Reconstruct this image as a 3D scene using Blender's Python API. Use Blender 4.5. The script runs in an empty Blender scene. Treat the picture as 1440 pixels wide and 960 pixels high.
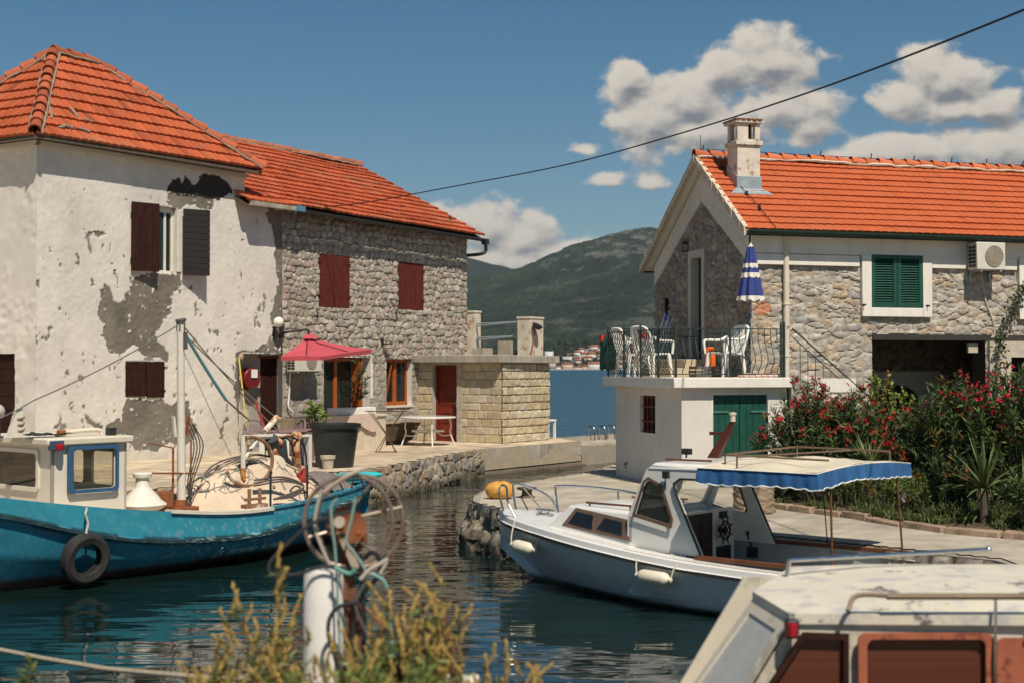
import bpy, math, random
import numpy as np
from mathutils import Matrix, Vector

# ---------------------------------------------------------------- camera, sky, sun, exposure
S = bpy.context.scene
CZ = 2.65; PIT = math.atan(37/2000)
cam = bpy.data.cameras.new('camera'); co = bpy.data.objects.new('camera', cam); S.collection.objects.link(co)
co.location = (0, 0, CZ); co.rotation_euler = (math.pi/2 + PIT, 0, 0)
cam.sensor_width = 36; cam.lens = 50; cam.clip_start = .1; cam.clip_end = 60000
cam.dof.use_dof = True; cam.dof.focus_distance = 27; cam.dof.aperture_fstop = 2.6
S.camera = co
S.view_settings.view_transform = 'Standard'; S.view_settings.look = 'None'
S.view_settings.gamma = 1; S.view_settings.use_curve_mapping = False
S.view_settings.exposure = EXPO = 0.16
S.cycles.max_bounces = 8; S.cycles.transparent_max_bounces = 12
S.cycles.volume_bounces = 0
SUN_AZ, SUN_EL = 21, 55           # degrees: to the right of straight behind the camera, and up
sa, se = math.radians(SUN_AZ), math.radians(SUN_EL)
sd = Vector((math.sin(sa)*math.cos(se), -math.cos(sa)*math.cos(se), math.sin(se)))
sl = bpy.data.lights.new('sun', 'SUN'); so = bpy.data.objects.new('sun', sl); S.collection.objects.link(so)
sl.energy = 4.5; sl.angle = math.radians(.5); sl.color = (1, .91, .77)
so.rotation_euler = sd.to_track_quat('Z', 'Y').to_euler(); so.location = (0, -20, 40)

W = bpy.data.worlds.new('World'); S.world = W; W.use_nodes = True
nt = W.node_tree; nt.nodes.clear(); N = nt.nodes.new; LK = nt.links.new
def nd(t, **k):
    n = N(t)
    for a, b in k.items(): setattr(n, a, b)
    return n
def setin(n, i, v):
    if hasattr(v, 'is_output'): LK(v, n.inputs[i])
    else: n.inputs[i].default_value = v
def mth(op, a, b=0., c=None, clamp=False):
    n = nd('ShaderNodeMath', operation=op, use_clamp=clamp); setin(n, 0, a); setin(n, 1, b)
    if c is not None: setin(n, 2, c)
    return n.outputs[0]
def vm(op, a, b):
    n = nd('ShaderNodeVectorMath', operation=op); setin(n, 0, a); setin(n, 1, b)
    return n.outputs['Value'] if op == 'LENGTH' else n.outputs[0]
def srange(v, a, b, c=0., d=1.):
    n = nd('ShaderNodeMapRange', interpolation_type='SMOOTHSTEP'); setin(n, 0, v)
    for i, x in enumerate((a, b, c, d)): n.inputs[i+1].default_value = x
    return n.outputs[0]
sky = nd('ShaderNodeTexSky', sky_type='NISHITA', sun_disc=False)
sky.sun_elevation = se; sky.sun_rotation = math.pi - sa; sky.air_density = 1.0; sky.dust_density = .35; sky.ozone_density = 2.2
skc = nd('ShaderNodeHueSaturation'); skc.inputs['Hue'].default_value = .49; skc.inputs['Saturation'].default_value = 1.36; skc.inputs['Value'].default_value = .84
LK(sky.outputs[0], skc.inputs['Color'])
tc = nd('ShaderNodeTexCoord'); sx = nd('ShaderNodeSeparateXYZ'); LK(tc.outputs['Generated'], sx.inputs[0])
az = mth('ARCTAN2', sx.outputs[0], sx.outputs[1]); el = mth('ARCSINE', sx.outputs[2])
cb = nd('ShaderNodeCombineXYZ'); LK(az, cb.inputs[0]); LK(el, cb.inputs[1]); P0 = cb.outputs[0]
# cumulus: (azimuth, elevation, half-width, half-height) in radians round the horizon
BL = [(.095,.172,.034,.027),(.080,.200,.018,.018),(.125,.186,.032,.022),(.178,.208,.036,.025),(.150,.205,.030,.018),
      (.192,.176,.040,.022),(.150,.163,.060,.017),(.205,.165,.022,.016),
      (.285,.200,.022,.018),(.302,.190,.030,.024),(.270,.180,.024,.014),(.325,.172,.030,.014),(.372,.188,.022,.020),(.298,.172,.036,.012),(.43,.17,.06,.04),
      (.27,.145,.060,.014),(.345,.147,.08,.020),
      (-.045,.100,.026,.016),(-.015,.098,.030,.022),(.010,.090,.030,.022),(.038,.080,.030,.014),(.000,.076,.060,.016),(-.07,.09,.05,.02),
      (.050,.152,.034,.010,.50),(.066,.131,.036,.010,.56),(.100,.128,.026,.012,.60),(.112,.153,.03,.009,.48),
      (-.75,.16,.14,.05),(-1.2,.25,.2,.06),(.9,.18,.16,.05),(1.5,.3,.2,.07),(2.4,.25,.3,.07),(-2.3,.3,.3,.08)]
def density(p):
    d = None
    for x, y, w, h, *wt in BL:
        q = vm('MULTIPLY', vm('SUBTRACT', p, (x, y, 0)), (.93/w, .93/h, 0))
        e = mth('SUBTRACT', wt[0] if wt else 1., vm('LENGTH', q, (0,0,0)))
        if d is None: d = e
        else: d = mth('SMOOTH_MAX', d, e, .25)
    n1 = nd('ShaderNodeTexNoise', noise_dimensions='3D'); LK(vm('MULTIPLY', p, (1, 1.35, 0)), n1.inputs['Vector'])
    n1.inputs['Scale'].default_value = 40; n1.inputs['Detail'].default_value = 9; n1.inputs['Roughness'].default_value = .54
    n2 = nd('ShaderNodeTexNoise', noise_dimensions='3D'); LK(vm('MULTIPLY', p, (1, 1.6, 0)), n2.inputs['Vector'])
    n2.inputs['Scale'].default_value = 14; n2.inputs['Detail'].default_value = 2
    return mth('ADD', mth('ADD', d, mth('MULTIPLY', mth('SUBTRACT', n1.outputs[0], .5), 1.45)), mth('MULTIPLY', mth('SUBTRACT', n2.outputs[0], .5), .7))
D1 = density(P0); D2 = density(vm('ADD', P0, (-.003, .0075, 0)))
alpha = srange(D1, .0, .38, 0, .98)
lit = srange(mth('SUBTRACT', D1, D2), -.55, .38)
thick = srange(D1, .3, 1.5, 1., .78)
ccol = nd('ShaderNodeMix', data_type='RGBA'); LK(mth('MULTIPLY', lit, thick), ccol.inputs['Factor'])
ccol.inputs['A'].default_value = (2.7, 2.85, 3.05, 1); ccol.inputs['B'].default_value = (9.9, 8.9, 7.5, 1)
mixs = nd('ShaderNodeMix', data_type='RGBA'); LK(alpha, mixs.inputs['Factor']); LK(skc.outputs[0], mixs.inputs['A']); LK(ccol.outputs['Result'], mixs.inputs['B'])
bg = nd('ShaderNodeBackground'); bg.inputs['Strength'].default_value = .066; LK(mixs.outputs['Result'], bg.inputs['Color'])
wo = nd('ShaderNodeOutputWorld'); LK(bg.outputs[0], wo.inputs[0])

# ---------------------------------------------------------------- helpers
def ray(px, py):
    a = (px-720)/2000; b = (480-py)/2000
    return np.array([a, math.cos(PIT)-b*math.sin(PIT), math.sin(PIT)+b*math.cos(PIT)])
class Fr:
    """a building's or boat's own axes; y()/x()/z() measure where a sight line meets one of its planes"""
    def __init__(s, ox, oy, oz, ang):
        s.o = np.array([ox, oy, oz], float); s.a = ang; c, t = math.cos(ang), math.sin(ang)
        s.R = np.array([[c, -t, 0], [t, c, 0], [0, 0, 1]])
    def L(s, p): return s.R.T @ (np.array(p, float)-s.o)
    def W(s, *p): return s.R @ np.array(p, float)+s.o
    def hit(s, px, py, ax, v):
        o = s.L((0, 0, CZ)); d = s.R.T @ ray(px, py); return o+d*(v-o[ax])/d[ax]
    def y(s, px, py, v=0): return s.hit(px, py, 1, v)
    def x(s, px, py, v=0): return s.hit(px, py, 0, v)
    def z(s, px, py, v=0): return s.hit(px, py, 2, v)
LF = Fr(-2.586, 39.18, .65, math.atan2(.838, .545))
RF = Fr(4.166, 24.79, .65, math.atan2(.289, .957))
WB = Fr(-.15, 18.36, 0, math.atan2(-.65, .76))
BB = Fr(-4.92, 19.6, 0, math.atan2(.75, .66))
WF = Fr(0, 0, 0, 0)

class MB:
    def __init__(s): s.V = []; s.F = []; s.C = []; s.n = 0; s.M = None; s.col = (1, 1, 1)
    def add(s, v, f, c=None):
        v = np.asarray(v, float).reshape(-1, 3)
        if s.M is not None: v = v @ s.M[:3, :3].T + s.M[:3, 3]
        s.V.append(v)
        if c is None: c = s.col
        c = np.asarray(c, float)
        s.C.append(np.broadcast_to(c, (len(v), 3)) if c.ndim == 1 else c)
        if isinstance(f, np.ndarray): s.F.append(f+s.n)
        else:
            by = {}
            for q in f: by.setdefault(len(q), []).append(q)
            for q in by.values(): s.F.append(np.array(q, int)+s.n)
        s.n += len(v); return s
    def at(s, x=0, y=0, z=0, rz=0, rx=0, ry=0, sc=1):
        s.M = np.array(Matrix.Translation((x, y, z)) @ Matrix.Rotation(rz, 4, 'Z') @ Matrix.Rotation(ry, 4, 'Y') @ Matrix.Rotation(rx, 4, 'X') @ Matrix.Scale(sc, 4)); return s
    def box(s, x0, x1, y0, y1, z0, z1, c=None):
        v = [(x, y, z) for z in (z0, z1) for y in (y0, y1) for x in (x0, x1)]
        return s.add(v, [(0,2,3,1), (4,5,7,6), (0,1,5,4), (2,6,7,3), (0,4,6,2), (1,3,7,5)], c)
    def hexa(s, b, t, c=None):   # b, t: four corners each
        return s.add(list(b)+list(t), [(3,2,1,0), (4,5,6,7), (0,1,5,4), (1,2,6,5), (2,3,7,6), (3,0,4,7)], c)
    def ext(s, poly, d, c=None):   # extrude a 3-D polygon along d
        n = len(poly); p = np.array(poly, float); q = p+np.array(d, float)
        return s.add(np.vstack([p, q]), [tuple(range(n-1, -1, -1)), tuple(range(n, 2*n))]+[(i, (i+1) % n, n+(i+1) % n, n+i) for i in range(n)], c)
    def tube(s, pts, r=.02, n=8, c=None, closed=False, cap=True):
        p = np.array(pts, float); k = len(p); r = np.broadcast_to(np.asarray(r, float), (k,))
        t = np.zeros_like(p)
        if closed: t = np.roll(p, -1, 0)-np.roll(p, 1, 0)
        else:
            t[1:-1] = p[2:]-p[:-2]; t[0] = p[1]-p[0]; t[-1] = p[-1]-p[-2]
        t /= np.linalg.norm(t, axis=1)[:, None]+1e-12
        a = np.array([0, 0, 1.]) if abs(t[0][2]) < .9 else np.array([1., 0, 0])
        u = np.cross(t[0], a); u /= np.linalg.norm(u); V = []
        an = np.linspace(0, 2*math.pi, n, endpoint=False)
        for i in range(k):
            u = u-t[i]*np.dot(u, t[i]); u /= np.linalg.norm(u)+1e-12; w = np.cross(t[i], u)
            V.append(p[i]+r[i]*(np.cos(an)[:, None]*u+np.sin(an)[:, None]*w))
        F = []; m = k if closed else k-1
        for i in range(m):
            j = (i+1) % k
            for q in range(n): F.append((i*n+q, i*n+(q+1) % n, j*n+(q+1) % n, j*n+q))
        if cap and not closed: F += [tuple(range(n-1, -1, -1)), tuple(range((k-1)*n, k*n))]
        return s.add(np.vstack(V), F, c)
    def lathe(s, prof, cx=0, cy=0, cz=0, n=20, c=None, a0=0, a1=2*math.pi):
        full = abs(a1-a0-2*math.pi) < 1e-6; m = n if full else n+1
        an = np.linspace(a0, a1, n, endpoint=False) if full else np.linspace(a0, a1, n+1)
        V = [(cx+r*math.cos(t), cy+r*math.sin(t), cz+z) for r, z in prof for t in an]; F = []
        for i in range(len(prof)-1):
            for q in range(n if full else n):
                j = (q+1) % m if full else q+1
                F.append((i*m+q, i*m+j, (i+1)*m+j, (i+1)*m+q))
        if full:
            if prof[0][0] > 1e-4: F.append(tuple(range(m-1, -1, -1)))
            if prof[-1][0] > 1e-4: F.append(tuple(range((len(prof)-1)*m, len(prof)*m)))
        return s.add(V, F, c)
    def ball(s, x, y, z, r, sx=1, sy=1, sz=1, n=12, c=None):
        k = max(4, n//2); return s.add(*_ball(x, y, z, r, sx, sy, sz, n, k), c)
    def grid(s, P, C=None, flip=False, mask=None):   # P: (a,b,3)
        a, b = P.shape[:2]; i = np.arange(a-1)[:, None]*b+np.arange(b-1)[None]
        f = np.stack([i, i+b, i+b+1, i+1], -1)
        if flip: f = f[..., ::-1]
        f = f.reshape(-1, 4)
        if mask is not None: f = f[mask.reshape(-1)]
        return s.add(P.reshape(-1, 3), f, None if C is None else C.reshape(-1, 3))
    def build(s, name, mat, parent=None, label=None, bevel=0, smooth=35):
        if not s.V: return None
        V = np.vstack(s.V); C = np.vstack(s.C); idx = np.concatenate([f.reshape(-1) for f in s.F])
        cnt = np.concatenate([np.full(len(f), f.shape[1]) for f in s.F]); st = np.concatenate([[0], np.cumsum(cnt)[:-1]])
        me = bpy.data.meshes.new(name); me.vertices.add(len(V)); me.vertices.foreach_set('co', V.reshape(-1))
        me.loops.add(len(idx)); me.loops.foreach_set('vertex_index', idx.astype(np.int32))
        me.polygons.add(len(cnt)); me.polygons.foreach_set('loop_start', st.astype(np.int32))
        me.update(calc_edges=True)
        at = me.color_attributes.new('Col', 'FLOAT_COLOR', 'POINT')
        at.data.foreach_set('color', np.hstack([C, np.ones((len(C), 1))]).reshape(-1).astype(np.float32))
        me.validate(); me.materials.append(mat)
        if smooth: me.shade_smooth(); me.set_sharp_from_angle(angle=math.radians(smooth))
        o = bpy.data.objects.new(name, me); S.collection.objects.link(o)
        if parent is not None: o.parent = parent
        if label: o['label'] = label
        if bevel:
            b = o.modifiers.new('bevel', 'BEVEL'); b.width = bevel; b.segments = 2; b.limit_method = 'ANGLE'; b.angle_limit = math.radians(40)
        return o
def _ball(x, y, z, r, sx, sy, sz, n, k):
    V = [(x, y, z-r*sz)]; F = []
    for i in range(1, k):
        t = math.pi*i/k
        for j in range(n):
            a = 2*math.pi*j/n; V.append((x+r*sx*math.sin(t)*math.cos(a), y+r*sy*math.sin(t)*math.sin(a), z-r*sz*math.cos(t)))
    V.append((x, y, z+r*sz)); e = len(V)-1
    for j in range(n):
        F.append((0, 1+(j+1) % n, 1+j)); F.append((e, 1+(k-2)*n+j, 1+(k-2)*n+(j+1) % n))
        for i in range(k-2): F.append((1+i*n+j, 1+i*n+(j+1) % n, 1+(i+1)*n+(j+1) % n, 1+(i+1)*n+j))
    return V, F
def tag(o, label, cat, group=None, kind=None):
    if label: o['label'] = label
    if cat: o['category'] = cat
    if group: o['group'] = group
    if kind: o['kind'] = kind
    return o
def T(fr, name, label, cat, at=(0, 0, 0), group=None, rot=0):
    o = bpy.data.objects.new(name, None); S.collection.objects.link(o); o.empty_display_size = .3
    o.location = fr.W(*at); o.rotation_euler = (0, 0, fr.a+rot); return tag(o, label, cat, group)
def struct(name, mb, mat, **k):
    o = mb.build(name, mat, **k); o['kind'] = 'structure'; return o
def copy_tree(o, parent=None):
    c = o.copy(); S.collection.objects.link(c)
    if parent is not None: c.parent = parent
    for ch in [x for x in list(S.collection.objects) if x.parent == o]: copy_tree(ch, c)
    return c
def curve(pts, n=8):   # Catmull-Rom through the points
    p = [np.array(q, float) for q in pts]; p = [2*p[0]-p[1]]+p+[2*p[-1]-p[-2]]; out = []
    for i in range(1, len(p)-2):
        for t in np.linspace(0, 1, n, endpoint=False):
            a, b, c, d = p[i-1:i+3]
            out.append(.5*((2*b)+(c-a)*t+(2*a-5*b+4*c-d)*t*t+(3*b-a-3*c+d)*t**3))
    out.append(p[-2]); return np.array(out)

# numpy noise
_T = np.random.RandomState(7).rand(64, 256, 256).astype(np.float32)[:24]
def vn(x, y, seed=0):
    t = _T[seed % 24]; xi = np.floor(x).astype(int); yi = np.floor(y).astype(int); fx = x-xi; fy = y-yi
    fx = fx*fx*(3-2*fx); fy = fy*fy*(3-2*fy); a = xi & 255; b = yi & 255; a1 = (a+1) & 255; b1 = (b+1) & 255
    return (t[a, b]*(1-fx)+t[a1, b]*fx)*(1-fy)+(t[a, b1]*(1-fx)+t[a1, b1]*fx)*fy
def fbm(x, y, seed=0, oc=5, rough=.5):
    v = 0; a = 1; s = 0
    for i in range(oc): v = v+a*vn(x*2**i+i*17.3, y*2**i+i*9.1, seed+i); s += a; a *= rough
    return v/s
def sstep(a, b, x): t = np.clip((x-a)/(b-a), 0, 1); return t*t*(3-2*t)
def inpoly(X, Y, poly):
    r = np.zeros(X.shape, bool); n = len(poly)
    for i in range(n):
        x0, y0 = poly[i][:2]; x1, y1 = poly[(i+1) % n][:2]
        if y0 == y1: continue
        r ^= ((y0 > Y) != (y1 > Y)) & (X < (x1-x0)*(Y-y0)/(y1-y0)+x0)
    return r
def cells(X, Y, w, h, jit, seed, stag=.5):
    """coursed cells: returns F1, F2 and a random value of the nearest stone"""
    u = X/w; v = Y/h; i0 = np.floor(v).astype(int); R = _T
    F1 = np.full(X.shape, 9.); F2 = np.full(X.shape, 9.); I = np.zeros(X.shape); J = np.zeros(X.shape)
    for di in (-1, 0, 1):
        i = i0+di; off = R[seed % 24][i & 255, 3]*1.0; wr = .75+.6*R[(seed+1) % 24][i & 255, 5]
        uu = (u+off*7)/wr; j0 = np.floor(uu).astype(int)
        for dj in (-1, 0, 1):
            j = j0+dj; jx = (R[(seed+2) % 24][i & 255, j & 255]-.5)*jit; jy = (R[(seed+3) % 24][i & 255, j & 255]-.5)*jit*.8
            dx = (uu-(j+.5+jx))*wr; dy = (v-(i+.5+jy)); d = (np.abs(dx)**2.6+np.abs(dy*1.15)**2.6)**(1/2.6)
            rid = R[(seed+4) % 24][i & 255, j & 255]; r2 = R[(seed+5) % 24][i & 255, j & 255]
            m = d < F1; F2 = np.where(m, F1, np.minimum(F2, d)); I = np.where(m, rid, I); J = np.where(m, r2, J); F1 = np.where(m, d, F1)
    return F1, F2, I, J
def rubble(X, Y, w=.26, h=.2, jit=.55, seed=0, relief=.05, tones=None, mortar=(.30,.27,.22), gap=.10):
    X = X+(fbm(X*2.2, Y*2.2, seed+9, 3)-.5)*.16+(fbm(X*13, Y*13, seed+2, 3)-.5)*.05; Y2 = Y+(fbm(X*1.7, Y*2, seed+11, 3)-.5)*.16
    F1, F2, I, J = cells(X, Y2, w, h, jit, seed)
    e = F2-F1; m = sstep(gap*.25, gap*1.6, e)
    n = fbm(X*9, Y*9, seed+6, 4); n2 = fbm(X*28, Y*28, seed+7, 3)
    hgt = m*(relief*(.35+.75*J)*(1-.45*F1))+(n-.5)*relief*.8+(n2-.5)*relief*.45
    if tones is None: tones = [(.36,.32,.27), (.42,.39,.35), (.30,.27,.23), (.47,.42,.35), (.34,.33,.31), (.38,.29,.22)]
    tn = np.array(tones); c = tn[np.clip((I*len(tn)).astype(int), 0, len(tn)-1)]
    c = c*(.62+.76*n2[..., None])*(.66+.68*n[..., None])
    mc = np.array(mortar)*(.75+.5*n[..., None])
    c = mc*(1-m[..., None])+c*m[..., None]
    return hgt, c
def lin(a, b, st, extra=()):
    x = np.linspace(a, b, max(2, int(round((b-a)/st))+1)); e = np.array([q for q in extra if a < q < b])
    if len(e): x = x[np.min(np.abs(x[:, None]-e[None]), 1) > st*.3]
    return np.unique(np.concatenate([x, e, [a, b]]))
def wallgrid(mb, a0, a1, z0, z1, st, fn, place, holes=(), flip=False, top=None):
    """place(A,Z,h)->xyz arrays; holes are (a0,a1,z0,z1); top(A) optional roof line"""
    xs = lin(a0, a1, st, [h[0] for h in holes]+[h[1] for h in holes]); zs = lin(z0, z1, st, [h[2] for h in holes]+[h[3] for h in holes])
    A, Z = np.meshgrid(xs, zs, indexing='ij')
    h, C = fn(A, Z)
    e = np.minimum.reduce([np.ones_like(A)]+[np.maximum(np.maximum(q[0]-A, A-q[1]), np.maximum(q[2]-Z, Z-q[3])) for q in holes])
    h = np.where(e < .012, np.minimum(h, .012), h)
    if top is not None: Z = np.minimum(Z, top(A))
    P = np.stack(place(A, Z, h), -1)
    ac = (A[:-1, :-1]+A[1:, 1:])/2; zc = (Z[:-1, :-1]+Z[1:, 1:])/2; m = np.ones(ac.shape, bool)
    for q in holes: m &= ~((ac > q[0]) & (ac < q[1]) & (zc > q[2]) & (zc < q[3]))
    if top is not None: m &= ((Z[:-1, 1:]-Z[:-1, :-1]) > 1e-5) | ((Z[1:, 1:]-Z[1:, :-1]) > 1e-5)
    return mb.grid(P, C, flip, m)

# materials
MT = {}
def mat(name, col=(.5,.5,.5), rough=.7, var=.15, vs=6, bump=0, bs=40, metal=0, vc=False, under=None, wear=.5, ws=8, wsoft=.03, spec=.4, streak=None, alpha=None, coat=0, trans=0, under2=None, detail=5):
    if name in MT: return MT[name]
    m = bpy.data.materials.new(name); m.use_nodes = True; t = m.node_tree; b = t.nodes['Principled BSDF']; Lk = t.links.new
    def X(ty, **k):
        n = t.nodes.new(ty)
        for q, w in k.items(): setattr(n, q, w)
        return n
    tcx = X('ShaderNodeTexCoord')
    def noise(sc, de=5, ro=.6, vec=None):
        n = X('ShaderNodeTexNoise'); n.inputs['Scale'].default_value = sc; n.inputs['Detail'].default_value = de; n.inputs['Roughness'].default_value = ro
        Lk(vec if vec else tcx.outputs['Object'], n.inputs['Vector']); return n.outputs[0]
    def ramp(v, a, b_, c=0., d=1.):
        n = X('ShaderNodeMapRange'); Lk(v, n.inputs[0])
        for i, q in enumerate((a, b_, c, d)): n.inputs[i+1].default_value = q
        return n.outputs[0]
    def mixc(f, a, c, blend='MIX'):
        n = X('ShaderNodeMix', data_type='RGBA', blend_type=blend)
        for k, v in (('Factor', f), ('A', a), ('B', c)):
            if isinstance(v, (int, float)): n.inputs[k].default_value = v
            elif isinstance(v, tuple): n.inputs[k].default_value = (*v, 1)
            else: Lk(v, n.inputs[k])
        return n.outputs['Result']
    base = tuple(col)
    if vc:
        a = X('ShaderNodeVertexColor'); a.layer_name = 'Col'; base = a.outputs[0]
    v = ramp(noise(vs, detail), .3, .7, 1-var, 1+var)
    g = X('ShaderNodeCombineColor')
    for i in range(3): Lk(v, g.inputs[i])
    c = mixc(1., base, g.outputs[0], 'MULTIPLY')
    if streak:
        mp = X('ShaderNodeMapping'); Lk(tcx.outputs['Object'], mp.inputs[0]); mp.inputs['Scale'].default_value = streak[0]
        c = mixc(ramp(noise(streak[1], 4, .6, mp.outputs[0]), .48, .72, 0, streak[3]), c, streak[2])
    if under:
        f = ramp(noise(ws, 8, .65), 1-wear-wsoft, 1-wear+wsoft)
        c = mixc(f, c, under)
        if under2: c = mixc(ramp(noise(ws*.6, 6, .7), 1-wear+.03, 1-wear+.08), c, under2)
    Lk(c, b.inputs['Base Color'])
    b.inputs['Metallic'].default_value = metal; b.inputs['Specular IOR Level'].default_value = spec
    Lk(ramp(noise(vs*2.3, 3), .3, .7, max(.02, rough-.08), min(1, rough+.08)), b.inputs['Roughness'])
    b.inputs['Coat Weight'].default_value = coat
    if trans: b.inputs['Transmission Weight'].default_value = trans
    if bump:
        bn = X('ShaderNodeBump'); bn.inputs['Strength'].default_value = min(1, bump); bn.inputs['Distance'].default_value = .01
        Lk(noise(bs, 5, .6), bn.inputs['Height']); Lk(bn.outputs[0], b.inputs['Normal'])
    MT[name] = m; return m
def glass(name, tint=(.8,.85,.85), refl=1., op=.15, body=(.05,.05,.05)):
    if name in MT: return MT[name]
    m = bpy.data.materials.new(name); m.use_nodes = True; t = m.node_tree; t.nodes.clear(); X = t.nodes.new; Lk = t.links.new
    tr = X('ShaderNodeBsdfTransparent'); tr.inputs[0].default_value = (*tint, 1)
    df = X('ShaderNodeBsdfDiffuse'); df.inputs[0].default_value = (*body, 1)
    gl = X('ShaderNodeBsdfGlossy'); gl.inputs['Roughness'].default_value = .03
    m1 = X('ShaderNodeMixShader'); m1.inputs[0].default_value = op; Lk(tr.outputs[0], m1.inputs[1]); Lk(df.outputs[0], m1.inputs[2])
    fr = X('ShaderNodeFresnel'); fr.inputs[0].default_value = 1.45
    mm = X('ShaderNodeMath'); mm.operation = 'MULTIPLY'; Lk(fr.outputs[0], mm.inputs[0]); mm.inputs[1].default_value = refl
    m2 = X('ShaderNodeMixShader'); Lk(mm.outputs[0], m2.inputs[0]); Lk(m1.outputs[0], m2.inputs[1]); Lk(gl.outputs[0], m2.inputs[2])
    o = X('ShaderNodeOutputMaterial'); Lk(m2.outputs[0], o.inputs[0]); MT[name] = m; return m
RND = random.Random(11)
M_stone = mat('stone', vc=True, rough=.9, var=.12, vs=14, bump=.5, bs=60, spec=.2)
M_tile = mat('roof_tiles', vc=True, rough=.75, var=.10, vs=25, bump=.25, bs=90, spec=.25)
M_plast = mat('plaster', vc=True, rough=.9, var=.05, vs=3, bump=.22, bs=30, spec=.2)
M_white = mat('white_paint', (.74,.70,.63), rough=.7, var=.05, vs=3, bump=.15, bs=50, spec=.25, streak=((2.5,2.5,.35), 3, (.52,.47,.38), .3))
M_mortar = mat('mortar', (.27,.215,.16), rough=.95, var=.25, vs=20, bump=.8, bs=50)
M_conc = mat('concrete', (.36,.32,.26), rough=.92, var=.25, vs=3, bump=.6, bs=40, streak=((3,3,.5), 2.5, (.16,.13,.09), .6))
M_pave = mat('paving', vc=True, rough=.9, var=.10, vs=5, bump=.4, bs=30, spec=.2)
M_shut = mat('shutter_paint', (.095,.017,.010), rough=.6, var=.3, vs=7, bump=.3, bs=25, spec=.2, streak=((9,9,.7), 3, (.15,.045,.025), .4))
M_dkwood = mat('dark_wood', (.032,.010,.007), rough=.7, var=.3, vs=9, bump=.4, bs=25, spec=.15, streak=((9,9,.7), 3, (.055,.028,.018), .4))
M_owood = mat('orange_wood', (.34,.085,.015), rough=.4, var=.2, vs=6, bump=.2, bs=40)
M_door = mat('red_door', (.17,.022,.010), rough=.35, var=.3, vs=5, coat=.2)
M_green = mat('green_paint', (.009,.068,.046), rough=.5, var=.2, vs=5, bump=.2, bs=30, under=(.25,.3,.26), wear=.27, ws=9)
M_black = mat('black_metal', (.02,.02,.02), rough=.45, var=.3, spec=.5)
M_rail = mat('railing_paint', (.018,.040,.032), rough=.5, var=.3, spec=.5)
M_rust = mat('rust', (.22,.07,.025), rough=.85, var=.45, vs=12, bump=.6, bs=60)
M_steel = mat('steel', (.55,.55,.54), rough=.25, metal=1, var=.1)
M_galv = mat('galvanised', (.34,.40,.43), rough=.5, metal=.4, var=.15)
M_dark = mat('dark_void', (.010,.010,.010), rough=.9, var=.1)
M_plastic = mat('white_plastic', (.76,.74,.69), rough=.45, var=.06, vs=9)
M_glassd = glass('window_glass', (.30,.36,.36), .9, .45, (.035,.05,.05))
M_leaf = mat('leaves', vc=True, rough=.55, var=.25, vs=9, spec=.3)
M_vc = mat('painted', vc=True, rough=.7, var=.12, vs=8)
M_vcr = mat('worn_paint', vc=True, rough=.6, var=.15, vs=8, bump=.3, bs=40, under=(.24,.09,.04), wear=.36, ws=7)
M_rope = mat('rope', vc=True, rough=.9, var=.3, vs=60, bump=.6, bs=120)
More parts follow.
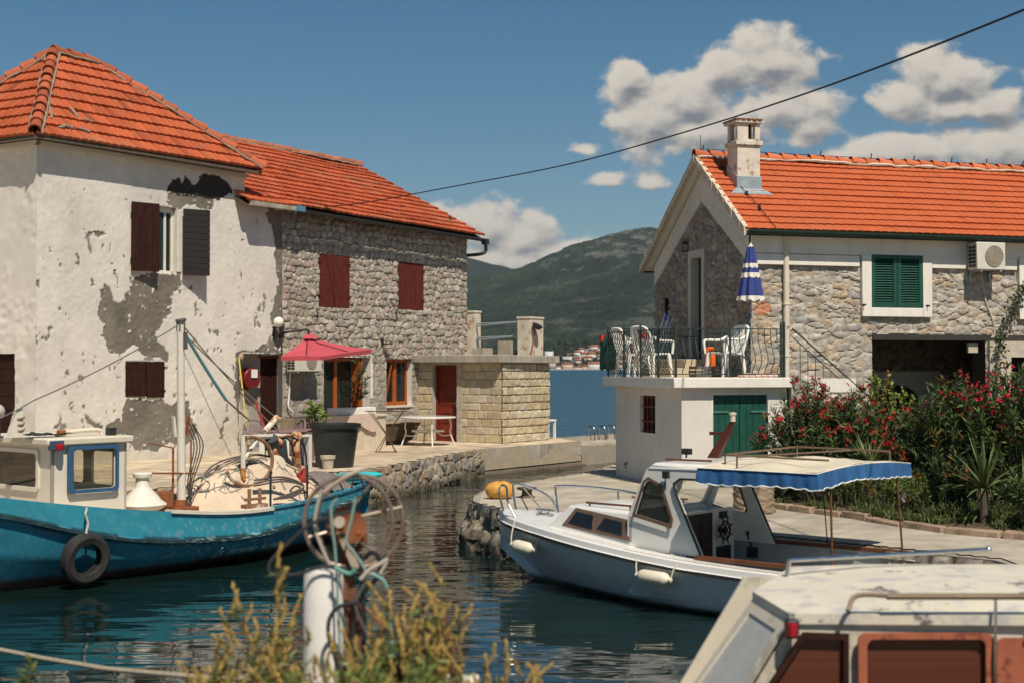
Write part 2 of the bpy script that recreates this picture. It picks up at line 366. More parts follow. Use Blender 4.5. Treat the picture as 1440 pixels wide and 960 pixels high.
# ---------------------------------------------------------------- water, hills, town
def water_mat():
    m = bpy.data.materials.new('sea_water'); m.use_nodes = True; t = m.node_tree; b = t.nodes['Principled BSDF']; X = t.nodes.new; Lk = t.links.new
    b.inputs['Base Color'].default_value = (.005, .015, .013, 1); b.inputs['Roughness'].default_value = .025; b.inputs['IOR'].default_value = 1.33; b.inputs['Specular IOR Level'].default_value = .62
    tcx = X('ShaderNodeTexCoord'); geo = X('ShaderNodeNewGeometry')
    def ns(sc, scale, det, rot=0.):
        mp = X('ShaderNodeMapping'); mp.inputs['Scale'].default_value = scale; mp.inputs['Rotation'].default_value = (0, 0, rot); Lk(tcx.outputs['Object'], mp.inputs[0])
        n = X('ShaderNodeTexNoise'); n.inputs['Scale'].default_value = sc; n.inputs['Detail'].default_value = det; n.inputs['Roughness'].default_value = .5; Lk(mp.outputs[0], n.inputs['Vector']); return n.outputs[0]
    def mt(op, a, c):
        n = X('ShaderNodeMath'); n.operation = op
        for i, v in enumerate((a, c)):
            if isinstance(v, (int, float)): n.inputs[i].default_value = v
            else: Lk(v, n.inputs[i])
        return n.outputs[0]
    sp = X('ShaderNodeSeparateXYZ'); Lk(geo.outputs['Position'], sp.inputs[0])
    far = X('ShaderNodeMapRange'); Lk(sp.outputs[1], far.inputs[0])
    for i, v in enumerate((38, 50, 0, 1)): far.inputs[i+1].default_value = v
    near = mt('ADD', mt('MULTIPLY', ns(.95, (.6, 1.5, 1), 1.8, .12), .72), mt('MULTIPLY', ns(3.4, (.5, 1.6, 1), 1.2, -.08), .11))
    sea = mt('ADD', mt('MULTIPLY', ns(.55, (1, 2.4, 1), 5, .15), 4.0), mt('MULTIPLY', ns(2.6, (1, 1.8, 1), 3, -.3), 1.1))
    mx = X('ShaderNodeMix'); Lk(far.outputs[0], mx.inputs[0]); Lk(near, mx.inputs[2]); Lk(sea, mx.inputs[3])
    bp = X('ShaderNodeBump'); bp.inputs['Strength'].default_value = 1; bp.inputs['Distance'].default_value = .055; Lk(mx.outputs[0], bp.inputs['Height']); rr_ = X('ShaderNodeMapRange'); Lk(sp.outputs[1], rr_.inputs[0])
    for i, v in enumerate((36, 60, .025, .30)): rr_.inputs[i+1].default_value = v
    Lk(rr_.outputs[0], b.inputs['Roughness']); cf = X('ShaderNodeMix'); cf.data_type = 'RGBA'; Lk(far.outputs[0], cf.inputs['Factor']); cf.inputs['A'].default_value = (.005, .015, .013, 1); cf.inputs['B'].default_value = (.018, .075, .12, 1); Lk(cf.outputs['Result'], b.inputs['Base Color'])
    far2 = X('ShaderNodeMapRange'); Lk(sp.outputs[1], far2.inputs[0])
    for i, v in enumerate((38, 55, .055, .30)): far2.inputs[i+1].default_value = v
    Lk(far2.outputs[0], bp.inputs['Distance']); Lk(bp.outputs[0], b.inputs['Normal'])
    return m
mb = MB()
ys = np.array([-50, 5, 60, 200, 1000, 4000, 7780.]); xs_ = np.array([-5580, -3000, -300, 0, 300, 3000, 5580.])
Xg, Yg = np.meshgrid(xs_, ys, indexing='ij'); mb.grid(np.stack([Xg, Yg, 0*Xg], -1), flip=True)
mb.F[-1] = mb.F[-1][:, ::-1]
w = struct('water', mb, water_mat(), smooth=0)
mb = MB(); mb.add([(-5580,-50,-4),(5580,-50,-4),(5580,7780,-4),(-5580,7780,-4)], [(0,1,2,3)])
struct('seabed', mb, mat('sand', (.1,.1,.07)), smooth=0)

RID = [(-4000,330),(-600,420),(300,400),(560,392),(655,392),(700,381),(735,374),(765,361),(790,350),(812,344),(835,336),(860,327),(885,321),(905,318),(922,320),(950,332),(990,345),(1060,380),(1200,395),(1600,420),(2600,440),(6000,460)]
def angp(px): return np.interp(px, [r[0] for r in RID], [517-r[1] for r in RID])/2000
def hill_z(X, Y):
    px = 720+2000*X/4500; a = angp(px); f = np.clip((Y-2000)/2500, 0, None)
    n = fbm(X/600+5, Y/600, 1, 5)-.5; n2 = fbm(X/110, Y/110, 4, 4)-.5
    g = np.where(f < 1, f, 1-(f-1)*.35)
    return Y*a*np.clip(g, 0, 2)*(1+n*.7*np.clip(f, 0, 1)*(1-.9*np.exp(-((f-1)/.12)**2)))+n2*34*np.clip(f*2, 0, 1)*(1-.6*np.exp(-((f-1)/.1)**2))-1.5+2*np.clip((Y-1995)/20, 0, 1)
xs_ = np.linspace(-2600, 3600, 420); ys = np.concatenate([np.linspace(1985, 2600, 60), np.linspace(2620, 5600, 150)])
Xg, Yg = np.meshgrid(xs_, ys, indexing='ij'); Zg = hill_z(Xg, Yg)
Zg += (np.random.RandomState(3).rand(*Zg.shape)-.5)*9*np.clip((Yg-2050)/300, 0, 1)
rk = .45*sstep(.60, .70, fbm(Xg/55+3, Zg/22+Yg/160, 8, 4)*.55+fbm(Xg/700+2.7, Yg/500+1.3, 12, 3)*.52)
pk = np.exp(-((Xg-330)/210)**2-((Yg-4350)/330)**2); rk = np.maximum(rk, .9*sstep(.60, .70, fbm(Xg/40, Zg/11+Xg/90, 9, 4)*.8+.22*pk)*(pk > .25))
n = fbm(Xg/260, Yg/260, 15, 5)[..., None]; n3 = fbm(Xg/40, Yg/60, 18, 3)[..., None]
C = np.array([.030,.045,.022])*(.35+1.1*n)*(.5+1.0*n3)
C = C*(1-rk[..., None]*.8)+np.array([.20,.19,.17])*rk[..., None]*.8
mb = MB(); mb.grid(np.stack([Xg, Yg, Zg], -1), C)
def hill_mat():
    m = mat('hillside', vc=True, rough=.95, var=.8, vs=.13, detail=6, spec=.05, bump=1, bs=.13)
    for nn in m.node_tree.nodes:
        if nn.type == 'BUMP': nn.inputs['Distance'].default_value = 14
    return m
struct('hills', mb, hill_mat())
xs_ = np.linspace(-5000, 2500, 160); ys = np.linspace(5200, 7600, 40)
Xg, Yg = np.meshgrid(xs_, ys, indexing='ij')
pxg = 720+2000*Xg/6400; top = np.interp(pxg, [-900, 300, 600, 655, 690, 730, 800, 1000, 1500], [430, 380, 352, 359, 365, 375, 400, 430, 460])
Zg = (517-top)/2000*6400*np.clip((Yg-5200)/1200, 0, 1)*(np.where(Yg > 6400, 1-(Yg-6400)/3000, 1))+(fbm(Xg/150, Yg/150, 3, 5)-.5)*50
mb = MB(); n = fbm(Xg/300, Yg/300, 15, 5)[..., None]
mb.grid(np.stack([Xg, Yg, Zg], -1), np.array([.026,.034,.022])*(.5+n)); struct('hills', mb, hill_mat())

# town across the bay: every house its own object
TW = [((.60,.55,.46), 'cream'), ((.55,.40,.31), 'peach'), ((.66,.64,.60), 'white'), ((.48,.44,.38), 'stone grey')]
TR = [((.36,.13,.06), 'orange'), ((.24,.09,.06), 'dark red'), ((.33,.28,.26), 'grey')]
rr = random.Random(5); placed = []
def town_house(px, Y, w, d, h, wi, ri, rot, flat=False):
    X = (px-720)/2000*Y; z = float(hill_z(np.array(X), np.array(Y)))-1.5
    mb = MB(); wc, rc = TW[wi][0], TR[ri][0]
    mb.box(-w/2, w/2, -d/2, d/2, 0, h+1.5, wc)
    if flat: mb.box(-w/2-.3, w/2+.3, -d/2-.3, d/2+.3, h+1.5, h+1.9, wc)
    else:
        r = h+1.5+min(w, d)*.28; a = .6; q = h+1.45
        mb.add([(-w/2-a,-d/2-a,q),(w/2+a,-d/2-a,q),(w/2+a,d/2+a,q),(-w/2-a,d/2+a,q),(-w/2-a,0,r),(w/2+a,0,r)], [(0,1,5,4),(2,3,4,5),(0,4,3),(1,2,5),(3,2,1,0)], rc)
    nw = max(2, int(w/3)); nf = max(1, int(h/2.9))
    for f in range(nf):
        for i in range(nw):
            x = -w/2+(i+.5)*w/nw; zz = 1.5+.9+f*2.9; mb.box(x-.5, x+.5, -d/2-.05, -d/2+.1, zz, zz+1.3, (.06,.06,.07))
    o = mb.build('town_house', M_vc, smooth=0); o.location = (X, Y, z); o.rotation_euler = (0, 0, rot)
    shape = 'flat-roofed block' if flat else 'tiny house with a %s roof' % TR[ri][1]
    tag(o, 'far-off %s-walled %s in the town across the bay' % (TW[wi][1], shape), 'house', 'houses of the town across the bay')
for k, (px, Y, w, d, h, wi, ri, fl) in enumerate([(776,2010,11,10,17,2,2,True),(772,2120,12,10,19,2,2,True),(798,2004,15,9,9,1,1,False),(785,2003,6,6,5,2,0,False),(805,2170,30,12,9,2,2,True),(838,2005,22,10,9,2,0,False),(822,2006,12,8,5,1,1,False),(856,2004,24,10,6,1,0,False),(812,2003,10,6,4,2,0,False)]):
    town_house(px, Y, w, d, h, wi, ri, rr.uniform(-.2, .2), fl); placed.append((px, 517-0))
n = 0; tries = 0
while n < 118 and tries < 4000:
    tries += 1
    px = rr.triangular(788, 1010, 868); t = rr.random()**1.25; Y = 2012+t*520
    if px < 812 and (Y < 2120 or Y > 2300) : continue
    if px < 850 and Y > 2300+ (px-800)*3: continue
    zz = float(hill_z(np.array((px-720)/2000*Y), np.array(Y))); yy = 517-(zz-2.65)/Y*2000
    if any(abs(px-a) < 3.6 and abs(yy-b) < 2.6 for a, b in placed): continue
    placed.append((px, yy)); n += 1
    town_house(px, Y, rr.uniform(7, 13), rr.uniform(7, 10), rr.choice([4, 6, 6, 8.5]), rr.choice([0,0,1,2,2,3]), rr.choice([0,0,0,1,1,2]), rr.uniform(-.6, .6))
mb = MB(); mb.box(-420, 900, 1990, 2002, -1, 1.8); struct('far_shore', mb, mat('shore_stone', (.42,.39,.34), rough=.9))
# trees between the far houses: one mass of clumps
mb = MB(); rs = np.random.RandomState(4)
for k in range(900):
    px = rs.uniform(760, 1060); Y = 2010+rs.rand()**1.2*620; X = (px-720)/2000*Y; z = float(hill_z(np.array(X), np.array(Y))); r = rs.uniform(2, 4.4)
    g = rs.uniform(.6, 1.4); v, f = _ball(X, Y, z+r*.6, r, 1, 1, rs.uniform(.9, 1.5), 6, 4); v = np.array(v)+rs.randn(len(v), 3)*.6
    mb.add(v, f, np.array([.022,.032,.018])*g)
o = mb.build('far_trees', mat('far_tree_green', vc=True, rough=.95, var=.3, vs=.5, spec=.05), smooth=0); tag(o, 'dark trees scattered between the houses of the far town', 'trees', kind='stuff')

# ---------------------------------------------------------------- quay, pier, near bank
QZ = .65
edge = [(-16.5, 7.3), (-9.15, 18.6), (-6.5, 22.6), (-3.7, 27.0), (-2.85, 27.8), (-2.1, 30.5), (-1.35, 33.2), (-.75, 34.9), (1.88, 38.7)]
def pave_col(X, Y, tone, kind='slab'):
    n = fbm(X*1.3, Y*1.3, 2, 5)[..., None]; F1, F2, I, J = cells(X*.5+Y*.86, X*.86-Y*.5, .5, .42, .35, 6)
    m = sstep(.02, .10, F2-F1)[..., None]
    c = np.array(tone)*(.72+.5*n)
    n2 = fbm(X*5, Y*5, 12, 4)[..., None]; n3 = fbm((X*.55+Y*.84)*.35, (X*.84-Y*.55)*4, 15, 4)[..., None]; c = c*(.72+.56*n2)*(.80+.4*n3)
    if kind == 'slab': c = c*(.80+.35*I[..., None])*(.62+.38*m)
    return c
def flat_patch(name, poly, z, tone, st=.12, kind='slab', matl=None, drop=.5, zf=None):
    p = np.array(poly); xs_ = np.arange(p[:, 0].min(), p[:, 0].max()+st, st); ys = np.arange(p[:, 1].min(), p[:, 1].max()+st, st)
    # top as polygon (exact outline) triangulated by Blender, colour from a fine grid of inner faces
    mb = MB(); Xg, Yg = np.meshgrid(xs_, ys, indexing='ij'); ins = inpoly(Xg, Yg, poly)
    allin = ins[:-1, :-1] & ins[1:, :-1] & ins[:-1, 1:] & ins[1:, 1:]
    Zg = np.full(Xg.shape, z) if zf is None else zf(Xg, Yg)
    h = (fbm(Xg*.8, Yg*.8, 5, 3)-.5)*.012
    mb.grid(np.stack([Xg, Yg, Zg+h+.004], -1), pave_col(Xg, Yg, tone, kind), mask=allin)
    t3 = [(x, y, z-.012) for x, y in poly]
    ar = sum(poly[i][0]*poly[(i+1) % len(poly)][1]-poly[(i+1) % len(poly)][0]*poly[i][1] for i in range(len(poly)))
    if ar < 0: t3 = t3[::-1]
    if zf is None: mb.ext(t3[::-1], (0, 0, -drop), np.array(tone)*.8)
    return struct(name, mb, matl or M_pave)
far_q = [(3.0, 42.7), (1.15, 41.2), (-3.2, 50), (-30, 66), (-60, 20), (-40, -6)]
TAN = (.54,.44,.31)
flat_patch('quay', edge+[(1.35, 41.0)]+far_q[2:], QZ, TAN, st=.16)
flat_patch('quay', [(1.90, 38.72), (5.6, 44.1), (4.6, 45.2), (1.36, 41.05)], QZ-.14, (.44,.38,.29), st=.16)
# rubble retaining wall: strip along the edge
def strip(pts, z0, z1, fn, mb, st=.035, bulge=0):
    p = np.array(pts, float); d = np.r_[0, np.cumsum(np.hypot(*np.diff(p, axis=0).T))]
    A = lin(0, d[-1], st); Zs = lin(z0, z1, st); AA, ZZ = np.meshgrid(A, Zs, indexing='ij'); h, C = fn(AA, ZZ)
    px_ = np.interp(A, d, p[:, 0]); py_ = np.interp(A, d, p[:, 1]); k = 9
    tx = np.gradient(px_); ty = np.gradient(py_)
    ker = np.ones(k)/k; tx = np.convolve(np.pad(tx, k//2, 'edge'), ker, 'valid'); ty = np.convolve(np.pad(ty, k//2, 'edge'), ker, 'valid')
    L = np.hypot(tx, ty); nx, ny = ty/L, -tx/L
    hh = h+bulge*(z1-ZZ)
    mb.grid(np.stack([px_[:, None]+nx[:, None]*hh, py_[:, None]+ny[:, None]*hh, ZZ], -1), C)
    return A, px_, py_, nx, ny
QT = [(.34,.28,.21), (.27,.22,.17), (.42,.36,.28), (.22,.19,.15), (.36,.26,.17), (.30,.27,.23)]
def quay_fn(A, Z):
    h, C = rubble(A, Z, .46, .25, .8, 3, .075, QT, (.22,.18,.13), .07)
    wet = sstep(.30, .08, Z+(fbm(A*2, Z*2, 5, 3)-.5)*.25)[..., None]
    C = C*(1-.72*wet)+np.array([.05,.04,.018])*wet*.5
    return h, C
q = T(WF, 'quay_wall', 'rubble stone retaining wall of the quay, dark and weedy at the waterline', 'quay wall', (-2.85, 27.8, 0))
def rel(mb, o):
    for i in range(len(mb.V)): mb.V[i] = mb.V[i]-np.array(o.location)
    return mb
mb = MB(); strip(edge[:8], -.5, QZ+.01, quay_fn, mb, bulge=.12); rel(mb, q).build('rubble_face', M_stone, q)
q = T(WF, 'concrete_quay_wall', 'smooth weathered concrete quay wall below the brick outbuilding', 'quay wall', (.5, 36.7, 0))
mb = MB()
def conc_fn(A, Z):
    n = fbm(A*1.5, Z*3, 3, 5); n2 = fbm(A*6, Z*1.2, 7, 4); h = (n-.5)*.03-.05*sstep(.12, .0, np.abs(Z-.17))
    c = np.array([.40,.35,.28])*(.7+.6*n[..., None]); d = sstep(.34, .10, Z+(n2-.5)*.35)[..., None]
    st = sstep(.55, .75, n2)[..., None]*.45
    c = c*(1-st)+np.array([.15,.12,.09])*st
    return h, c*(1-.7*d)+np.array([.10,.06,.03])*d*.4
strip(edge[7:]+[(1.89, 38.71)], -.5, QZ+.02, conc_fn, mb, st=.05)
rel(mb, q).build('concrete_face', M_stone, q)
mb = MB(); strip([(1.86, 38.66), (6.2, 45.3)], -.5, QZ-.13, conc_fn, mb, st=.06); rel(mb, q).build('lower_face', M_stone, q)
mb = MB(); strip([(4.6, 45.2), (1.36, 41.05), (-3.2, 50)], -.5, QZ-.0, conc_fn, mb, st=.2); rel(mb, q).build('sea_side_face', M_stone, q)

# the pier and the road behind the white boat
pier = [(5.05, 14.95), (4.02, 16.0), (2.95, 17.05), (2.0, 17.95), (1.2, 18.85), (.55, 19.45), (-.13, 20.1), (-.42, 20.75), (-.58, 21.4), (-.60, 22.1), (-.52, 22.9), (-.25, 23.8), (.10, 24.6), (1.3, 27.0), (2.2, 30.0), (5.5, 46.0), (40, 60), (60, 4), (12, 8.0), (5.5, 12.5)]
flat_patch('pier', pier, QZ, (.40,.35,.275), st=.12, kind='smooth')
def pier_fn(A, Z):
    h, C = rubble(A, Z, .30, .34, 1.0, 14, .10, [(.30,.25,.18), (.24,.21,.17), (.36,.30,.22), (.17,.15,.12)], (.10,.08,.06), .08)
    g = sstep(.45, .7, Z+(fbm(A*5, Z*3, 6, 3)-.5)*.5)[..., None]; C = C*(1-g*.5)+np.array([.40,.36,.31])*g*.5
    dr = sstep(.55, .75, fbm(A*7, Z*1.1, 8, 3))[..., None]; C = C*(1-.7*dr)
    wet = sstep(.36, .1, Z)[..., None]; return h+.1*sstep(.45, .15, Z), C*(1-.65*wet)
q = T(WF, 'pier_wall', 'crumbling dark stone edge of the pier beside the white boat', 'quay wall', (-.5, 21.4, 0))
mb = MB(); strip(pier[:15][::-1]+[(5.5, 12.5), (12, 8.0)], -.5, QZ-.02, pier_fn, mb, bulge=.1)
rel(mb, q).build('stone_face', M_stone, q)
# pale slab rim round the pier head
mb = MB(); A_ = []
rim = pier[4:14][::-1]
def rim_fn(A, Z): n = fbm(A*4, Z*4, 5, 4)[..., None]; return (n[..., 0]-.5)*.05, np.array([.46,.41,.34])*(.7+.6*n)
strip(rim, QZ-.14, QZ+.012, rim_fn, mb, st=.03); rel(mb, q).build('slab_rim', M_stone, q)
# near bank
bk = [(-30, -12), (30, -12), (30, 4.6), (6, 5.0), (1.6, 5.5), (.4, 6.2), (-1, 7.0), (-2.6, 6.8), (-6, 6.0), (-30, 5.0)]
flat_patch('bank', bk, .92, (.28,.24,.17), st=.25, kind='smooth', drop=1.4)

# summer haze: one box of thin air round everything
mb = MB(); mb.box(-5600, 5600, -60, 7800, -5.2, 900); o = MB.build(mb, 'haze', bpy.data.materials.new('air'), smooth=0)
m = o.data.materials[0]; m.use_nodes = True; t = m.node_tree; t.nodes.clear(); pv = t.nodes.new('ShaderNodeVolumePrincipled'); pv.inputs['Color'].default_value = (.72, .84, 1, 1); pv.inputs['Density'].default_value = .00004; pv.inputs['Anisotropy'].default_value = .2
ou = t.nodes.new('ShaderNodeOutputMaterial'); t.links.new(pv.outputs[0], ou.inputs['Volume']); tag(o, 'thin blue summer haze over the bay', 'haze', kind='stuff')
# ---------------------------------------------------------------- left houses (x along the front, y inward, z up from the quay)
def tile_plane(mb, EL, ER, TL, TR, exp=.36, tw=.21, seed=0, tone=(.41,.090,.033), lip=.035, sag=.03, vary=1.):
    EL, ER, TL, TR = [np.array(q, float) for q in (EL, ER, TL, TR)]
    ex = (ER-EL); Lx = np.linalg.norm(ex); ex = ex/Lx; up = TL-EL; up = up-ex*np.dot(up, ex); SL = np.linalg.norm(up); up /= SL
    nrm = np.cross(ex, up)
    if nrm[2] < 0: nrm = -nrm
    rows = max(1, int(round(SL/exp))); st = tw/4
    xl = lambda s: np.dot(TL-EL, ex)*s; xr = lambda s: Lx+(np.dot(TR-EL, ex)-Lx)*s
    lo, hi = min(0, xl(1)), max(Lx, xr(1)); cols = np.arange(math.floor(lo/st), math.ceil(hi/st)+1)*st
    S_, H_ = [], []
    for r in range(rows):
        for f, h in ((0, -.008), (0, lip), (.06, lip+.004), (.5, lip*.62), (.985, .004)): S_.append((r+f)/rows); H_.append(h)
    S_ = np.array(S_); H_ = np.array(H_); A, SS = np.meshgrid(cols, S_, indexing='ij'); HH = np.broadcast_to(H_, A.shape).copy()
    rowid = np.broadcast_to(np.repeat(np.arange(rows), 5), A.shape); tid = np.floor(A/tw+.5*(rowid % 2)*0+.001).astype(int)
    ph = (A/tw) % 1; wave = np.abs(np.sin(ph*math.pi*2))**.8*.020+np.where((ph < .13) | (ph > .87), .016, 0)
    R = _T; jit = R[(seed+3) % 24][tid & 255, rowid & 255]; j2 = R[(seed+7) % 24][tid & 255, rowid & 255]
    HH = HH+wave*(.4+.6*vary)+(jit-.5)*.012*vary; HH += (fbm(A*.35, SS*3, seed+2, 3)-.5)*sag*2
    A = np.clip(A, xl(SS), xr(SS))
    slip = (R[(seed+9) % 24][rowid & 255, 7]-.5)*.01+(fbm(A*.9, rowid*3.1, seed, 2)-.5)*.05*(SS > 0)
    P = EL+A[..., None]*ex+(SS*SL+slip*0)[..., None]*up+HH[..., None]*nrm+(slip*.6)[..., None]*up
    v = 1+vary*((.84+.32*j2)*(.86+.28*fbm(A*.6, SS*4, seed+5, 4))-1); t = np.array(tone)*v[..., None]
    lich = sstep(.62, .72, fbm(A*5, SS*SL*5, seed+4, 4))[..., None]*.22*vary; t = t*(1-lich)+np.array([.16,.12,.08])*lich
    age = sstep(.5, .8, fbm(A*1.2, SS*SL*1.2, seed+8, 5))[..., None]*.35*vary; t = t*(1-age)+np.array([.42,.22,.12])*age*v[..., None]
    dk = (R[(seed+11) % 24][tid & 255, rowid & 255] > .93)[..., None]*.3*vary; t = t*(1-dk)
    mb.grid(P, t)
def ridge_tiles(mb, mo, P, Q, r=.105, ln=.36, seed=0, tone=(.50,.12,.04), mortar=True):
    P, Q = np.array(P, float), np.array(Q, float); L = np.linalg.norm(Q-P); n = max(1, int(round(L/ln))); d = (Q-P)/L; rd = random.Random(seed)
    side = np.cross(d, (0, 0, 1)); side /= np.linalg.norm(side); up = np.cross(side, d)
    for i in range(n):
        a = P+d*(L*i/n-.02); b = P+d*(L*(i+1)/n+.03); k = rd.uniform(.75, 1.2); V = []; jz = rd.uniform(-.01, .012)
        for pt, rr_, dz in ((a, r*1.15, .035), (a+d*.05, r*1.13, .033), (b, r*.92, .0)):
            for t in np.linspace(-.1*math.pi, 1.1*math.pi, 9): V.append(pt+side*math.cos(t)*rr_+up*(math.sin(t)*rr_+dz+jz))
        for t in np.linspace(-.1*math.pi, 1.1*math.pi, 9): V.append(a+side*math.cos(t)*r*.95+up*(math.sin(t)*r*.9+.03+jz))
        F = []
        for s_, e_ in ((0, 9), (9, 18), (27, 0)):
            for q in range(8): F.append((s_+q, s_+q+1, e_+q+1, e_+q))
        mb.add(V, F, np.array(tone)*k)
    if mortar:
        for sg in (-1, 1):
            t = np.linspace(0, L, int(L/.06)+2); off = sg*(r*1.04+.03*(fbm(t*3, t*0+seed, 3, 3)))
            pts = P+d*t[:, None]+side*off[:, None]+up*(-.02+(fbm(t*4, t*0+3, 6, 3)-.5)*.05)[:, None]
            mo.tube(pts, .008+.05*fbm(t*3.5, t*0+9, 2, 4)**1.5, n=6)
def px_poly(fr, pts, y=0): return [tuple(fr.y(a, b, y)[[0, 2]]) for a, b in pts]
z3 = lambda l: [(a/3.2, 330+b/3.2) for a, b in l]
patchA = px_poly(LF, z3([(460,215),(500,255),(512,292),(570,305),(585,250),(600,190),(700,172),(815,180),(812,250),(775,290),(780,370),(742,390),(705,470),(742,520),(748,568),(620,545),(600,505),(545,548),(490,522),(460,450),(470,395),(430,350),(442,290)]))
patchB = px_poly(LF, [(174,560),(232,558),(238,568),(262,565),(278,605),(276,618),(260,626),(238,622),(220,630),(196,630),(178,622),(168,612),(172,590)])
patchB2 = px_poly(LF, z3([(460,850),(540,835),(560,890),(470,900)])); patchB3 = px_poly(LF, z3([(385,815),(440,835),(450,865),(390,850)]))
z1 = lambda l: [(a/3.2, 40+b/3.2) for a, b in l]
patchC = px_poly(LF, z1([(758,690),(800,672),(822,700),(840,655),(872,700),(905,648),(985,665),(1035,700),(1050,742),(985,765),(900,752),(830,745),(760,745)]))
patchD = px_poly(LF, z1([(765,745),(955,755),(935,812),(860,800),(805,820),(760,780)]))
patchE = px_poly(LF, [(371,296),(404,296),(404,500),(338,500),(352,489),(374,484),(384,462),(383,430),(390,400),(386,350),(382,318)])
patchF = px_poly(LF, [(332,498),(346,490),(346,670),(334,670),(337,600),(331,560)])
patchG = px_poly(LF, [(372,288),(385,290),(383,300),(374,297)])
chips = [px_poly(LF, z3(l)) for l in ([(335,95),(350,95),(345,150),(335,140)],[(455,40),(470,45),(465,70),(458,62)],[(415,205),(428,210),(424,232),(416,225)],[(1075,175),(1085,185),(1080,212)],[(985,900),(1000,840),(1020,820),(1028,835),(1008,850),(1000,890),(990,925),(982,920)],[(375,765),(390,765),(388,795),(378,790)],[(1045,590),(1055,600),(1050,640)],[(420,-20),(450,-25),(485,-5),(455,10),(430,20)],[(505,150),(522,150),(520,175),(528,240),(515,200)])]
WX0, WXJ, WX1 = -12.76, -5.52, 2.30
def plaster_fn(A, Z):
    w = .34*(fbm(A*2.2, Z*2.2, 1, 5)-.5); w2 = .26*(fbm(A*2.6, Z*2.6, 8, 5)-.5); f1 = .17*(fbm(A*9, Z*9, 2, 4)-.5); f2 = .10*(fbm(A*11, Z*11, 5, 3)-.5)
    U, V = A+w+f1, Z+w2+f2; ms = np.zeros(A.shape)
    for p in (patchA, patchB, patchB2, patchB3, patchD, patchE, patchF, patchG)+tuple(chips): ms = np.maximum(ms, inpoly(U, V, p))
    sc = fbm(A*7, Z*5, 11, 4)*.75+.25*fbm(A*1.1+4, Z*1.1, 14, 3); near = sstep(.70, .71, sc)*(Z > .2); ms = np.maximum(ms, near*(Z < 5.8)*.9)
    isl = (fbm(A*9, Z*9, 17, 3) > .77); ms = np.where(isl & (ms > .5), 0, ms)
    dk = inpoly(U, V, patchC)
    n = fbm(A*1.2, Z*1.2, 20, 5)[..., None]; n2 = fbm(A*14, Z*14, 21, 3)[..., None]; n3 = fbm(A*3, Z*.5, 22, 4)[..., None]
    c = np.array([.66,.615,.55])*(.84+.28*n)*(.93+.14*n2)*(.92+.14*n3)
    g = np.array([.18,.162,.132])*(.62+.75*fbm(A*2, Z*2, 19, 5)[..., None])*(.9+.2*n2)
    low = sstep(1.5, .2, Z+(n[..., 0]-.5)*1.5)[..., None]*.45; c = c*(1-low)+np.array([.47,.41,.33])*(.75+.5*n2)*low
    c = c*(1-ms[..., None])+g*ms[..., None]; c = np.where(dk[..., None], np.array([.045,.040,.036])*(.7+.6*n2), c)
    h = .018*(1-ms)+ms*(n2[..., 0]-.5)*.012+(n[..., 0]-.5)*.020+(n2[..., 0]-.5)*.010
    return h, c
TL_ = [(.35,.305,.25), (.39,.35,.295), (.30,.265,.22), (.42,.38,.32), (.32,.29,.25), (.36,.28,.225)]
def stoneL_fn(A, Z):
    h, C = rubble(A, Z, .215, .18, .42, 2, .058, TL_, (.22,.19,.155), .11)
    rough = sstep(2.2, 1.7, Z+(fbm(A, Z, 3, 3)-.5)*.9)[..., None]   # rendered lower storey
    n = fbm(A*6, Z*6, 9, 5)[..., None]; C = C*(1-.6*rough)+np.array([.33,.30,.255])*(.55+.9*n)*.6*rough
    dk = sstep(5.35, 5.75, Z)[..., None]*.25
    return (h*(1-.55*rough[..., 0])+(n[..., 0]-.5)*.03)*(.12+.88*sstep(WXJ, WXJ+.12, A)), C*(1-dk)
plL = lambda A, Z, h: (A, -h, Z)
WH = T(LF, 'white_house', 'flaking white plastered house with a steep hipped orange tile roof, at the left', 'house', (WX0, 0, 0))
SH = T(LF, 'stone_house', 'grey cobble-walled house with a long orange tile roof and red shutters', 'house', (WXJ, 0, 0))
def shift(mb, x, y=0, z=0):
    for i in range(len(mb.V)): mb.V[i] = mb.V[i]-np.array([x, y, z])
    return mb
def bL(mb, name, mt, par, **k):
    r = par
    while r.parent is not None: r = r.parent
    return shift(mb, WX0 if r is WH else WXJ).build(name, mt, par, **k)
def R2(fr, x0, y0, x1, y1, yp=0):   # wall rectangle from opposite corners
    a = fr.y(x0, y0, yp); b = fr.y(x1, y1, yp); c = fr.y((x0+x1)/2, y0, yp)
    return a[0], b[0], b[2], c[2]
H_up = R2(LF, 220, 291, 248, 386); H_dn = R2(LF, 176, 508, 230, 556)
H_dr = (LF.y(338,500)[0], LF.y(403,500)[0]-.005, 0, LF.y(370,497)[2])
wE = 6.02; wW = 6.74   # wall tops: stone part, hipped part
WXR = LF.y(343,250)[0]
mb = MB(); wallgrid(mb, WX0-.012, WXR, 0, wW, .026, plaster_fn, plL, [H_up, H_dn, H_dr])
wallgrid(mb, WXR, WXJ, 0, wE, .026, plaster_fn, plL, [H_dr])
D_l = (1.05, 2.35, 0, 2.03)
def plain_fn(A, Z):
    n = fbm(A*1.5, Z*1.5, 6, 5)[..., None]; r = fbm(A*7, Z*10, 7, 5); return (n[..., 0]-.5)*.05+(r-.5)*.05*sstep(.45,.6,fbm(A, Z, 3, 3)), np.array([.67,.625,.555])*(.84+.3*n)
wallgrid(mb, -.012, 4.72, 0, wW, .05, plain_fn, lambda A, Z, h: (WX0-h, A, Z), [(.63, 1.85, 0, 2.29)], flip=True)
mb.box(WX0+.05, WXR, 4.5, 4.72, 0, wW, (.6,.55,.49)); mb.box(WXR-.02, WXR, .05, 4.6, wE-1, wW, (.55,.5,.45))
mb.box(WX0+.1, WXJ, .35, .55, 0, 5.9, (.05,.045,.04)) if False else None
bL(mb, 'wall', M_plast, WH)
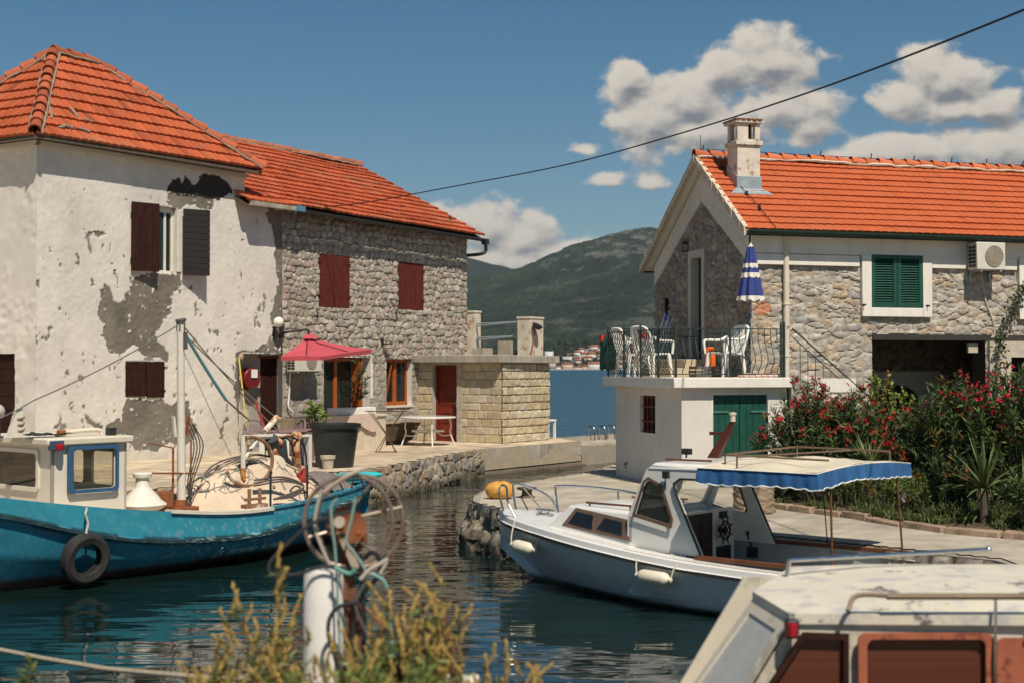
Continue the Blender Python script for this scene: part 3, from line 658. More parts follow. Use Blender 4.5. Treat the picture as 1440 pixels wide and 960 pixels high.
# reveals and lintels
def reveal(mb, r, d=.25, c=(.6,.56,.5), bottom=True):
    x0, x1, a, b = r
    mb.box(x0-.03, x0, .001, d, a, b, c); mb.box(x1, x1+.03, .001, d, a, b, c); mb.box(x0-.03, x1+.03, .001, d, b, b+.03, c)
    if bottom: mb.box(x0-.03, x1+.03, .001, d, a-.03, a, c)
mb = MB(); reveal(mb, H_up, .2); bL(mb, 'window_reveal', M_plast, WH); mb = MB(); reveal(mb, H_dn, .1); bL(mb, 'window_reveal', M_plast, WH); mb = MB(); x0, x1, a, b = H_dr
reveal(mb, H_dr, .30, (.60,.56,.49), False)
mb.box(x0-.03, LF.y(366,560,.3)[0], .30, .36, 0, b+.03, (.34,.32,.28)); mb.box(x0-.03, x0+.55, .25, .30, 0, 1.0, (.5,.46,.4))
bL(mb, 'doorway_reveal', M_plast, WH); mb = MB(); mb.box(WX0+.001, WX0+.25, .60, .63, 0, 2.32, (.55,.5,.45)); mb.box(WX0+.001, WX0+.25, 1.85, 1.88, 0, 2.32, (.55,.5,.45)); mb.box(WX0+.001, WX0+.25, .63, 1.85, 2.29, 2.32, (.55,.5,.45)); bL(mb, 'side_door_reveal', M_plast, WH)
mb = MB(); xd = LF.y(366,560,.3)[0]; mb.box(xd, x1, .31, .36, .0, b-.06)
for k in range(5): mb.box(xd+.02+k*(x1-xd-.04)/5, xd+.01+(k+1)*(x1-xd-.04)/5, .295, .315, .04, b-.14)
bL(mb, 'door', M_dkwood, WH)
mb = MB(); mb.box(xd-.06, x1, .26, .31, b-.11, b-.04); bL(mb, 'door_head', M_door, WH)
mb = MB(); mb.box(WX0+.08, WX0+.13, .63, 1.85, 0, 2.29)
for k in range(8): mb.box(WX0+.06, WX0+.085, .65, 1.83, .03+k*.28, .03+k*.28+.27)
bL(mb, 'door', M_dkwood, WH, label='brown boarded door at the left end of the house')
# upper window: cream frame, tilted sash, two shutters
x0, x1, a, b = H_up
fr = MB(); f = .07
fr.box(x0, x0+f, .10, .17, a, b); fr.box(x1-f, x1, .10, .17, a, b); fr.box(x0, x1, .10, .17, a, a+f); fr.box(x0, x1, .10, .17, b-f, b)
WN = bL(fr, 'window', mat('cream_frame', (.70,.66,.56), rough=.4, var=.05), WH, bevel=.006)
sh = MB(); sh.box(x0+f+.02, x0+f+.07, .13, .16, a+f, b-f); sh.box((x0+x1)/2+.03, (x0+x1)/2+.09, .11, .15, a+f, b-f); sh.box(x0+f, x1-f, .12, .15, b-f-.05, b-f)
bL(sh, 'sash', MT['cream_frame'], WN)
g = MB(); g.box(x0+f, x1-f, .135, .14, a+f, b-f); bL(g, 'pane', M_glassd, WN)
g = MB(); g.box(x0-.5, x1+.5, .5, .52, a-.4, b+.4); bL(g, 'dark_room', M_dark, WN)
def shutter(x, z0, z1, w, ang, y0=-.03, boards=4, horiz=False, mt=M_shut, par=WH, battens=True, th=.035, name='shutter'):
    """hinged at x, opening out by ang; w signed: the leaf runs to x+w when closed"""
    mb = MB(); sg = 1 if w > 0 else -1; M0 = np.array(Matrix.Translation((x, y0, 0)) @ Matrix.Rotation(-sg*ang, 4, 'Z')); mb.M = M0; w_ = abs(w)
    X = lambda a_, b_: (min(sg*a_, sg*b_), max(sg*a_, sg*b_))
    if horiz:
        nb = max(3, int((z1-z0)/.13))
        for k in range(nb): mb.box(*X(0, w_), -th, 0, z0+(z1-z0)*k/nb+.004, z0+(z1-z0)*(k+1)/nb-.004)
        mb.box(*X(.02, w_-.02), -th*.7, th*.2, z0, z1)
    else:
        for k in range(boards): mb.box(*X(w_*k/boards+.003, w_*(k+1)/boards-.003), -th, -.004, z0+RND.uniform(-.01,.01), z1)
        if battens:
            for zz in (z0+.14*(z1-z0), z0+.8*(z1-z0)): mb.box(*X(.0, w_), -.004, .018, zz, zz+.07)
            for zz in (z0+.17*(z1-z0), z0+.83*(z1-z0)): mb.box(*X(-.03, .14), -th-.008, -th+.002, zz, zz+.03)
    return bL(mb, name, mt, par, bevel=.004)
e0 = LF.y(181,300)[0]; zt = LF.y(200,286)[2]; zb = LF.y(200,382)[2]
shutter(e0+.02, zb, zt, .68, math.radians(12), -.05, 4, mt=M_dkwood)
shutter(x1+.10, zb-.02, zt-.02, .62, math.radians(24), -.10, horiz=True, mt=mat('black_wood', (.018,.013,.012), rough=.6, var=.3, vs=8, bump=.3))
x0, x1, a, b = H_dn; xm = (x0+x1)/2
shutter(x0, a, b, xm-x0-.01, .03, -.0, 3, mt=M_dkwood); shutter(x1, a-.03, b-.01, xm-x1+.01, .05, -.0, 3, mt=M_dkwood)
# hipped roof
zE = 6.63; yF = -.38; xE0, xE1 = -13.11, -6.62; xA, xB, yR, zA = -10.75, -9.50, 2.0, 8.93; yB = 4.38
mb = MB()
tile_plane(mb, (xE0,yF,zE-.03), (xE1,yF,zE+.02), (xA,yR,zA), (xB,yR,zA-.04), .355, .20, 1, lip=.052)
tile_plane(mb, (xE0,yB,zE), (xE0,yF,zE-.03), (xA,yR,zA), (xA,yR,zA), .355, .20, 4, lip=.052)
tile_plane(mb, (xE1,yF,zE+.02), (xE1,yB,zE), (xB,yR,zA-.04), (xB,yR,zA-.04), .355, .20, 5)
tile_plane(mb, (xE1,yB,zE), (xE0,yB,zE), (xB,yR,zA-.04), (xA,yR,zA), .355, .20, 6)
RW = bL(mb, 'roof', M_tile, WH)
mb = MB(); mo = MB()
for P_, Q_, sd_ in (((xE0,yF,zE+.02),(xA,yR,zA+.03),1), ((xE1,yF,zE+.06),(xB,yR,zA),2), ((xA,yR,zA+.03),(xB,yR,zA),3), ((xE0,yB,zE+.02),(xA,yR,zA+.03),4), ((xE1,yB,zE+.02),(xB,yR,zA),5)):
    ridge_tiles(mb, mo, P_, Q_, .115, .38, sd_, (.38,.10,.045))
ns_ = np.cross((1, 0, 0), (0, yR-yF, zA-zE)); ns_ = ns_/np.linalg.norm(ns_)
for pts in ([(57,118),(66,130),(70,152),(72,166)], [(66,132),(82,135)], [(82,178),(105,180),(127,186)], [(98,152),(112,166),(130,172)]):
    q = []
    for (u_, v_) in pts:   # meet the sight line with the front slope
        o_ = LF.L((0,0,CZ)); d_ = LF.R.T @ ray(u_, v_); n_ = np.array([0, -(zA-zE), (yR-yF)]); t_ = np.dot(np.array([0, yF, zE+.05])-o_, n_)/np.dot(d_, n_); q.append(o_+d_*t_)
    c_ = curve(q, 8); mo.tube(c_+np.random.RandomState(2).randn(*c_.shape)*.012, .022+.022*np.random.RandomState(5).rand(len(c_)), n=6)
bL(mb, 'ridge_tiles', M_tile, RW); bL(mo, 'mortar', M_mortar, RW)
mb = MB(); mb.col = (.5,.46,.4)
mb.add([(xE0+.04,yF+.04,zE-.05),(xE1-.04,yF+.04,zE-.02),(xE1-.04,yB,zE-.04),(xE0+.04,yB,zE-.04)], [(3,2,1,0)])
mb.box(WX0-.10, WXR+.05, -.12, .0, zE-.16, zE-.08); mb.box(WX0-.12, WX0, -.12, 4.7, zE-.16, zE-.08)
bL(mb, 'eave', M_plast, WH)
mb = MB(); mb.box(xE0+.02, xE1-.02, yF, yF+.03, zE-.085, zE-.02); mb.box(xE0, xE0+.03, yF, yB, zE-.085, zE-.02); bL(mb, 'fascia', mat('old_board', (.10,.075,.055), rough=.9), WH)

# stone house
S1 = R2(LF, 448, 359, 491, 434); S2 = R2(LF, 559, 370, 595, 437); BWn = R2(LF, 543, 505, 579, 569)
FDr = (LF.y(437,520)[0]+.1, LF.y(520,520)[0], 0.0, LF.y(480,495)[2]); FD = (LF.y(455,520)[0], FDr[1], 0, LF.y(480,502)[2])
holes = [S1, S2, BWn, FD]
holes = [(q[0], q[1], max(q[2], 0), q[3]) for q in holes]
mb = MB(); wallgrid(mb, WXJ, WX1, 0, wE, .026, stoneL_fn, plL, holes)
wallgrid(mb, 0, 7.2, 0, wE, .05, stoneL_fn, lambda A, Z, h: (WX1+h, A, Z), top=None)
gf = np.array([[0, wE], [7.3, wE]]);
mb.add([(WX1,-.0,wE),(WX1,8.4,wE),(WX1,4.2,wE+2.15)], [(0,1,2)], (.33,.30,.26)); mb.add([(WXR,0,wE-.3),(WXR,8.4,wE-.3),(WXR,4.2,wE+2.15)], [(0,1,2)], (.33,.30,.26))
mb.box(WXR, WX1, 8.0, 8.2, 0, wE, (.33,.30,.26)); bL(mb, 'wall', M_stone, SH)
mb = MB(); reveal(mb, BWn, .24, (.66,.62,.55)); mb.box(BWn[0]-.02, BWn[1]+.05, -.05, .0, BWn[2]-.05, BWn[2], (.6,.55,.48)); bL(mb, 'window_reveal', M_plast, SH); mb = MB(); reveal(mb, FD, .36, (.72,.68,.6), False)
mb.box(FD[0]-.35, FD[1]+.0, -.03, -.001, FD[3], FD[3]+.13, (.68,.64,.57)); mb.box(FD[1], FD[1]+.10, -.03, .0, 1.2, FD[3]+.13, (.70,.66,.6))
bL(mb, 'door_surround', M_plast, SH)
for q in (S1, S2):
    m_ = (q[0]+q[1])/2
    mb = MB(); reveal(mb, q, .08, (.2,.17,.14)); bL(mb, 'reveal', M_plast, SH)
    shutter(q[0], q[2], q[3], m_-q[0]-.006, .0, .015, 3, par=SH); shutter(q[1], q[2], q[3], m_-q[1]+.006, 0, .015, 3, par=SH)
    mb = MB()
    for xx in (q[0], q[1]):
        for zz in (q[2]+.2*(q[3]-q[2]), q[2]+.83*(q[3]-q[2])): mb = MB(); mb.box(xx-.05, xx+.03, -.045, -.02, zz, zz+.035); bL(mb, 'hinge', M_black, SH)
    mb = MB(); mb.tube([(q[0]-.12,-.06,q[2]-.02),(q[0]-.12,-.07,q[2]-.2),(q[0]-.08,-.05,q[2]-.28)], .014); bL(mb, 'shutter_catch', M_black, SH)
def wood_window(q, y0, name='window', two=True, par=None, pm=M_owood, mull=.5):
    par = SH if par is None else par
    x0, x1, a, b = q; f = .075; mb = MB()
    mb.box(x0, x0+f, y0, y0+.07, a, b); mb.box(x1-f, x1, y0, y0+.07, a, b); mb.box(x0, x1, y0, y0+.07, a, a+f+.03); mb.box(x0, x1, y0, y0+.07, b-f, b)
    xm = x0+(x1-x0)*mull
    mb.box(xm-.06, xm+.06, y0-.02, y0+.05, a+.05, b-.04)
    w_ = bL(mb, name, pm, par, bevel=.005)
    g = MB(); g.box(x0+f, x1-f, y0+.03, y0+.036, a+f, b-f); bL(g, 'pane', M_glassd, w_)
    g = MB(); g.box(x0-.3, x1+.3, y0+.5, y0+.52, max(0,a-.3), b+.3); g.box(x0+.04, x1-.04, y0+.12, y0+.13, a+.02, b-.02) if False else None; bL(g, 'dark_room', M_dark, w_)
    return w_
ww = wood_window(BWn, .16); wd = wood_window((FD[0], FD[1], .02, FD[3]-.02), .28, 'french_door', mull=.42)
x0, x1, a, b = BWn; mb = MB(); mb.hexa([(x0+.11,.12,a+.12),(x0+.15,.12,a+.12),(x0+.15,.16,a+.12),(x0+.11,.16,a+.12)], [(x0+.30,.05,b-.1),(x0+.34,.05,b-.1),(x0+.34,.09,b-.1),(x0+.30,.09,b-.1)]); bL(mb, 'sash', M_owood, ww)
x0, x1, a, b = FD; mb = MB(); mb.box(x1-.42, x1-.37, .0, .28, .02, b-.1); mb.box(x1-.42, x1-.36, -.05, .0, .02, b-.1)
bL(mb, 'door_leaf', M_owood, wd)
# roof of the stone house: gable, ridge parallel to the front
zE2 = 5.80; yF2 = -.42; xL2, xR2 = -7.2, 2.62; yR2, zR2 = 4.2, 8.28
mb = MB()
tile_plane(mb, (xL2,yF2,zE2+.1), (xR2,yF2,zE2), (xL2,yR2,zR2), (xR2-.02,yR2,zR2-.05), .375, .21, 11, lip=.045, sag=.05, tone=(.40,.083,.030))
tile_plane(mb, (xR2,8.8,zE2), (xL2,8.8,zE2), (xR2,yR2,zR2-.05), (xL2,yR2,zR2), .375, .21, 12)
RS = bL(mb, 'roof', M_tile, SH)
mb = MB(); mo = MB(); ridge_tiles(mb, mo, (xR2,yR2,zR2-.06), (xL2-3.2,yR2,zR2-.01), .10, .36, 9, (.36,.13,.07)); bL(mb, 'ridge_tiles', M_tile, RS); bL(mo, 'mortar', M_mortar, RS)
mb = MB(); mb.add([(xL2,yF2+.05,zE2+.02),(xR2-.05,yF2+.05,zE2-.05),(xR2-.05,yR2,zR2-.15),(xL2,yR2,zR2-.1)], [(3,2,1,0)]); mb.add([(xL2,8.8,zE2-.03),(xR2-.05,8.8,zE2-.05),(xR2-.05,yR2,zR2-.15),(xL2,yR2,zR2-.1)], [(0,1,2,3)])
bL(mb, 'eave', mat('old_board'), SH)
mb = MB(); c_ = [(xL2+1.75+.0,yF2-.05,zE2+.02),(0,yF2-.05,zE2-.06),(xR2+.02,yF2-.06,zE2-.10)]
for A_, B_ in zip(curve(c_, 6)[:-1], curve(c_, 6)[1:]):
    A_, B_ = np.array(A_), np.array(B_)
    V = [p+np.array([0, math.cos(t)*.075, math.sin(t)*.075]) for p in (A_, B_) for t in np.linspace(math.pi, 2*math.pi, 8)]
    mb.add(V+[v+np.array([0, 0, .012]) for v in V], [(i, i+1, i+9, i+8) for i in range(7)]+[(16+i, 24+i, 25+i, 17+i) for i in range(7)])
G_ = bL(mb, 'gutter', M_black, SH)
mb = MB(); mb.box(xR2-.12, xR2+.06, yF2-.14, yF2+.02, zE2-.24, zE2-.09); mb.tube(curve([(xR2-.02,yF2-.06,zE2-.22),(xR2-.0,yF2-.05,zE2-.42),(xR2-.10,yF2+.08,zE2-.52),(xR2-.3,.25,zE2-.56)], 6), .05, c=(.5,.5,.5)); bL(mb, 'downpipe', M_black, SH)
mb = MB(); mb.box(xL2+.15, xL2+1.7, yF2-.10, yF2+.06, zE2-.02, zE2+.08); bL(mb, 'concrete_gutter', M_conc, SH)
mb = MB(); mb.box(xL2+1.62, xL2+1.88, yF2-.16, yF2+.02, zE2-.03, zE2+.10); bL(mb, 'blue_gutter_piece', mat('blue_tin', (.08,.22,.32), rough=.6), SH)
mb = MB(); q = [LF.hit(a_, b_, 1, .6) for a_, b_ in ((522,294),(548,300),(562,312),(563,322))]
mb.tube(curve([(q_[0], .1+.45*(5.80+.0-5.8)+0, 0) if False else (q_[0], .35-(i*.16), zE2+.42-(i*.10)) for i, q_ in enumerate(q)], 5), .018); bL(mb, 'roof_cable', mat('pale_cable', (.5,.35,.28)), RS)

# brick outbuilding
AX0, AX1, AY = 0.0, 2.36, -2.74
AN = T(LF, 'stone_outbuilding', 'small squared-stone outbuilding with a flat concrete roof and a red door', 'outbuilding', (0, AY, 0))
def bA(mb, name, mt, par=None, **k): return shift(mb, 0, AY).build(name, mt, par or AN, **k)
def block_fn(seed, deep):
    def fn(A, Z):
        ch = .213; i = np.floor(Z/ch).astype(int); fz = Z/ch-i; off = _T[seed][i & 255, 2]*3
        u = (A+off)/.34; j = np.floor(u).astype(int); fx = u-j; lo = (_T[seed+1][i & 255, j & 255]-.5)*.5*1; hi = (_T[seed+1][i & 255, (j+1) & 255]-.5)*.5
        m0 = fx < lo; m1 = fx > 1+hi; jj = np.where(m0, j-1, np.where(m1, j+1, j)); L0 = np.abs(fx-lo); L1 = np.abs(fx-1-hi)
        ex = np.minimum(L0, L1)*.34; ez = np.minimum(fz, 1-fz)*ch; e = np.minimum(ex, ez); m = sstep(.003, .016+.006*deep, e+(fbm(A*12, Z*12, 5, 3)-.5)*.006)
        I = _T[seed+2][i & 255, jj & 255]; J = _T[seed+3][i & 255, jj & 255]; n = fbm(A*8, Z*8, 8, 5); n2 = fbm(A*22, Z*22, 9, 3)
        h = m*(.012+.018*J+deep*(.02+.05*n))+(n2-.5)*.012*(1+deep)
        tn = np.array([(.50,.41,.27),(.56,.48,.34),(.44,.35,.22),(.53,.43,.27),(.47,.40,.30)]); c = tn[np.clip((I*5).astype(int), 0, 4)]*(.74+.5*n[..., None])
        return h, np.array([.36,.32,.25])*(.7+.6*n[..., None])*(1-m[..., None])+c*m[..., None]
    return fn
ADr = (LF.x(643,600,0)[1], LF.x(609,600,0)[1], 0, 2.08)
mb = MB(); mb.box(AX0+.01, AX0+.2, AY+.01, AY+.2, 0, 2.13, (.42,.35,.24)); wallgrid(mb, AY-.026, 0, 0, 2.14, .022, block_fn(2, 0), lambda A, Z, h: (AX0-h, A, Z), [ADr], flip=True)
wallgrid(mb, AX0-.022, AX1+.02, 0, 2.14, .022, block_fn(7, .8), lambda A, Z, h: (A, AY-h, Z))
wallgrid(mb, AY, 0, 0, 2.14, .05, block_fn(12, .2), lambda A, Z, h: (AX1+h, A, Z)); bA(mb, 'wall', M_stone)
mb = MB(); y0, y1 = ADr[0], ADr[1]
mb.box(-.03, .22, y0-.16, y0-.0, 0, 2.14); mb.box(-.02, .2, y1, y1+.03, 0, 2.14); mb.box(-.02, .2, y0, y1, 2.08, 2.135); bA(mb, 'door_surround', mat('grey_render', (.40,.37,.31), rough=.9, var=.2, bump=.3))
mb = MB(); mb.box(.12, .19, y0, y0+.06, 0, 2.08); mb.box(.12, .19, y1-.06, y1, 0, 2.08); mb.box(.12, .19, y0, y1, 2.02, 2.08); mb.box(.17, .21, y0+.06, y1-.06, .0, 2.02)
for z0_, z1_ in ((.12,.42),(.5,.68),(.76,.92),(1.0,1.16),(1.25,1.9)): mb.box(.155, .172, y0+.16, y1-.16, z0_, z1_)
mb.box(.08, .13, y0-.0, y1, 0, .04); dr = bA(mb, 'door', M_door, bevel=.012)
mb = MB(); mb.box(.13, .16, y0+.08, y0+.14, .95, 1.12); mb.tube([(.12,y0+.11,1.05),(.1,y0+.11,1.05),(.1,y0+.22,1.05)], .01); bA(mb, 'handle', M_steel, dr)
mb = MB()
mb.hexa([(AX0-.30,.25,2.14),(AX0-.30,AY-.14,2.14),(AX1+.28,AY-.22,2.13),(AX1+.28,.25,2.13)], [(AX0-.30,.25,2.35),(AX0-.30,AY-.14,2.35),(AX1+.28,AY-.22,2.33),(AX1+.28,.25,2.35)]); slab = bA(mb, 'roof_slab', M_conc, bevel=.02)
pm = mat('old_plaster', (.56,.50,.40), rough=.9, var=.15, vs=4, bump=.3, under=(.40,.24,.15), wear=.42, ws=5)
def pillar(xa, xb, ya, yb, h, lab):
    mb = MB(); mb.box(xa, xb, ya, yb, 2.34, 2.34+h); mb.box(xa-.02, xb+.02, ya-.02, yb+.02, 2.34+h, 2.40+h, (.4,.3,.25)); return bA(mb, 'roof_pillar', pm, label=lab, bevel=.012)
pA = LF.y(741,480,AY+.1)[0]; pB = LF.y(770,480,AY+.1)[0]; hA = LF.y(755,446,AY+.1)[2]-2.34-.06
pillar(pA+.08, pB-.30, AY+.05, AY+.47, hA, 'plastered corner pillar carrying the lamp'); 
pC = LF.y(658,480,-.25)[0]; pillar(WX1+.03, WX1+.33, -.30, .0, LF.y(662,437,-.2)[2]-2.4, 'narrow pillar against the stone house')
mb = MB()
for zz in (LF.y(741,449,AY+.2)[2], LF.y(741,469,AY+.2)[2]):
    for k, (ya, yb) in enumerate(((.08, .0), (.25, .25))):
        mb.tube([(pA+.15, AY+ya+.05, zz-.06-k*.03*0), (WX1+.15, -.15+yb*.1, zz-.07-k*.07)], .022)
bA(mb, 'railing', M_galv)
mb = MB(); mb.box(1.7, 1.76, -2.0, -1.5, 2.35, 2.75); mb.box(2.1, 2.5, -2.2, -1.8, 2.35, 2.5); mb.box(.9, 1.3, -1.6, -1.2, 2.35, 2.55); bA(mb, 'rubble_on_roof', M_conc)
FLm = T(LF, 'flood_lamp', 'black floodlight clamped to the corner pillar of the flat roof', 'lamp', (pA+.2, AY+.02, 2.34+hA-.4))
mb = MB(); mb.at(0, -.12, .18, rx=.5); mb.lathe([(.02,-.06),(.10,-.05),(.15,.03),(.15,.06)], n=16); mb.M = None; mb.build('lamp_head', M_black, FLm)
mb = MB(); mb.tube([(0,-.1,.2),(.05,0,.22),(.05,.03,.1)], .02); mb.tube(curve([(.0,-.05,.1),(-.05,-.06,-.15),(-.2,-.06,-.5),(-.24,-.06,-.62)], 5), .022); mb.build('bracket', M_rust, FLm)

# lights, boxes and things on the left houses
def ac_unit(fr, at, w, h, d, label, rot=0, parts=True):
    t = T(fr, 'air_conditioner', label, 'air conditioner', at, 'wall mounted air conditioners', rot)
    mb = MB(); mb.box(0, w, -d, 0, 0, h); mb.build('casing', mat('ac_enamel', (.60,.57,.49), rough=.45, var=.05), t, bevel=.015)
    cx, cz = w*.60, h*.5; r = h*.38; mb = MB()
    for k in range(6):
        rr_ = r*(k+1)/6; mb.tube([(cx+rr_*math.cos(a_), -d-.012, cz+rr_*math.sin(a_)) for a_ in np.linspace(0, 2*math.pi, 28, endpoint=False)], .0035, 5, closed=True)
    for k in range(12):
        a_ = k*math.pi/6; mb.tube([(cx+.03*math.cos(a_), -d-.012, cz+.03*math.sin(a_)), (cx+r*math.cos(a_), -d-.012, cz+r*math.sin(a_))], .0025, 4)
    mb.build('fan_grille', mat('ac_grille', (.45,.42,.36), rough=.5), t)
    mb = MB(); mb.M = np.array(Matrix.Translation((cx, -d-.004, cz)) @ Matrix.Rotation(math.pi/2, 4, 'X')); mb.lathe([(0,0),(r,0),(r,.008),(0,.009)], n=28); mb.M = None; mb.build('fan', mat('ac_fan', (.20,.165,.12), rough=.7), t)
    mb = MB()
    for i in range(2):
        for j in range(6): mb.box(-.004, .004, -d+.04+i*.5*(d-.06), -d+.02+(i+1)*.48*(d-.04), .05+j*(h-.1)/6, .05+(j+.75)*(h-.1)/6)
    mb.build('side_vent', M_black, t)
    mb = MB(); mb.box(.08, .11, -d, .12, -.035, -.001); mb.box(w-.11, w-.08, -d, .12, -.035, -.001); mb.box(.08, .11, .06, .1, -.2, -.03); mb.box(w-.11, w-.08, .06, .1, -.2, -.03); mb.build('bracket', M_galv, t)
    return t
a_ = LF.y(416,522,-.42); b_ = LF.y(452,497,-.42); ACL = ac_unit(LF, (a_[0]+.0, -.12, a_[2]), b_[0]-a_[0]+.02, abs(b_[2]-a_[2])+.06, .30, 'white air conditioner under the red parasol on the cobble wall')
mb = MB(); x_ = a_[0]+.15; mb.tube(curve([(x_,-.1,-.02),(x_+.02,-.06,-.5),(x_-.02,-.07,-.85),(x_+.12,-.1,-1.0)], 6)-np.array([a_[0],-.0,0])+np.array([0,.12,0]), .022); mb.build('pipe', M_plastic, ACL)
gl = LF.y(391,453,-.2); GL = T(LF, 'globe_lamp', 'white glass globe lamp where white plaster meets cobble wall', 'lamp', (gl[0], 0, gl[2]-.1))
mb = MB(); mb.ball(0, -.22, .1, .125, n=16); mb.build('globe', mat('milk_glass', (.78,.75,.66), rough=.25, var=.03), GL)
mb = MB(); mb.box(.03, .08, -.05, -.0, -.30, .0); mb.tube([(.05,-.03,-.05),(0,-.18,-.02)], .015); mb.build('bracket', M_black, GL)
wl = LF.y(545,482,-.2); WL = T(LF, 'wall_lamp', 'small black lamp above the brown window of the cobble wall', 'lamp', (wl[0], 0, wl[2]))
mb = MB(); mb.box(-.06, .02, -.06, .0, -.06, .12); mb.tube([(-.02,-.04,.0),(.0,-.15,-.02),(.06,-.2,-.03)], .018); mb.lathe([(.11,0),(.10,.02),(.03,.05)], .06, -.2, -.05, 12); mb.build('lamp_body', M_black, WL)
hr = LF.y(350,533,.2); HR = T(LF, 'hose_reel', 'red hose reel hanging inside the doorway of the white house', 'hose reel', (hr[0]-.0, .17, hr[2]-.28))
mb = MB(); mb.M = np.array(Matrix.Translation((0, .0, .3)) @ Matrix.Rotation(math.pi/2, 4, 'X')); mb.lathe([(.05,-.09),(.25,-.10),(.27,-.07),(.16,-.05),(.16,.05),(.27,.07),(.25,.10),(.05,.09)], n=26); mb.M = None; mb.build('reel', mat('reel_red', (.15,.010,.010), rough=.4), HR)
mb = MB(); mb.box(-.06, .14, -.12, -.10, .32, .52); mb.build('paper', M_plastic, HR)
# yellow pole with a pulley, bracket wire
yp = LF.y(338,505,-.15); YP = T(LF, 'yellow_pole', 'thin yellow pole leaning at the left edge of the white house doorway', 'pole', (yp[0], -.15, 0))
mb = MB(); mb.tube([(.12,-.2,.0),(.0,.05,yp[2]+.05)], .018, c=(.62,.55,.12)); mb.build('pole', M_vc, YP)
mb = MB(); mb.ball(.08, .05, yp[2]+.06, .08, 1, .6, 1, 10, (.40,.30,.18)); mb.build('pulley', M_rope, YP)
yp = LF.y(351,580,-.2); YP2 = T(LF, 'yellow_pole', 'shorter yellow pole standing in the white house doorway', 'pole', (yp[0], -.1, 0)); mb = MB(); mb.tube([(0,-.1,0),(0.02,.05,yp[2])], .022, c=(.62,.48,.10)); mb.build('pole', M_vc, YP2)
# ---------------------------------------------------------------- right house (x along the front, y inward, z up from the pier)
RX1 = 9.4; RD = 4.31; ridY, ridZ = 1.80, 5.92; eF, eB = -.30, 4.50; zF, zB = 4.38, 4.02
def topg(A): return np.where(A < ridY, zF+.02+(A-eF)*(ridZ-zF)/(ridY-eF), ridZ-(A-ridY)*(ridZ-zB)/(eB-ridY))-.10
RH = T(RF, 'stone_cottage', 'rubble stone cottage with white gable band and bright orange roof on the right', 'house', (0, 0, 0))
TR_ = [(.38,.34,.28), (.41,.37,.31), (.34,.305,.26), (.45,.41,.35), (.38,.32,.25), (.31,.29,.265), (.41,.32,.23)]
def stoneR_fn(A, Z):
    h, C = rubble(A, Z, .25, .12, 1.0, 15, .036, TR_, (.37,.33,.27), .08)
    o = ((A-.22)**2/.028+(Z-3.03)**2/.016 < 1)[..., None]*(A[..., None] > -.05); C = C*(1-.7*o)+np.array([.50,.18,.08])*.7*o
    return h, C
def gableR_fn(A, Z):
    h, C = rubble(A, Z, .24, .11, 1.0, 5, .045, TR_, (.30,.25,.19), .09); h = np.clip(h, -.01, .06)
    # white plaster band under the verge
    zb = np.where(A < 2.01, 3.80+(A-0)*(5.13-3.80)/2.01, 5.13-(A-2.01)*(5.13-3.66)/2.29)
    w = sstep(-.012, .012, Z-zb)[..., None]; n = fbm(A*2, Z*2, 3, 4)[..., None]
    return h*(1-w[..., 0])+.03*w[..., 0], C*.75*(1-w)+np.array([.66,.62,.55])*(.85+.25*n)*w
win = (2.33, 3.38, 3.07, 4.02); log = (2.38, 4.74, 0, 2.60); drR = (5.25, 6.4, 0, 2.2); w2 = (5.66, 6.6, 3.05, 4.05); gD = (1.98, 2.46, 1.86, 4.08); gW = (3.58, 3.80, 2.95, 3.38)
mb = MB(); wallgrid(mb, 0, RX1, 0, zF-.02, .022, stoneR_fn, lambda A, Z, h: (A, -h, Z), [win, log, drR, w2])
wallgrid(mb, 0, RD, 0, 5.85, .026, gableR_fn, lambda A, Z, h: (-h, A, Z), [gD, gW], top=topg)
mb.box(.05, RX1, RD-.2, RD, 0, 3.95, (.4,.36,.3)); mb.add([(RX1,0,0),(RX1,RD,0),(RX1,RD,topg(np.array(RD))),(RX1,ridY,ridZ-.1),(RX1,0,topg(np.array(0.)))], [(0,1,2,3,4)], (.4,.36,.3))
mb.build('wall', M_stone, RH)
mb = MB(); mb.box(.0, 2.10, -.085, .0, 3.80, 3.99); mb.box(3.58, 5.38, -.085, 0, 3.80, 4.0); mb.box(6.88, RX1, -.085, 0, 3.80, 4.0)
mb.box(-.002, RX1, -.072, .0, 4.0, 4.34); mb.build('white_band', M_white, RH, bevel=.006)
def surround(q, w=.17, name='window_surround', bot=True, par=RH, th=.10, wb=None):
    mb = MB(); x0, x1, a, b = q; wb = w if wb is None else wb
    mb.box(x0-w, x0, -th, .12, a-(wb if bot else 0), b); mb.box(x1, x1+w, -th, .12, a-(wb if bot else 0), b); 
    if bot: mb.box(x0, x1, -th, .12, a-wb, a)
    return mb.build(name, M_white, par, bevel=.008)
surround(win, .19, wb=.16); surround(w2, .24, wb=.16)
def louvre(x0, x1, a, b, n, y=-.06):
    mb = MB(); f = .075
    mb.box(x0, x0+f, y-.03, y+.02, a, b); mb.box(x1-f, x1, y-.03, y+.02, a, b); mb.box(x0, x1, y-.029, y+.019, a, a+f+.03); mb.box(x0, x1, y-.029, y+.019, b-f, b)
    for k in range(n):
        z = a+f+.05+k*(b-a-2*f-.05)/n
        mb.hexa([(x0+f,y-.022,z),(x1-f,y-.022,z),(x1-f,y-.012,z),(x0+f,y-.012,z)], [(x0+f,y+.01,z+.035),(x1-f,y+.01,z+.035),(x1-f,y+.018,z+.035),(x0+f,y+.018,z+.035)])
    return mb
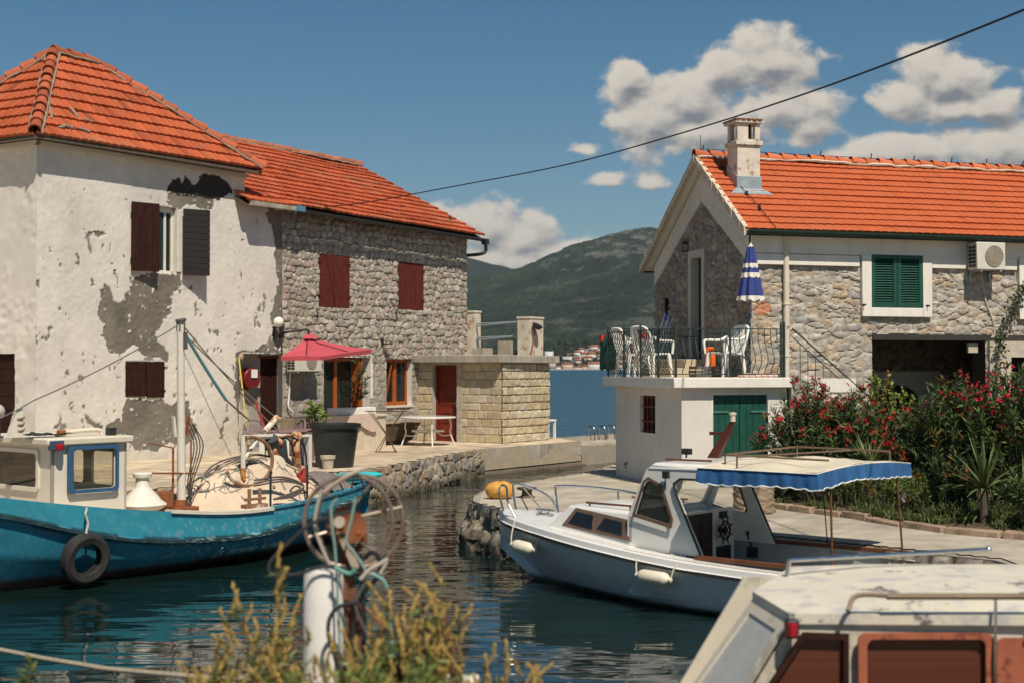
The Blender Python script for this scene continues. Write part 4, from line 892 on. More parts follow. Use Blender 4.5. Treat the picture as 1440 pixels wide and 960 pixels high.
for q in (win, w2):
    xm = (q[0]+q[1])/2
    for s_ in ((q[0], xm-.004), (xm+.004, q[1])): louvre(s_[0], s_[1], q[2], q[3], 17).build('louvred_shutter', M_green, RH, bevel=.003)
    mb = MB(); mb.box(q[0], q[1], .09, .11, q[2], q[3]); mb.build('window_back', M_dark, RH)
for xx in (2.16, 3.46, 5.45):
    mb = MB(); mb.tube([(xx,-.08,3.02),(xx,-.1,3.12)], .012); mb.tube([(xx-.03,-.1,3.12),(xx+.05,-.1,3.12)], .014); mb.box(xx-.01, xx+.01, -.1, -.04, 3.02, 3.05); mb.build('shutter_catch', M_black, RH)
# ground-floor recess with an arch, pillar and dark doorway
mb = MB(); x0, x1, a, b = log; dp = 2.2
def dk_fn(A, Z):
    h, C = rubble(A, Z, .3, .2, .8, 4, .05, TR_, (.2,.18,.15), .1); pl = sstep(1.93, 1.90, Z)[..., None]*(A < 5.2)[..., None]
    return h*(1-pl[..., 0]), C*.28*(1-pl)+np.array([.26,.30,.26])*pl  # recess shade put into the colour: stone darkened well below the outer wall
aw, ac_ = .52, 3.75
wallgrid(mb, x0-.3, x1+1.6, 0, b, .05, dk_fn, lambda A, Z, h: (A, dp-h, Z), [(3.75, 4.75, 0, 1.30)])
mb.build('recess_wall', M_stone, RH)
mb = MB(); cx = 4.25; w_ = .50; V = [(3.35,dp-.012,1.30)]; an = np.linspace(math.pi, 0, 17)
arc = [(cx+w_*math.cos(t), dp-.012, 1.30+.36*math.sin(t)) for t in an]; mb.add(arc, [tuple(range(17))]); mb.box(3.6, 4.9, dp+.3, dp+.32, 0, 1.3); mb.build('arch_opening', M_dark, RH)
mb = MB(); mb.box(x0-.02, x0, .01, dp, 0, b); mb.box(x1, x1+.02, .01, .4, 0, b); mb.box(x0, x1+1.6, .01, dp, b, b+.02); mb.box(x0, x1+1.8, -.03, .12, b-.10, b+.0); mb.build('lintel_beam', mat('dark_beam', (.04,.034,.03), rough=.9), RH)
mb = MB(); mb.box(4.78, 5.24, -.085, .02, 0, 2.49); mb.box(5.24, 7.2, -.085, .02, 2.2, 2.49); mb.box(6.4, 7.2, -.085, .02, 0, 2.2); mb.build('plaster_pier', mat('beige_plaster', (.47,.42,.33), rough=.9, var=.15, bump=.3), RH)
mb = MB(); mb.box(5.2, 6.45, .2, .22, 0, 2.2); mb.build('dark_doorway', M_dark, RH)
mb = MB(); mb.box(4.42, 4.62, .05, .1, 2.28, 2.46); mb.build('electric_box', mat('beige_plaster'), RH)
# gable door with surround, lantern, small window
mb = MB(); y0, y1, a, b = gD
mb.box(-.05, .16, y0-.13, y0, a, b+.15); mb.box(-.05, .16, y1, y1+.13, a, b+.15); mb.box(-.05, .16, y0, y1, b, b+.15); mb.build('door_surround', mat('shade_plaster', (.48,.44,.37), rough=.9, var=.1), RH, bevel=.008)
mb = MB(); mb.box(.12, .15, y0, y1, a, b); mb.build('gable_door', mat('dark_green_door', (.015,.03,.026), rough=.4), RH)
mb = MB(); mb.box(.12, .14, gW[0]-.02, gW[1]+.02, gW[2], gW[3]); mb.build('small_window', M_dark, RH)
LN = T(RF, 'lantern', 'black wrought-iron lantern above the gable door', 'lamp', (0, 2.62, 4.22))
mb = MB(); 
for sx_ in (-.13, -.05):
    for sy_ in (-.04, .04): mb.tube([(sx_,sy_,.02),(sx_*1.0,sy_*1.2,.15)], .006, 5)
mb.box(-.14, -.04, -.05, .05, .0, .02); mb.lathe([(.075,.15),(.02,.21)], -.09, 0, 0, 6); mb.tube([(0,0,.0),(0,0,.24),(-.09,0,.26),(-.09,0,.2)], .009); mb.build('lantern_frame', M_black, LN)
# roof
mb = MB(); xa, xb = -.25, RX1+.2
tile_plane(mb, (xa,eF,zF), (xb,eF,zF), (xa,ridY,ridZ), (xb,ridY,ridZ), .222, .17, 3, tone=(.44,.100,.034), lip=.030, sag=.010, vary=.3)
tile_plane(mb, (xb,eB,zB), (xa,eB,zB), (xb,ridY,ridZ), (xa,ridY,ridZ), .222, .17, 4, tone=(.44,.100,.034), lip=.030, sag=.010, vary=.3)
RR = mb.build('roof', M_tile, RH)
mb = MB(); mo = MB(); ridge_tiles(mb, mo, (xa,ridY,ridZ+.02), (xb,ridY,ridZ+.02), .085, .30, 3, (.50,.135,.055)); mb.build('ridge_tiles', M_tile, RR); mo.build('mortar', mat('pale_mortar', (.56,.47,.36), rough=.95, var=.2, vs=15, bump=.6), RR)
mb = MB()   # soffit, verge boards
mb.hexa([(xa+.02,eF+.03,zF-.05),(xa+.02,ridY,ridZ-.06),(xb,ridY,ridZ-.06),(xb,eF+.03,zF-.05)], [(xa+.02,eF+.03,zF-.02),(xa+.02,ridY,ridZ-.03),(xb,ridY,ridZ-.03),(xb,eF+.03,zF-.02)])
mb.hexa([(xa+.02,ridY,ridZ-.06),(xa+.02,eB-.03,zB-.05),(xb,eB-.03,zB-.05),(xb,ridY,ridZ-.06)], [(xa+.02,ridY,ridZ-.03),(xa+.02,eB-.03,zB-.02),(xb,eB-.03,zB-.02),(xb,ridY,ridZ-.03)])
mb.box(.0, RX1, eF+.06, .0, zF-.075, zF-.045)
mb.build('soffit', M_white, RR)
mb = MB(); rs = np.random.RandomState(3)
for (ya, za, yb, zb_) in ((eF, zF, ridY, ridZ), (eB, zB, ridY, ridZ)):
    n_ = 26
    for i in range(n_):
        f0, f1 = i/n_, (i+1)/n_+.004; p0 = (ya+(yb-ya)*f0, za+(zb_-za)*f0); p1 = (ya+(yb-ya)*f1, za+(zb_-za)*f1); j = rs.uniform(-.008, .012)
        mb.hexa([(xa-.03+j,p0[0],p0[1]-.10),(xa+.06,p0[0],p0[1]-.10),(xa+.06,p1[0],p1[1]-.10),(xa-.03+j,p1[0],p1[1]-.10)], [(xa-.03+j,p0[0],p0[1]+.045+j),(xa+.06,p0[0],p0[1]+.045),(xa+.06,p1[0],p1[1]+.045),(xa-.03+j,p1[0],p1[1]+.045+j)])
mb.build('verge', mat('verge_mortar', (.55,.47,.35), rough=.95, var=.25, vs=18, bump=.8, bs=30), RR)
mb = MB()
for yg, zg, s_ in ((eF, zF, -1), (eB, zB, 1)):
    V = [(x, yg+s_*.05+math.cos(t)*.065, zg-.02+math.sin(t)*.065) for x in (xa+.02, xb) for t in np.linspace(math.pi, 2*math.pi, 8)]
    mb.add(V+[(v[0], v[1], v[2]+.01) for v in V], [(i, i+1, i+9, i+8) for i in range(7)]+[(16+i, 24+i, 25+i, 17+i) for i in range(7)]+[(0,8,24,16),(7,23,31,15)])
mb.box(xa+.02, xb, eF+.0, eF+.03, zF-.10, zF-.01); mb.build('gutter', mat('dark_green_gutter', (.012,.035,.028), rough=.5), RH)
mb = MB(); mb.tube([(.64,-.09,4.30),(.64,-.09,4.2),(.64,-.085,1.86),(.64,-.085,.3)], .05)
for z in (4.0, 3.1, 2.2): mb.box(.58, .70, -.14, .0, z, z+.03)
mb.build('downpipe', mat('cream_pipe', (.66,.58,.47), rough=.6, var=.1, under=(.34,.16,.08), wear=.33, ws=5), RH)
# chimney
mb = MB(); cx0, cx1, cy0, cy1 = .14, .59, .80, 1.22; zt_ = 6.48
mb.box(cx0, cx1, cy0, cy1, 4.9, 6.02); mb.box(cx0-.04, cx1+.04, cy0-.04, cy1+.04, 6.02, 6.10)
for q in ((cx0, cy0), (cx1-.10, cy0), (cx0, cy1-.1), (cx1-.10, cy1-.1), ((cx0+cx1)/2-.06, cy1-.1)): mb.box(q[0], q[0]+.10, q[1], q[1]+.10, 6.10, 6.42)
mb.box(cx0+.1, cx0+.22, cy0, cy0+.06, 6.10, 6.42); mb.box(cx0, cx1, cy0, cy1, 6.10, 6.13); mb.box(cx0-.05, cx1+.05, cy0-.05, cy1+.05, 6.42, 6.47)
CH = mb.build('chimney', mat('chimney_render', (.62,.55,.46), rough=.9, var=.15, vs=5, bump=.5, under=(.34,.24,.17), wear=.40, ws=6), RR, bevel=.008)
mb = MB(); mb.box(cx0+.12, cx1-.12, cy0+.14, cy1-.12, 6.12, 6.42); mb.build('flue', M_dark, CH)
mb = MB()
for k in range(5): mb.box(cx0-.06+k*.11, cx0+.03+k*.11, cy0-.07, cy1+.07, 6.47, 6.495)
mb.build('cap_tiles', M_rust, CH)
mb = MB(); zc_ = lambda y: zF+(y-eF)*(ridZ-zF)/(ridY-eF)
mb.hexa([(cx0-.02,cy0-.02,zc_(cy0)-.05),(cx1+.02,cy0-.02,zc_(cy0)-.05),(cx1+.02,cy1,zc_(cy1)-.05),(cx0-.02,cy1,zc_(cy1)-.05)], [(cx0-.02,cy0-.02,zc_(cy0)+.26),(cx1+.02,cy0-.02,zc_(cy0)+.26),(cx1+.02,cy1,zc_(cy1)+.2),(cx0-.02,cy1,zc_(cy1)+.2)])
mb.hexa([(cx0-.18,cy0-.14,zc_(cy0-.14)+.03),(cx1+.18,cy0-.14,zc_(cy0-.14)+.03),(cx1+.03,cy0,zc_(cy0)+.03),(cx0-.03,cy0,zc_(cy0)+.03)], [(cx0-.18,cy0-.14,zc_(cy0-.14)+.05),(cx1+.18,cy0-.14,zc_(cy0-.14)+.05),(cx1+.03,cy0,zc_(cy0)+.06),(cx0-.03,cy0,zc_(cy0)+.06)])
mb.build('flashing', M_galv, CH)
mb = MB(); mb.tube([(xa+.1,ridY,ridZ+.16),(4,ridY,ridZ+.13),(xb,ridY,ridZ+.15)], .007); mb.tube([(xa+.12,ridY,ridZ+.05),(xa+.12,ridY,ridZ+.42)], .006)
for k, x in enumerate((-.1, 1.05, 2.35, 3.45, 4.4, 5.25, 6.05, 6.9, 7.7)): mb.tube([(x,ridY,ridZ+.08),(x+.03,ridY,ridZ+.23)], .012)
pts = [(xa+.25,ridY-.02,ridZ+.14)]+[(xa+.32+.025*k, ridY-k*.2, zc_(ridY-k*.2)+.09) for k in range(1, 9)]+[(.32, eF-.05, zF+.03)]
mb.tube(pts, .008)
for p in pts[2:-1:2]: mb.box(p[0]-.02, p[0]+.02, p[1]-.02, p[1]+.02, p[2]-.07, p[2]+.03)
mb.build('lightning_wire', M_black, RR)
cxa = ac_unit(RF, (4.30, -.12, 3.77), .60, .50, .28, 'white air conditioner under the green-edged eave of the stone cottage', 0)
mb = MB(); mb.tube(curve([(.33,.09,0),(.42,.09,-.5),(.60,.09,-.95),(.62,.1,-1.2)], 6), .02); mb.build('pipe', mat('beige_plaster'), cxa)

# white garage under the terrace
GZ = 1.67; gx0, gx1, gy0, gy1 = -1.64, .30, -.75, 2.29
GB = T(RF, 'terrace_garage', 'small white garage with green double doors and a terrace on its roof', 'garage', (gx0, gy0, 0))
def bG(mb, n, m, par=None, **k): return shift(mb, gx0, gy0).build(n, m, par or GB, **k)
def white_fn(A, Z): n = fbm(A*1.3, Z*1.3, 3, 5)[..., None]; s_ = sstep(.5, .0, Z+(n[..., 0]-.5)*.6)[..., None]*.3; return (n[..., 0]-.5)*.02, (np.array([.64,.60,.54])*(.9+.2*n))*(1-s_)+np.array([.45,.40,.33])*s_
gdo = (-1.07, -.06, 0, 1.55); gwi = (.38, 1.10, .86, 1.52)
mb = MB(); wallgrid(mb, gx0, gx1, 0, GZ, .06, white_fn, lambda A, Z, h: (A, gy0-h, Z), [gdo]); wallgrid(mb, gy0, gy1, 0, GZ, .06, white_fn, lambda A, Z, h: (gx0-h, A, Z), [gwi])
mb.box(gx0, gx1, gy1-.1, gy1, 0, GZ, (.6,.57,.5)); bG(mb, 'wall', M_plast)
mb = MB(); x0, x1, a, b = gdo; xm = (x0+x1)/2
for s0, s1 in ((x0, xm-.004), (xm+.004, x1)):
    for k in range(4): mb.box(s0+(s1-s0)*k/4+.003, s0+(s1-s0)*(k+1)/4-.003, gy0+.05, gy0+.09, 0, b)
    o_ = bG(mb, 'garage_door', M_green, bevel=.003); mb = MB()
    for z in (.3, 1.25): mb.box(s0 if s0 == x0 else s1-.3, s0+.3 if s0 == x0 else s1, gy0+.03, gy0+.05, z, z+.035)
    bG(mb, 'hinge', mat('worn_green_iron', (.05,.16,.12), rough=.6), o_); mb = MB()
mb.box(x0-.03, x0, gy0+.0, gy0+.1, 0, b); mb.box(x1, x1+.03, gy0, gy0+.1, 0, b); mb.box(x0, x1, gy0+.0, gy0+.1, b, b+.03); bG(mb, 'door_reveal', M_white)
mb = MB(); y0, y1, a, b = gwi; mb.box(gx0+.14, gx0+.16, y0, y1, a, b); wg = bG(mb, 'window', M_dark)
mb = MB(); f = .05; mb.box(gx0+.08, gx0+.13, y0, y0+f, a, b); mb.box(gx0+.08, gx0+.13, y1-f, y1, a, b); mb.box(gx0+.08, gx0+.13, y0, y1, a, a+f); mb.box(gx0+.08, gx0+.13, y0, y1, b-f, b); bG(mb, 'frame', M_shut, wg)
mb = MB()
for k in range(4): mb.tube([(gx0+.04,y0+(y1-y0)*(k+.5)/4,a),(gx0+.04,y0+(y1-y0)*(k+.5)/4,b)], .010)
for z in (a+.2, a+.46): mb.tube([(gx0+.04,y0,z),(gx0+.04,y1,z)], .010)
bG(mb, 'bars', M_rust, wg)
mb = MB(); mb.box(gx0, gx0+.15, y0-.02, y0, a, b); mb.box(gx0, gx0+.15, y1, y1+.02, a, b); mb.box(gx0, gx0+.15, y0, y1, a-.02, a); mb.box(gx0, gx0+.15, y0, y1, b, b+.02); bG(mb, 'window_reveal', M_white)
mb = MB(); TZ = 1.84; mb.box(-1.84, .32, -.90, 2.45, GZ, TZ); mb.box(.02, .32, -.9, -.0, GZ, TZ) if False else None
bG(mb, 'terrace_slab', M_white, bevel=.012)
mb = MB(); mb.box(-1.80, -.004, -.86, 2.4, TZ-.002, TZ+.004, (.55,.47,.37)); bG(mb, 'terrace_tiles', M_pave)
mb = MB(); mb.box(-.9, -.004, 1.2, 3.1, TZ, TZ+.16, (.50,.42,.30)); mb.box(-.62, -.004, 1.45, 2.95, TZ+.16, TZ+.32, (.50,.42,.30)); mb.box(-1.1, -.004, -.2, 1.2, TZ+.0, TZ+.10, (.50,.42,.30)) if False else None
bG(mb, 'terrace_step', M_pave, bevel=.01)
# landing wall and stair on the right
ST = T(RF, 'outside_stair', 'white-edged stair climbing to the terrace behind the oleander', 'stairs', (.34, -.85, 0))
mb = MB(); mb.box(.0, .95, .0, .84, TZ-.17, TZ) if False else None
for k in range(9): mb.box(.0+k*.21, .21+k*.21, .02, .8, 0, TZ-.2*(k)-.1)
mb.build('steps', M_conc, ST)
mb = MB(); mb.box(.42, 1.2, -.03, .0, TZ-.25, TZ-.02); mb.build('white_string', M_white, ST)
# bellied iron railing: top rail, bottom rail, posts, one child per baluster
RL = T(RF, 'terrace_railing', 'bellied dark green iron railing round the terrace of the white garage', 'railing', (-1.78, -.84, TZ))
hR = .80; yb_ = 3.2; xr_ = 1.96
def bal(p, out, par=RL):
    k = [(0,0,.06), (.03,0,.14), (.115,0,.24), (.125,0,.34), (.06,0,.50), (.0,0,.64), (0,0,hR)]
    mb = MB(); mb.tube(curve([(p[0]+out[0]*q[0], p[1]+out[1]*q[0], q[2]) for q in k], 4), .0075, 5); return mb.build('baluster', M_rail, par)
mb = MB(); mb.box(-.012, xr_, -.012, .012, hR, hR+.018); mb.box(-.012, .012, .0, yb_, hR, hR+.018); mb.build('top_rail', M_rail, RL)
mb = MB(); mb.box(-.01, xr_, -.01, .01, .05, .066); mb.box(-.01, .01, 0, yb_, .05, .066); mb.build('bottom_rail', M_rail, RL)
for p in ((0, 0), (.98, 0), (1.92, 0), (1.98, 0), (0, .75), (0, 1.55), (0, 2.35), (0, 3.15)):
    mb = MB(); mb.box(p[0]-.015, p[0]+.015, p[1]-.015, p[1]+.015, 0, hR+.10); mb.ball(p[0], p[1], hR+.12, .02, n=8); mb.build('post', M_rail, RL)
for k in range(1, 17):
    x = k*1.96/17
    if min(abs(x-.98), abs(x-1.92)) > .04: bal((x, 0), (0, -1))
for k in range(1, 27):
    y = k*3.15/27
    if min(abs(y-q) for q in (.75, 1.55, 2.35, 3.15)) > .04: bal((0, y), (-1, 0))
# inner rail beside the steps
RL2 = T(RF, 'inner_railing', 'thin straight railing between terrace and gable wall', 'railing', (-1.78, 2.3, TZ))
mb = MB(); mb.tube([(0,0,.9),(1.78,0,.9)], .012); mb.tube([(0,0,.75),(1.78,0,.75)], .008); mb.build('rail', M_rail, RL2)
for k in range(16):
    mb = MB(); mb.tube([(k*.115,0,0),(k*.115,0,.9)], .006, 5); mb.build('baluster', M_rail, RL2)
SRl = T(RF, 'stair_railing', 'sloping thin iron stair railing in front of the cottage wall', 'railing', (.34, -.87, 0))
sp = [(0,0,2.66),(1.75,0,1.28)]
mb = MB(); mb.tube(sp, .014); mb.tube([(0,0,2.52),(1.62,0,1.24)], .009); mb.build('handrail', M_rail, SRl)
for k in range(1, 12):
    x = k*.145; mb = MB(); mb.tube([(x,0,2.52-x*.79),(x,0,1.75-x*.86)], .0065, 5); mb.build('baluster', M_rail, SRl)

# closed striped parasol hung at the house corner
PU = T(RF, 'closed_parasol', 'furled blue and white striped parasol with a white tip on the terrace', 'parasol', (-.22, -.45, TZ), rot=0)
def furl(z0, z1, r0, r1, c, mb, n=44, ph=0):
    V = []; an = np.linspace(0, 2*math.pi, n, endpoint=False); zs = np.linspace(0, 1, 5)
    for t in zs:
        r = (r0+(r1-r0)*t)*(1+.16*np.sin(an*8+ph)+.07*np.sin(an*3+1)); V.append(np.stack([r*np.cos(an)+.04*(1-t)*0, r*np.sin(an), z0+(z1-z0)*t+0*an+(.02*np.sin(an*8) if t == 0 else 0)], -1))
    F = [(i*n+j, i*n+(j+1) % n, (i+1)*n+(j+1) % n, (i+1)*n+j) for i in range(4) for j in range(n)]
    mb.add(np.vstack(V), F, c)
BLU, WHT = (.035,.055,.22), (.70,.66,.58); mb = MB(); b0 = 1.33; T0 = 2.27
rz = lambda z: .045+(T0-z)*.17
bands = [(b0-.03, b0+.05, WHT), (b0+.05, b0+.36, BLU), (b0+.36, b0+.45, WHT), (b0+.45, b0+.53, BLU), (b0+.53, b0+.61, WHT), (b0+.61, T0-.05, BLU), (T0-.05, T0+.02, WHT)]
for a, b, c in bands: furl(a, b, rz(a) if b < T0 else .04, rz(b) if b < T0 else .008, c, mb)
mb.build('canopy', mat('parasol_cloth', vc=True, rough=.85, var=.08, vs=6), PU)
mb = MB(); mb.tube([(0,0,0),(0,0,T0+.04)], .013); mb.build('pole', M_galv, PU)
mb = MB(); mb.lathe([(.2,0),(.2,.05),(.03,.08)]); mb.build('base', M_conc, PU)
# white plastic armchairs
def plastic_chair(at, rot, label, frame=RF, col=None, group='white plastic chairs on the terrace'):
    c = T(frame, 'plastic_chair', label, 'chair', at, group, rot); m = col or M_plastic
    # seat faces +x; width in y
    mb = MB(); mb.hexa([(-.2,-.21,.38),(.22,-.21,.40),(.22,.21,.40),(-.2,.21,.38)], [(-.2,-.21,.405),(.22,-.21,.43),(.22,.21,.43),(-.2,.21,.405)]); mb.build('seat', m, c, bevel=.01)
    for sx_, sy_ in ((1,1),(1,-1),(-1,1),(-1,-1)):
        mb = MB(); x = .2*sx_; y = .2*sy_; mb.hexa([(x+.05*sx_-.025,y+.03*sy_-.02,0),(x+.05*sx_+.025,y+.03*sy_-.02,0),(x+.05*sx_+.025,y+.03*sy_+.02,0),(x+.05*sx_-.025,y+.03*sy_+.02,0)], [(x-.035,y-.02,.41),(x+.035,y-.02,.41),(x+.035,y+.02,.41),(x-.035,y+.02,.41)]); mb.build('leg', m, c, bevel=.006)
    for s_ in (1, -1):
        mb = MB(); mb.tube(curve([(.24,.25*s_,.41),(.25,.26*s_,.60),(.18,.265*s_,.635),(-.1,.26*s_,.64),(-.25,.235*s_,.70)], 5), [.022]*20+[.02] if False else .023, 6); mb.build('armrest', m, c)
    mb = MB(); fr_ = curve([(-.20,-.21,.40),(-.27,-.225,.62),(-.36,-.18,.84),(-.38,0,.88),(-.36,.18,.84),(-.27,.225,.62),(-.20,.21,.40)], 6); mb.tube(fr_, .022, 6)
    for k in range(-2, 3): mb.hexa([(-.215,k*.075-.022,.40),(-.2,k*.075-.022,.40),(-.2,k*.075+.022,.40),(-.215,k*.075+.022,.40)], [(-.38,k*.075-.022,.86),(-.365,k*.075-.022,.86),(-.365,k*.075+.022,.86),(-.38,k*.075+.022,.86)])
    mb.build('backrest', m, c); return c
plastic_chair((-.66, -.36, TZ), math.radians(196), 'white plastic armchair nearest the house corner, turned left towards the orange bottle')
plastic_chair((-1.45, .95, TZ), math.radians(25), 'white plastic armchair with a red cloth on its back behind the left railing')
plastic_chair((-1.40, 2.0, TZ), math.radians(8), 'white plastic armchair farthest left on the terrace, by the green windbreak')
GBt = T(RF, 'gas_bottle', 'bright orange gas bottle behind the white terrace chair nearest the corner', 'gas bottle', (-.74, .10, TZ))
mb = MB(); mb.lathe([(.09,0),(.105,.03),(.105,.36),(.085,.42),(.03,.45)], n=20); mb.lathe([(.075,.42),(.08,.5),(.07,.52)], n=16); mb.build('bottle', mat('orange_paint', (.75,.13,.015), rough=.35, var=.1), GBt)
mb = MB(); mb.box(-.02, .02, -.02, .02, .45, .51); mb.tube([(-.03,0,.5),(.03,0,.5)], .01); mb.build('valve', M_black, GBt)
TB = T(RF, 'small_table', 'low dark side table behind the terrace chairs', 'table', (-.62, .25, TZ))
mb = MB(); mb.lathe([(.22,.42),(.22,.45)], n=20); mb.build('tabletop', M_black, TB)
for k in range(3): mb = MB(); a = k*2.1; mb.tube([(.05*math.cos(a),.05*math.sin(a),.42),(.2*math.cos(a),.2*math.sin(a),0)], .012); mb.build('leg', M_black, TB)
GC = T(RF, 'windbreak_cloth', 'dark green cloth windbreak with red ties inside the left railing', 'windbreak', (-1.70, 2.2, TZ))
mb = MB(); a_ = np.linspace(0, 1, 24); z_ = np.linspace(.12, .72, 14); A_, Z_ = np.meshgrid(a_, z_, indexing='ij'); mb.grid(np.stack([.02+.02*np.sin(A_*30)+.02*Z_, A_*.8, Z_+.02*np.sin(A_*20)], -1)); mb.build('cloth', mat('green_cloth', (.02,.10,.07), rough=.9), GC)
for y_ in (.05, .75): mb = MB(); mb.box(.0, .07, y_-.04, y_+.04, .66, .78); mb.build('tie', mat('red_cloth', (.45,.03,.03), rough=.9), GC)
RC = T(RF, 'red_cloth', 'small red cloth hung over the back of the white terrace chair', 'cloth', (-1.72, .72, TZ+.74)); mb = MB(); mb.box(-.03, .05, -.05, .05, -.06, .02); mb.build('cloth', mat('red_cloth'), RC, bevel=.02)
FC = T(RF, 'folded_chair', 'folded grey sun chair with blue top leaning on the gable wall', 'chair', (-.55, 2.75, TZ+.16))
mb = MB(); 
for y_ in (-.1, .12): mb.tube([(-.22,y_,0),(.18,y_+.05,1.05)], .016); mb.tube([(-.12,y_+.02,0),(.22,y_+.02,.95)], .014)
mb.build('frame', M_steel, FC)
mb = MB(); mb.box(.13, .17, -.06, .10, .90, 1.0); mb.build('cloth', mat('violet_cloth', (.08,.04,.30), rough=.8), FC, bevel=.01)
CU = T(RF, 'cushion', 'flat pale pink cushion lying at the terrace edge by the chair', 'cushion', (-.45, -.70, TZ)); mb = MB(); mb.box(-.12, .2, -.08, .08, 0, .04); mb.box(.14, .62, -.07, .12, 0.0, .05); mb.build('cushion', mat('pink_cloth', (.62,.42,.36), rough=.9), CU, bevel=.02)
BK = T(RF, 'crate', 'low grey crate under the terrace chairs', 'crate', (-1.15, -.25, TZ))
mb = MB(); 
for z in (0, .07, .14): mb.box(0, .5, 0, .02, z, z+.05); mb.box(0, .5, .28, .3, z, z+.05); mb.box(0, .02, .02, .28, z, z+.05); mb.box(.48, .5, .02, .28, z, z+.05)
mb.build('slats', mat('grey_slats', (.12,.11,.10), rough=.8), BK)
# ---------------------------------------------------------------- things on the quay in front of the left houses
from mathutils.geometry import tessellate_polygon
def plate(mb, outer, holes, org, U, V_, th, c=None):
    """flat panel with holes: 2-D outlines laid along U, V_ from org, thickness along their normal"""
    U, V_ = np.array(U, float), np.array(V_, float); nn = np.cross(U, V_); nn /= np.linalg.norm(nn); org = np.array(org, float)
    loops = [list(outer)]+[list(h) for h in holes]; flat = [p for l in loops for p in l]
    tri = tessellate_polygon([[Vector((p[0], p[1], 0)) for p in l] for l in loops])
    A = np.array([org+U*p[0]+V_*p[1] for p in flat]); B = A+nn*th; n = len(flat); F = [tuple(t) for t in tri]+[tuple(n+i for i in t[::-1]) for t in tri]; k = 0
    for l in loops:
        m = len(l); F += [(k+i, k+(i+1) % m, n+k+(i+1) % m, n+k+i) for i in range(m)]; k += m
    mb.add(np.vstack([A, B]), F, c)
def rrect(x0, x1, z0, z1, r=.04, n=4):
    o = []
    for cx, cz, a in ((x1-r, z1-r, 0), (x0+r, z1-r, 90), (x0+r, z0+r, 180), (x1-r, z0+r, 270)):
        for k in range(n+1): t = math.radians(a+90*k/n); o.append((cx+r*math.cos(t), cz+r*math.sin(t)))
    return o
# red cantilever parasol
pc = np.array([-5.75, -2.3, 0]); PR = T(LF, 'red_parasol', 'faded red parasol spread over the quay on a wall arm beside the doorway', 'parasol', (-7.3, -1.7, 0))
ap = LF.y(432, 474, -2.3); L_ = LF.y(395, 501, -2.3); Rr = LF.y(522, 491, -2.0); Nn = LF.y(452, 501, -3.3); Ff = LF.y(452, 489, -.9)
o0 = np.array([-7.3, -1.7, 0]); lf = L_-o0; rt = Rr-o0; nr = Nn-o0; fa = Ff-o0; a0_ = ap-o0
mb = MB(); cor = [lf, (lf*.5+nr*.5)+np.array([0,-.15,.02]), nr, (nr*.5+rt*.5)+np.array([0,-.15,.02]), rt, (rt+fa)/2, fa, (fa+lf)/2]
rings = []
for t in np.linspace(0, 1, 9): rings.append([a0_+(q-a0_)*t+np.array([0, 0, -.10*math.sin(math.pi*t)*(1 if i % 2 else .3)]) for i, q in enumerate(cor)])
V = [p for r in rings for p in r]; mb.add(V, [(i*8+j, i*8+(j+1) % 8, (i+1)*8+(j+1) % 8, (i+1)*8+j) for i in range(8) for j in range(8)])
vb = [p-np.array([0,0,.09+.015*math.sin(i*2)]) for i, p in enumerate(rings[-1])]; mb.add(rings[-1]+vb, [(j, (j+1) % 8, 8+(j+1) % 8, 8+j) for j in range(8)])
mb.build('canopy', mat('red_cloth_faded', (.50,.075,.095), rough=.85, var=.08, vs=2), PR, smooth=20)
mb = MB(); cap = [a0_+(q-a0_)*.2+np.array([0,0,.05]) for q in cor]; mb.add([a0_+np.array([0,0,.10])]+cap, [(0, 1+j, 1+(j+1) % 8) for j in range(8)]); mb.build('vent', MT['red_cloth_faded'], PR, smooth=0)
mb = MB()
for q in cor: mb.tube([a0_-np.array([0,0,.06]), q-np.array([0,0,.03])], .012, 6)
mb.build('ribs', M_black, PR)
ar = LF.y(397,468,-.06)-o0
mb = MB(); mb.tube(curve([ar, (ar*.4+a0_*.6)+np.array([0,0,.10]), a0_+np.array([.03,0,.16]), a0_], 4), .028); mb.build('arm', M_black, PR)
mb = MB(); mb.box(ar[0]-.05, ar[0]+.05, ar[1]-.02, ar[1]+.06, ar[2]-.12, ar[2]+.32); mb.build('wall_bracket', M_black, PR)

BP = LF.z(487, 657, 0)
POT = T(LF, 'black_tub', 'large empty black plastic tub at the quay edge beyond the blue boat', 'plant tub', (BP[0], BP[1]+.3, 0))
mb = MB(); mb.lathe([(.37,0),(.475,.78),(.52,.80),(.53,.88),(.50,.885),(.49,.84),(.44,.8),(.36,.05),(0,.04)], n=36); mb.build('tub', mat('black_plastic', (.020,.024,.022), rough=.5, var=.35, vs=4, bump=.2), POT)
sp_ = LF.z(461, 659, 0); SPT = T(LF, 'small_pot', 'small empty beige flowerpot in front of the black tub', 'flowerpot', (sp_[0], sp_[1], 0))
mb = MB(); mb.lathe([(.10,0),(.125,.2),(.15,.21),(.155,.27),(.135,.27),(.12,.2),(0,.18)], n=24); mb.build('pot', mat('beige_clay', (.47,.41,.32), rough=.85, var=.12), SPT)
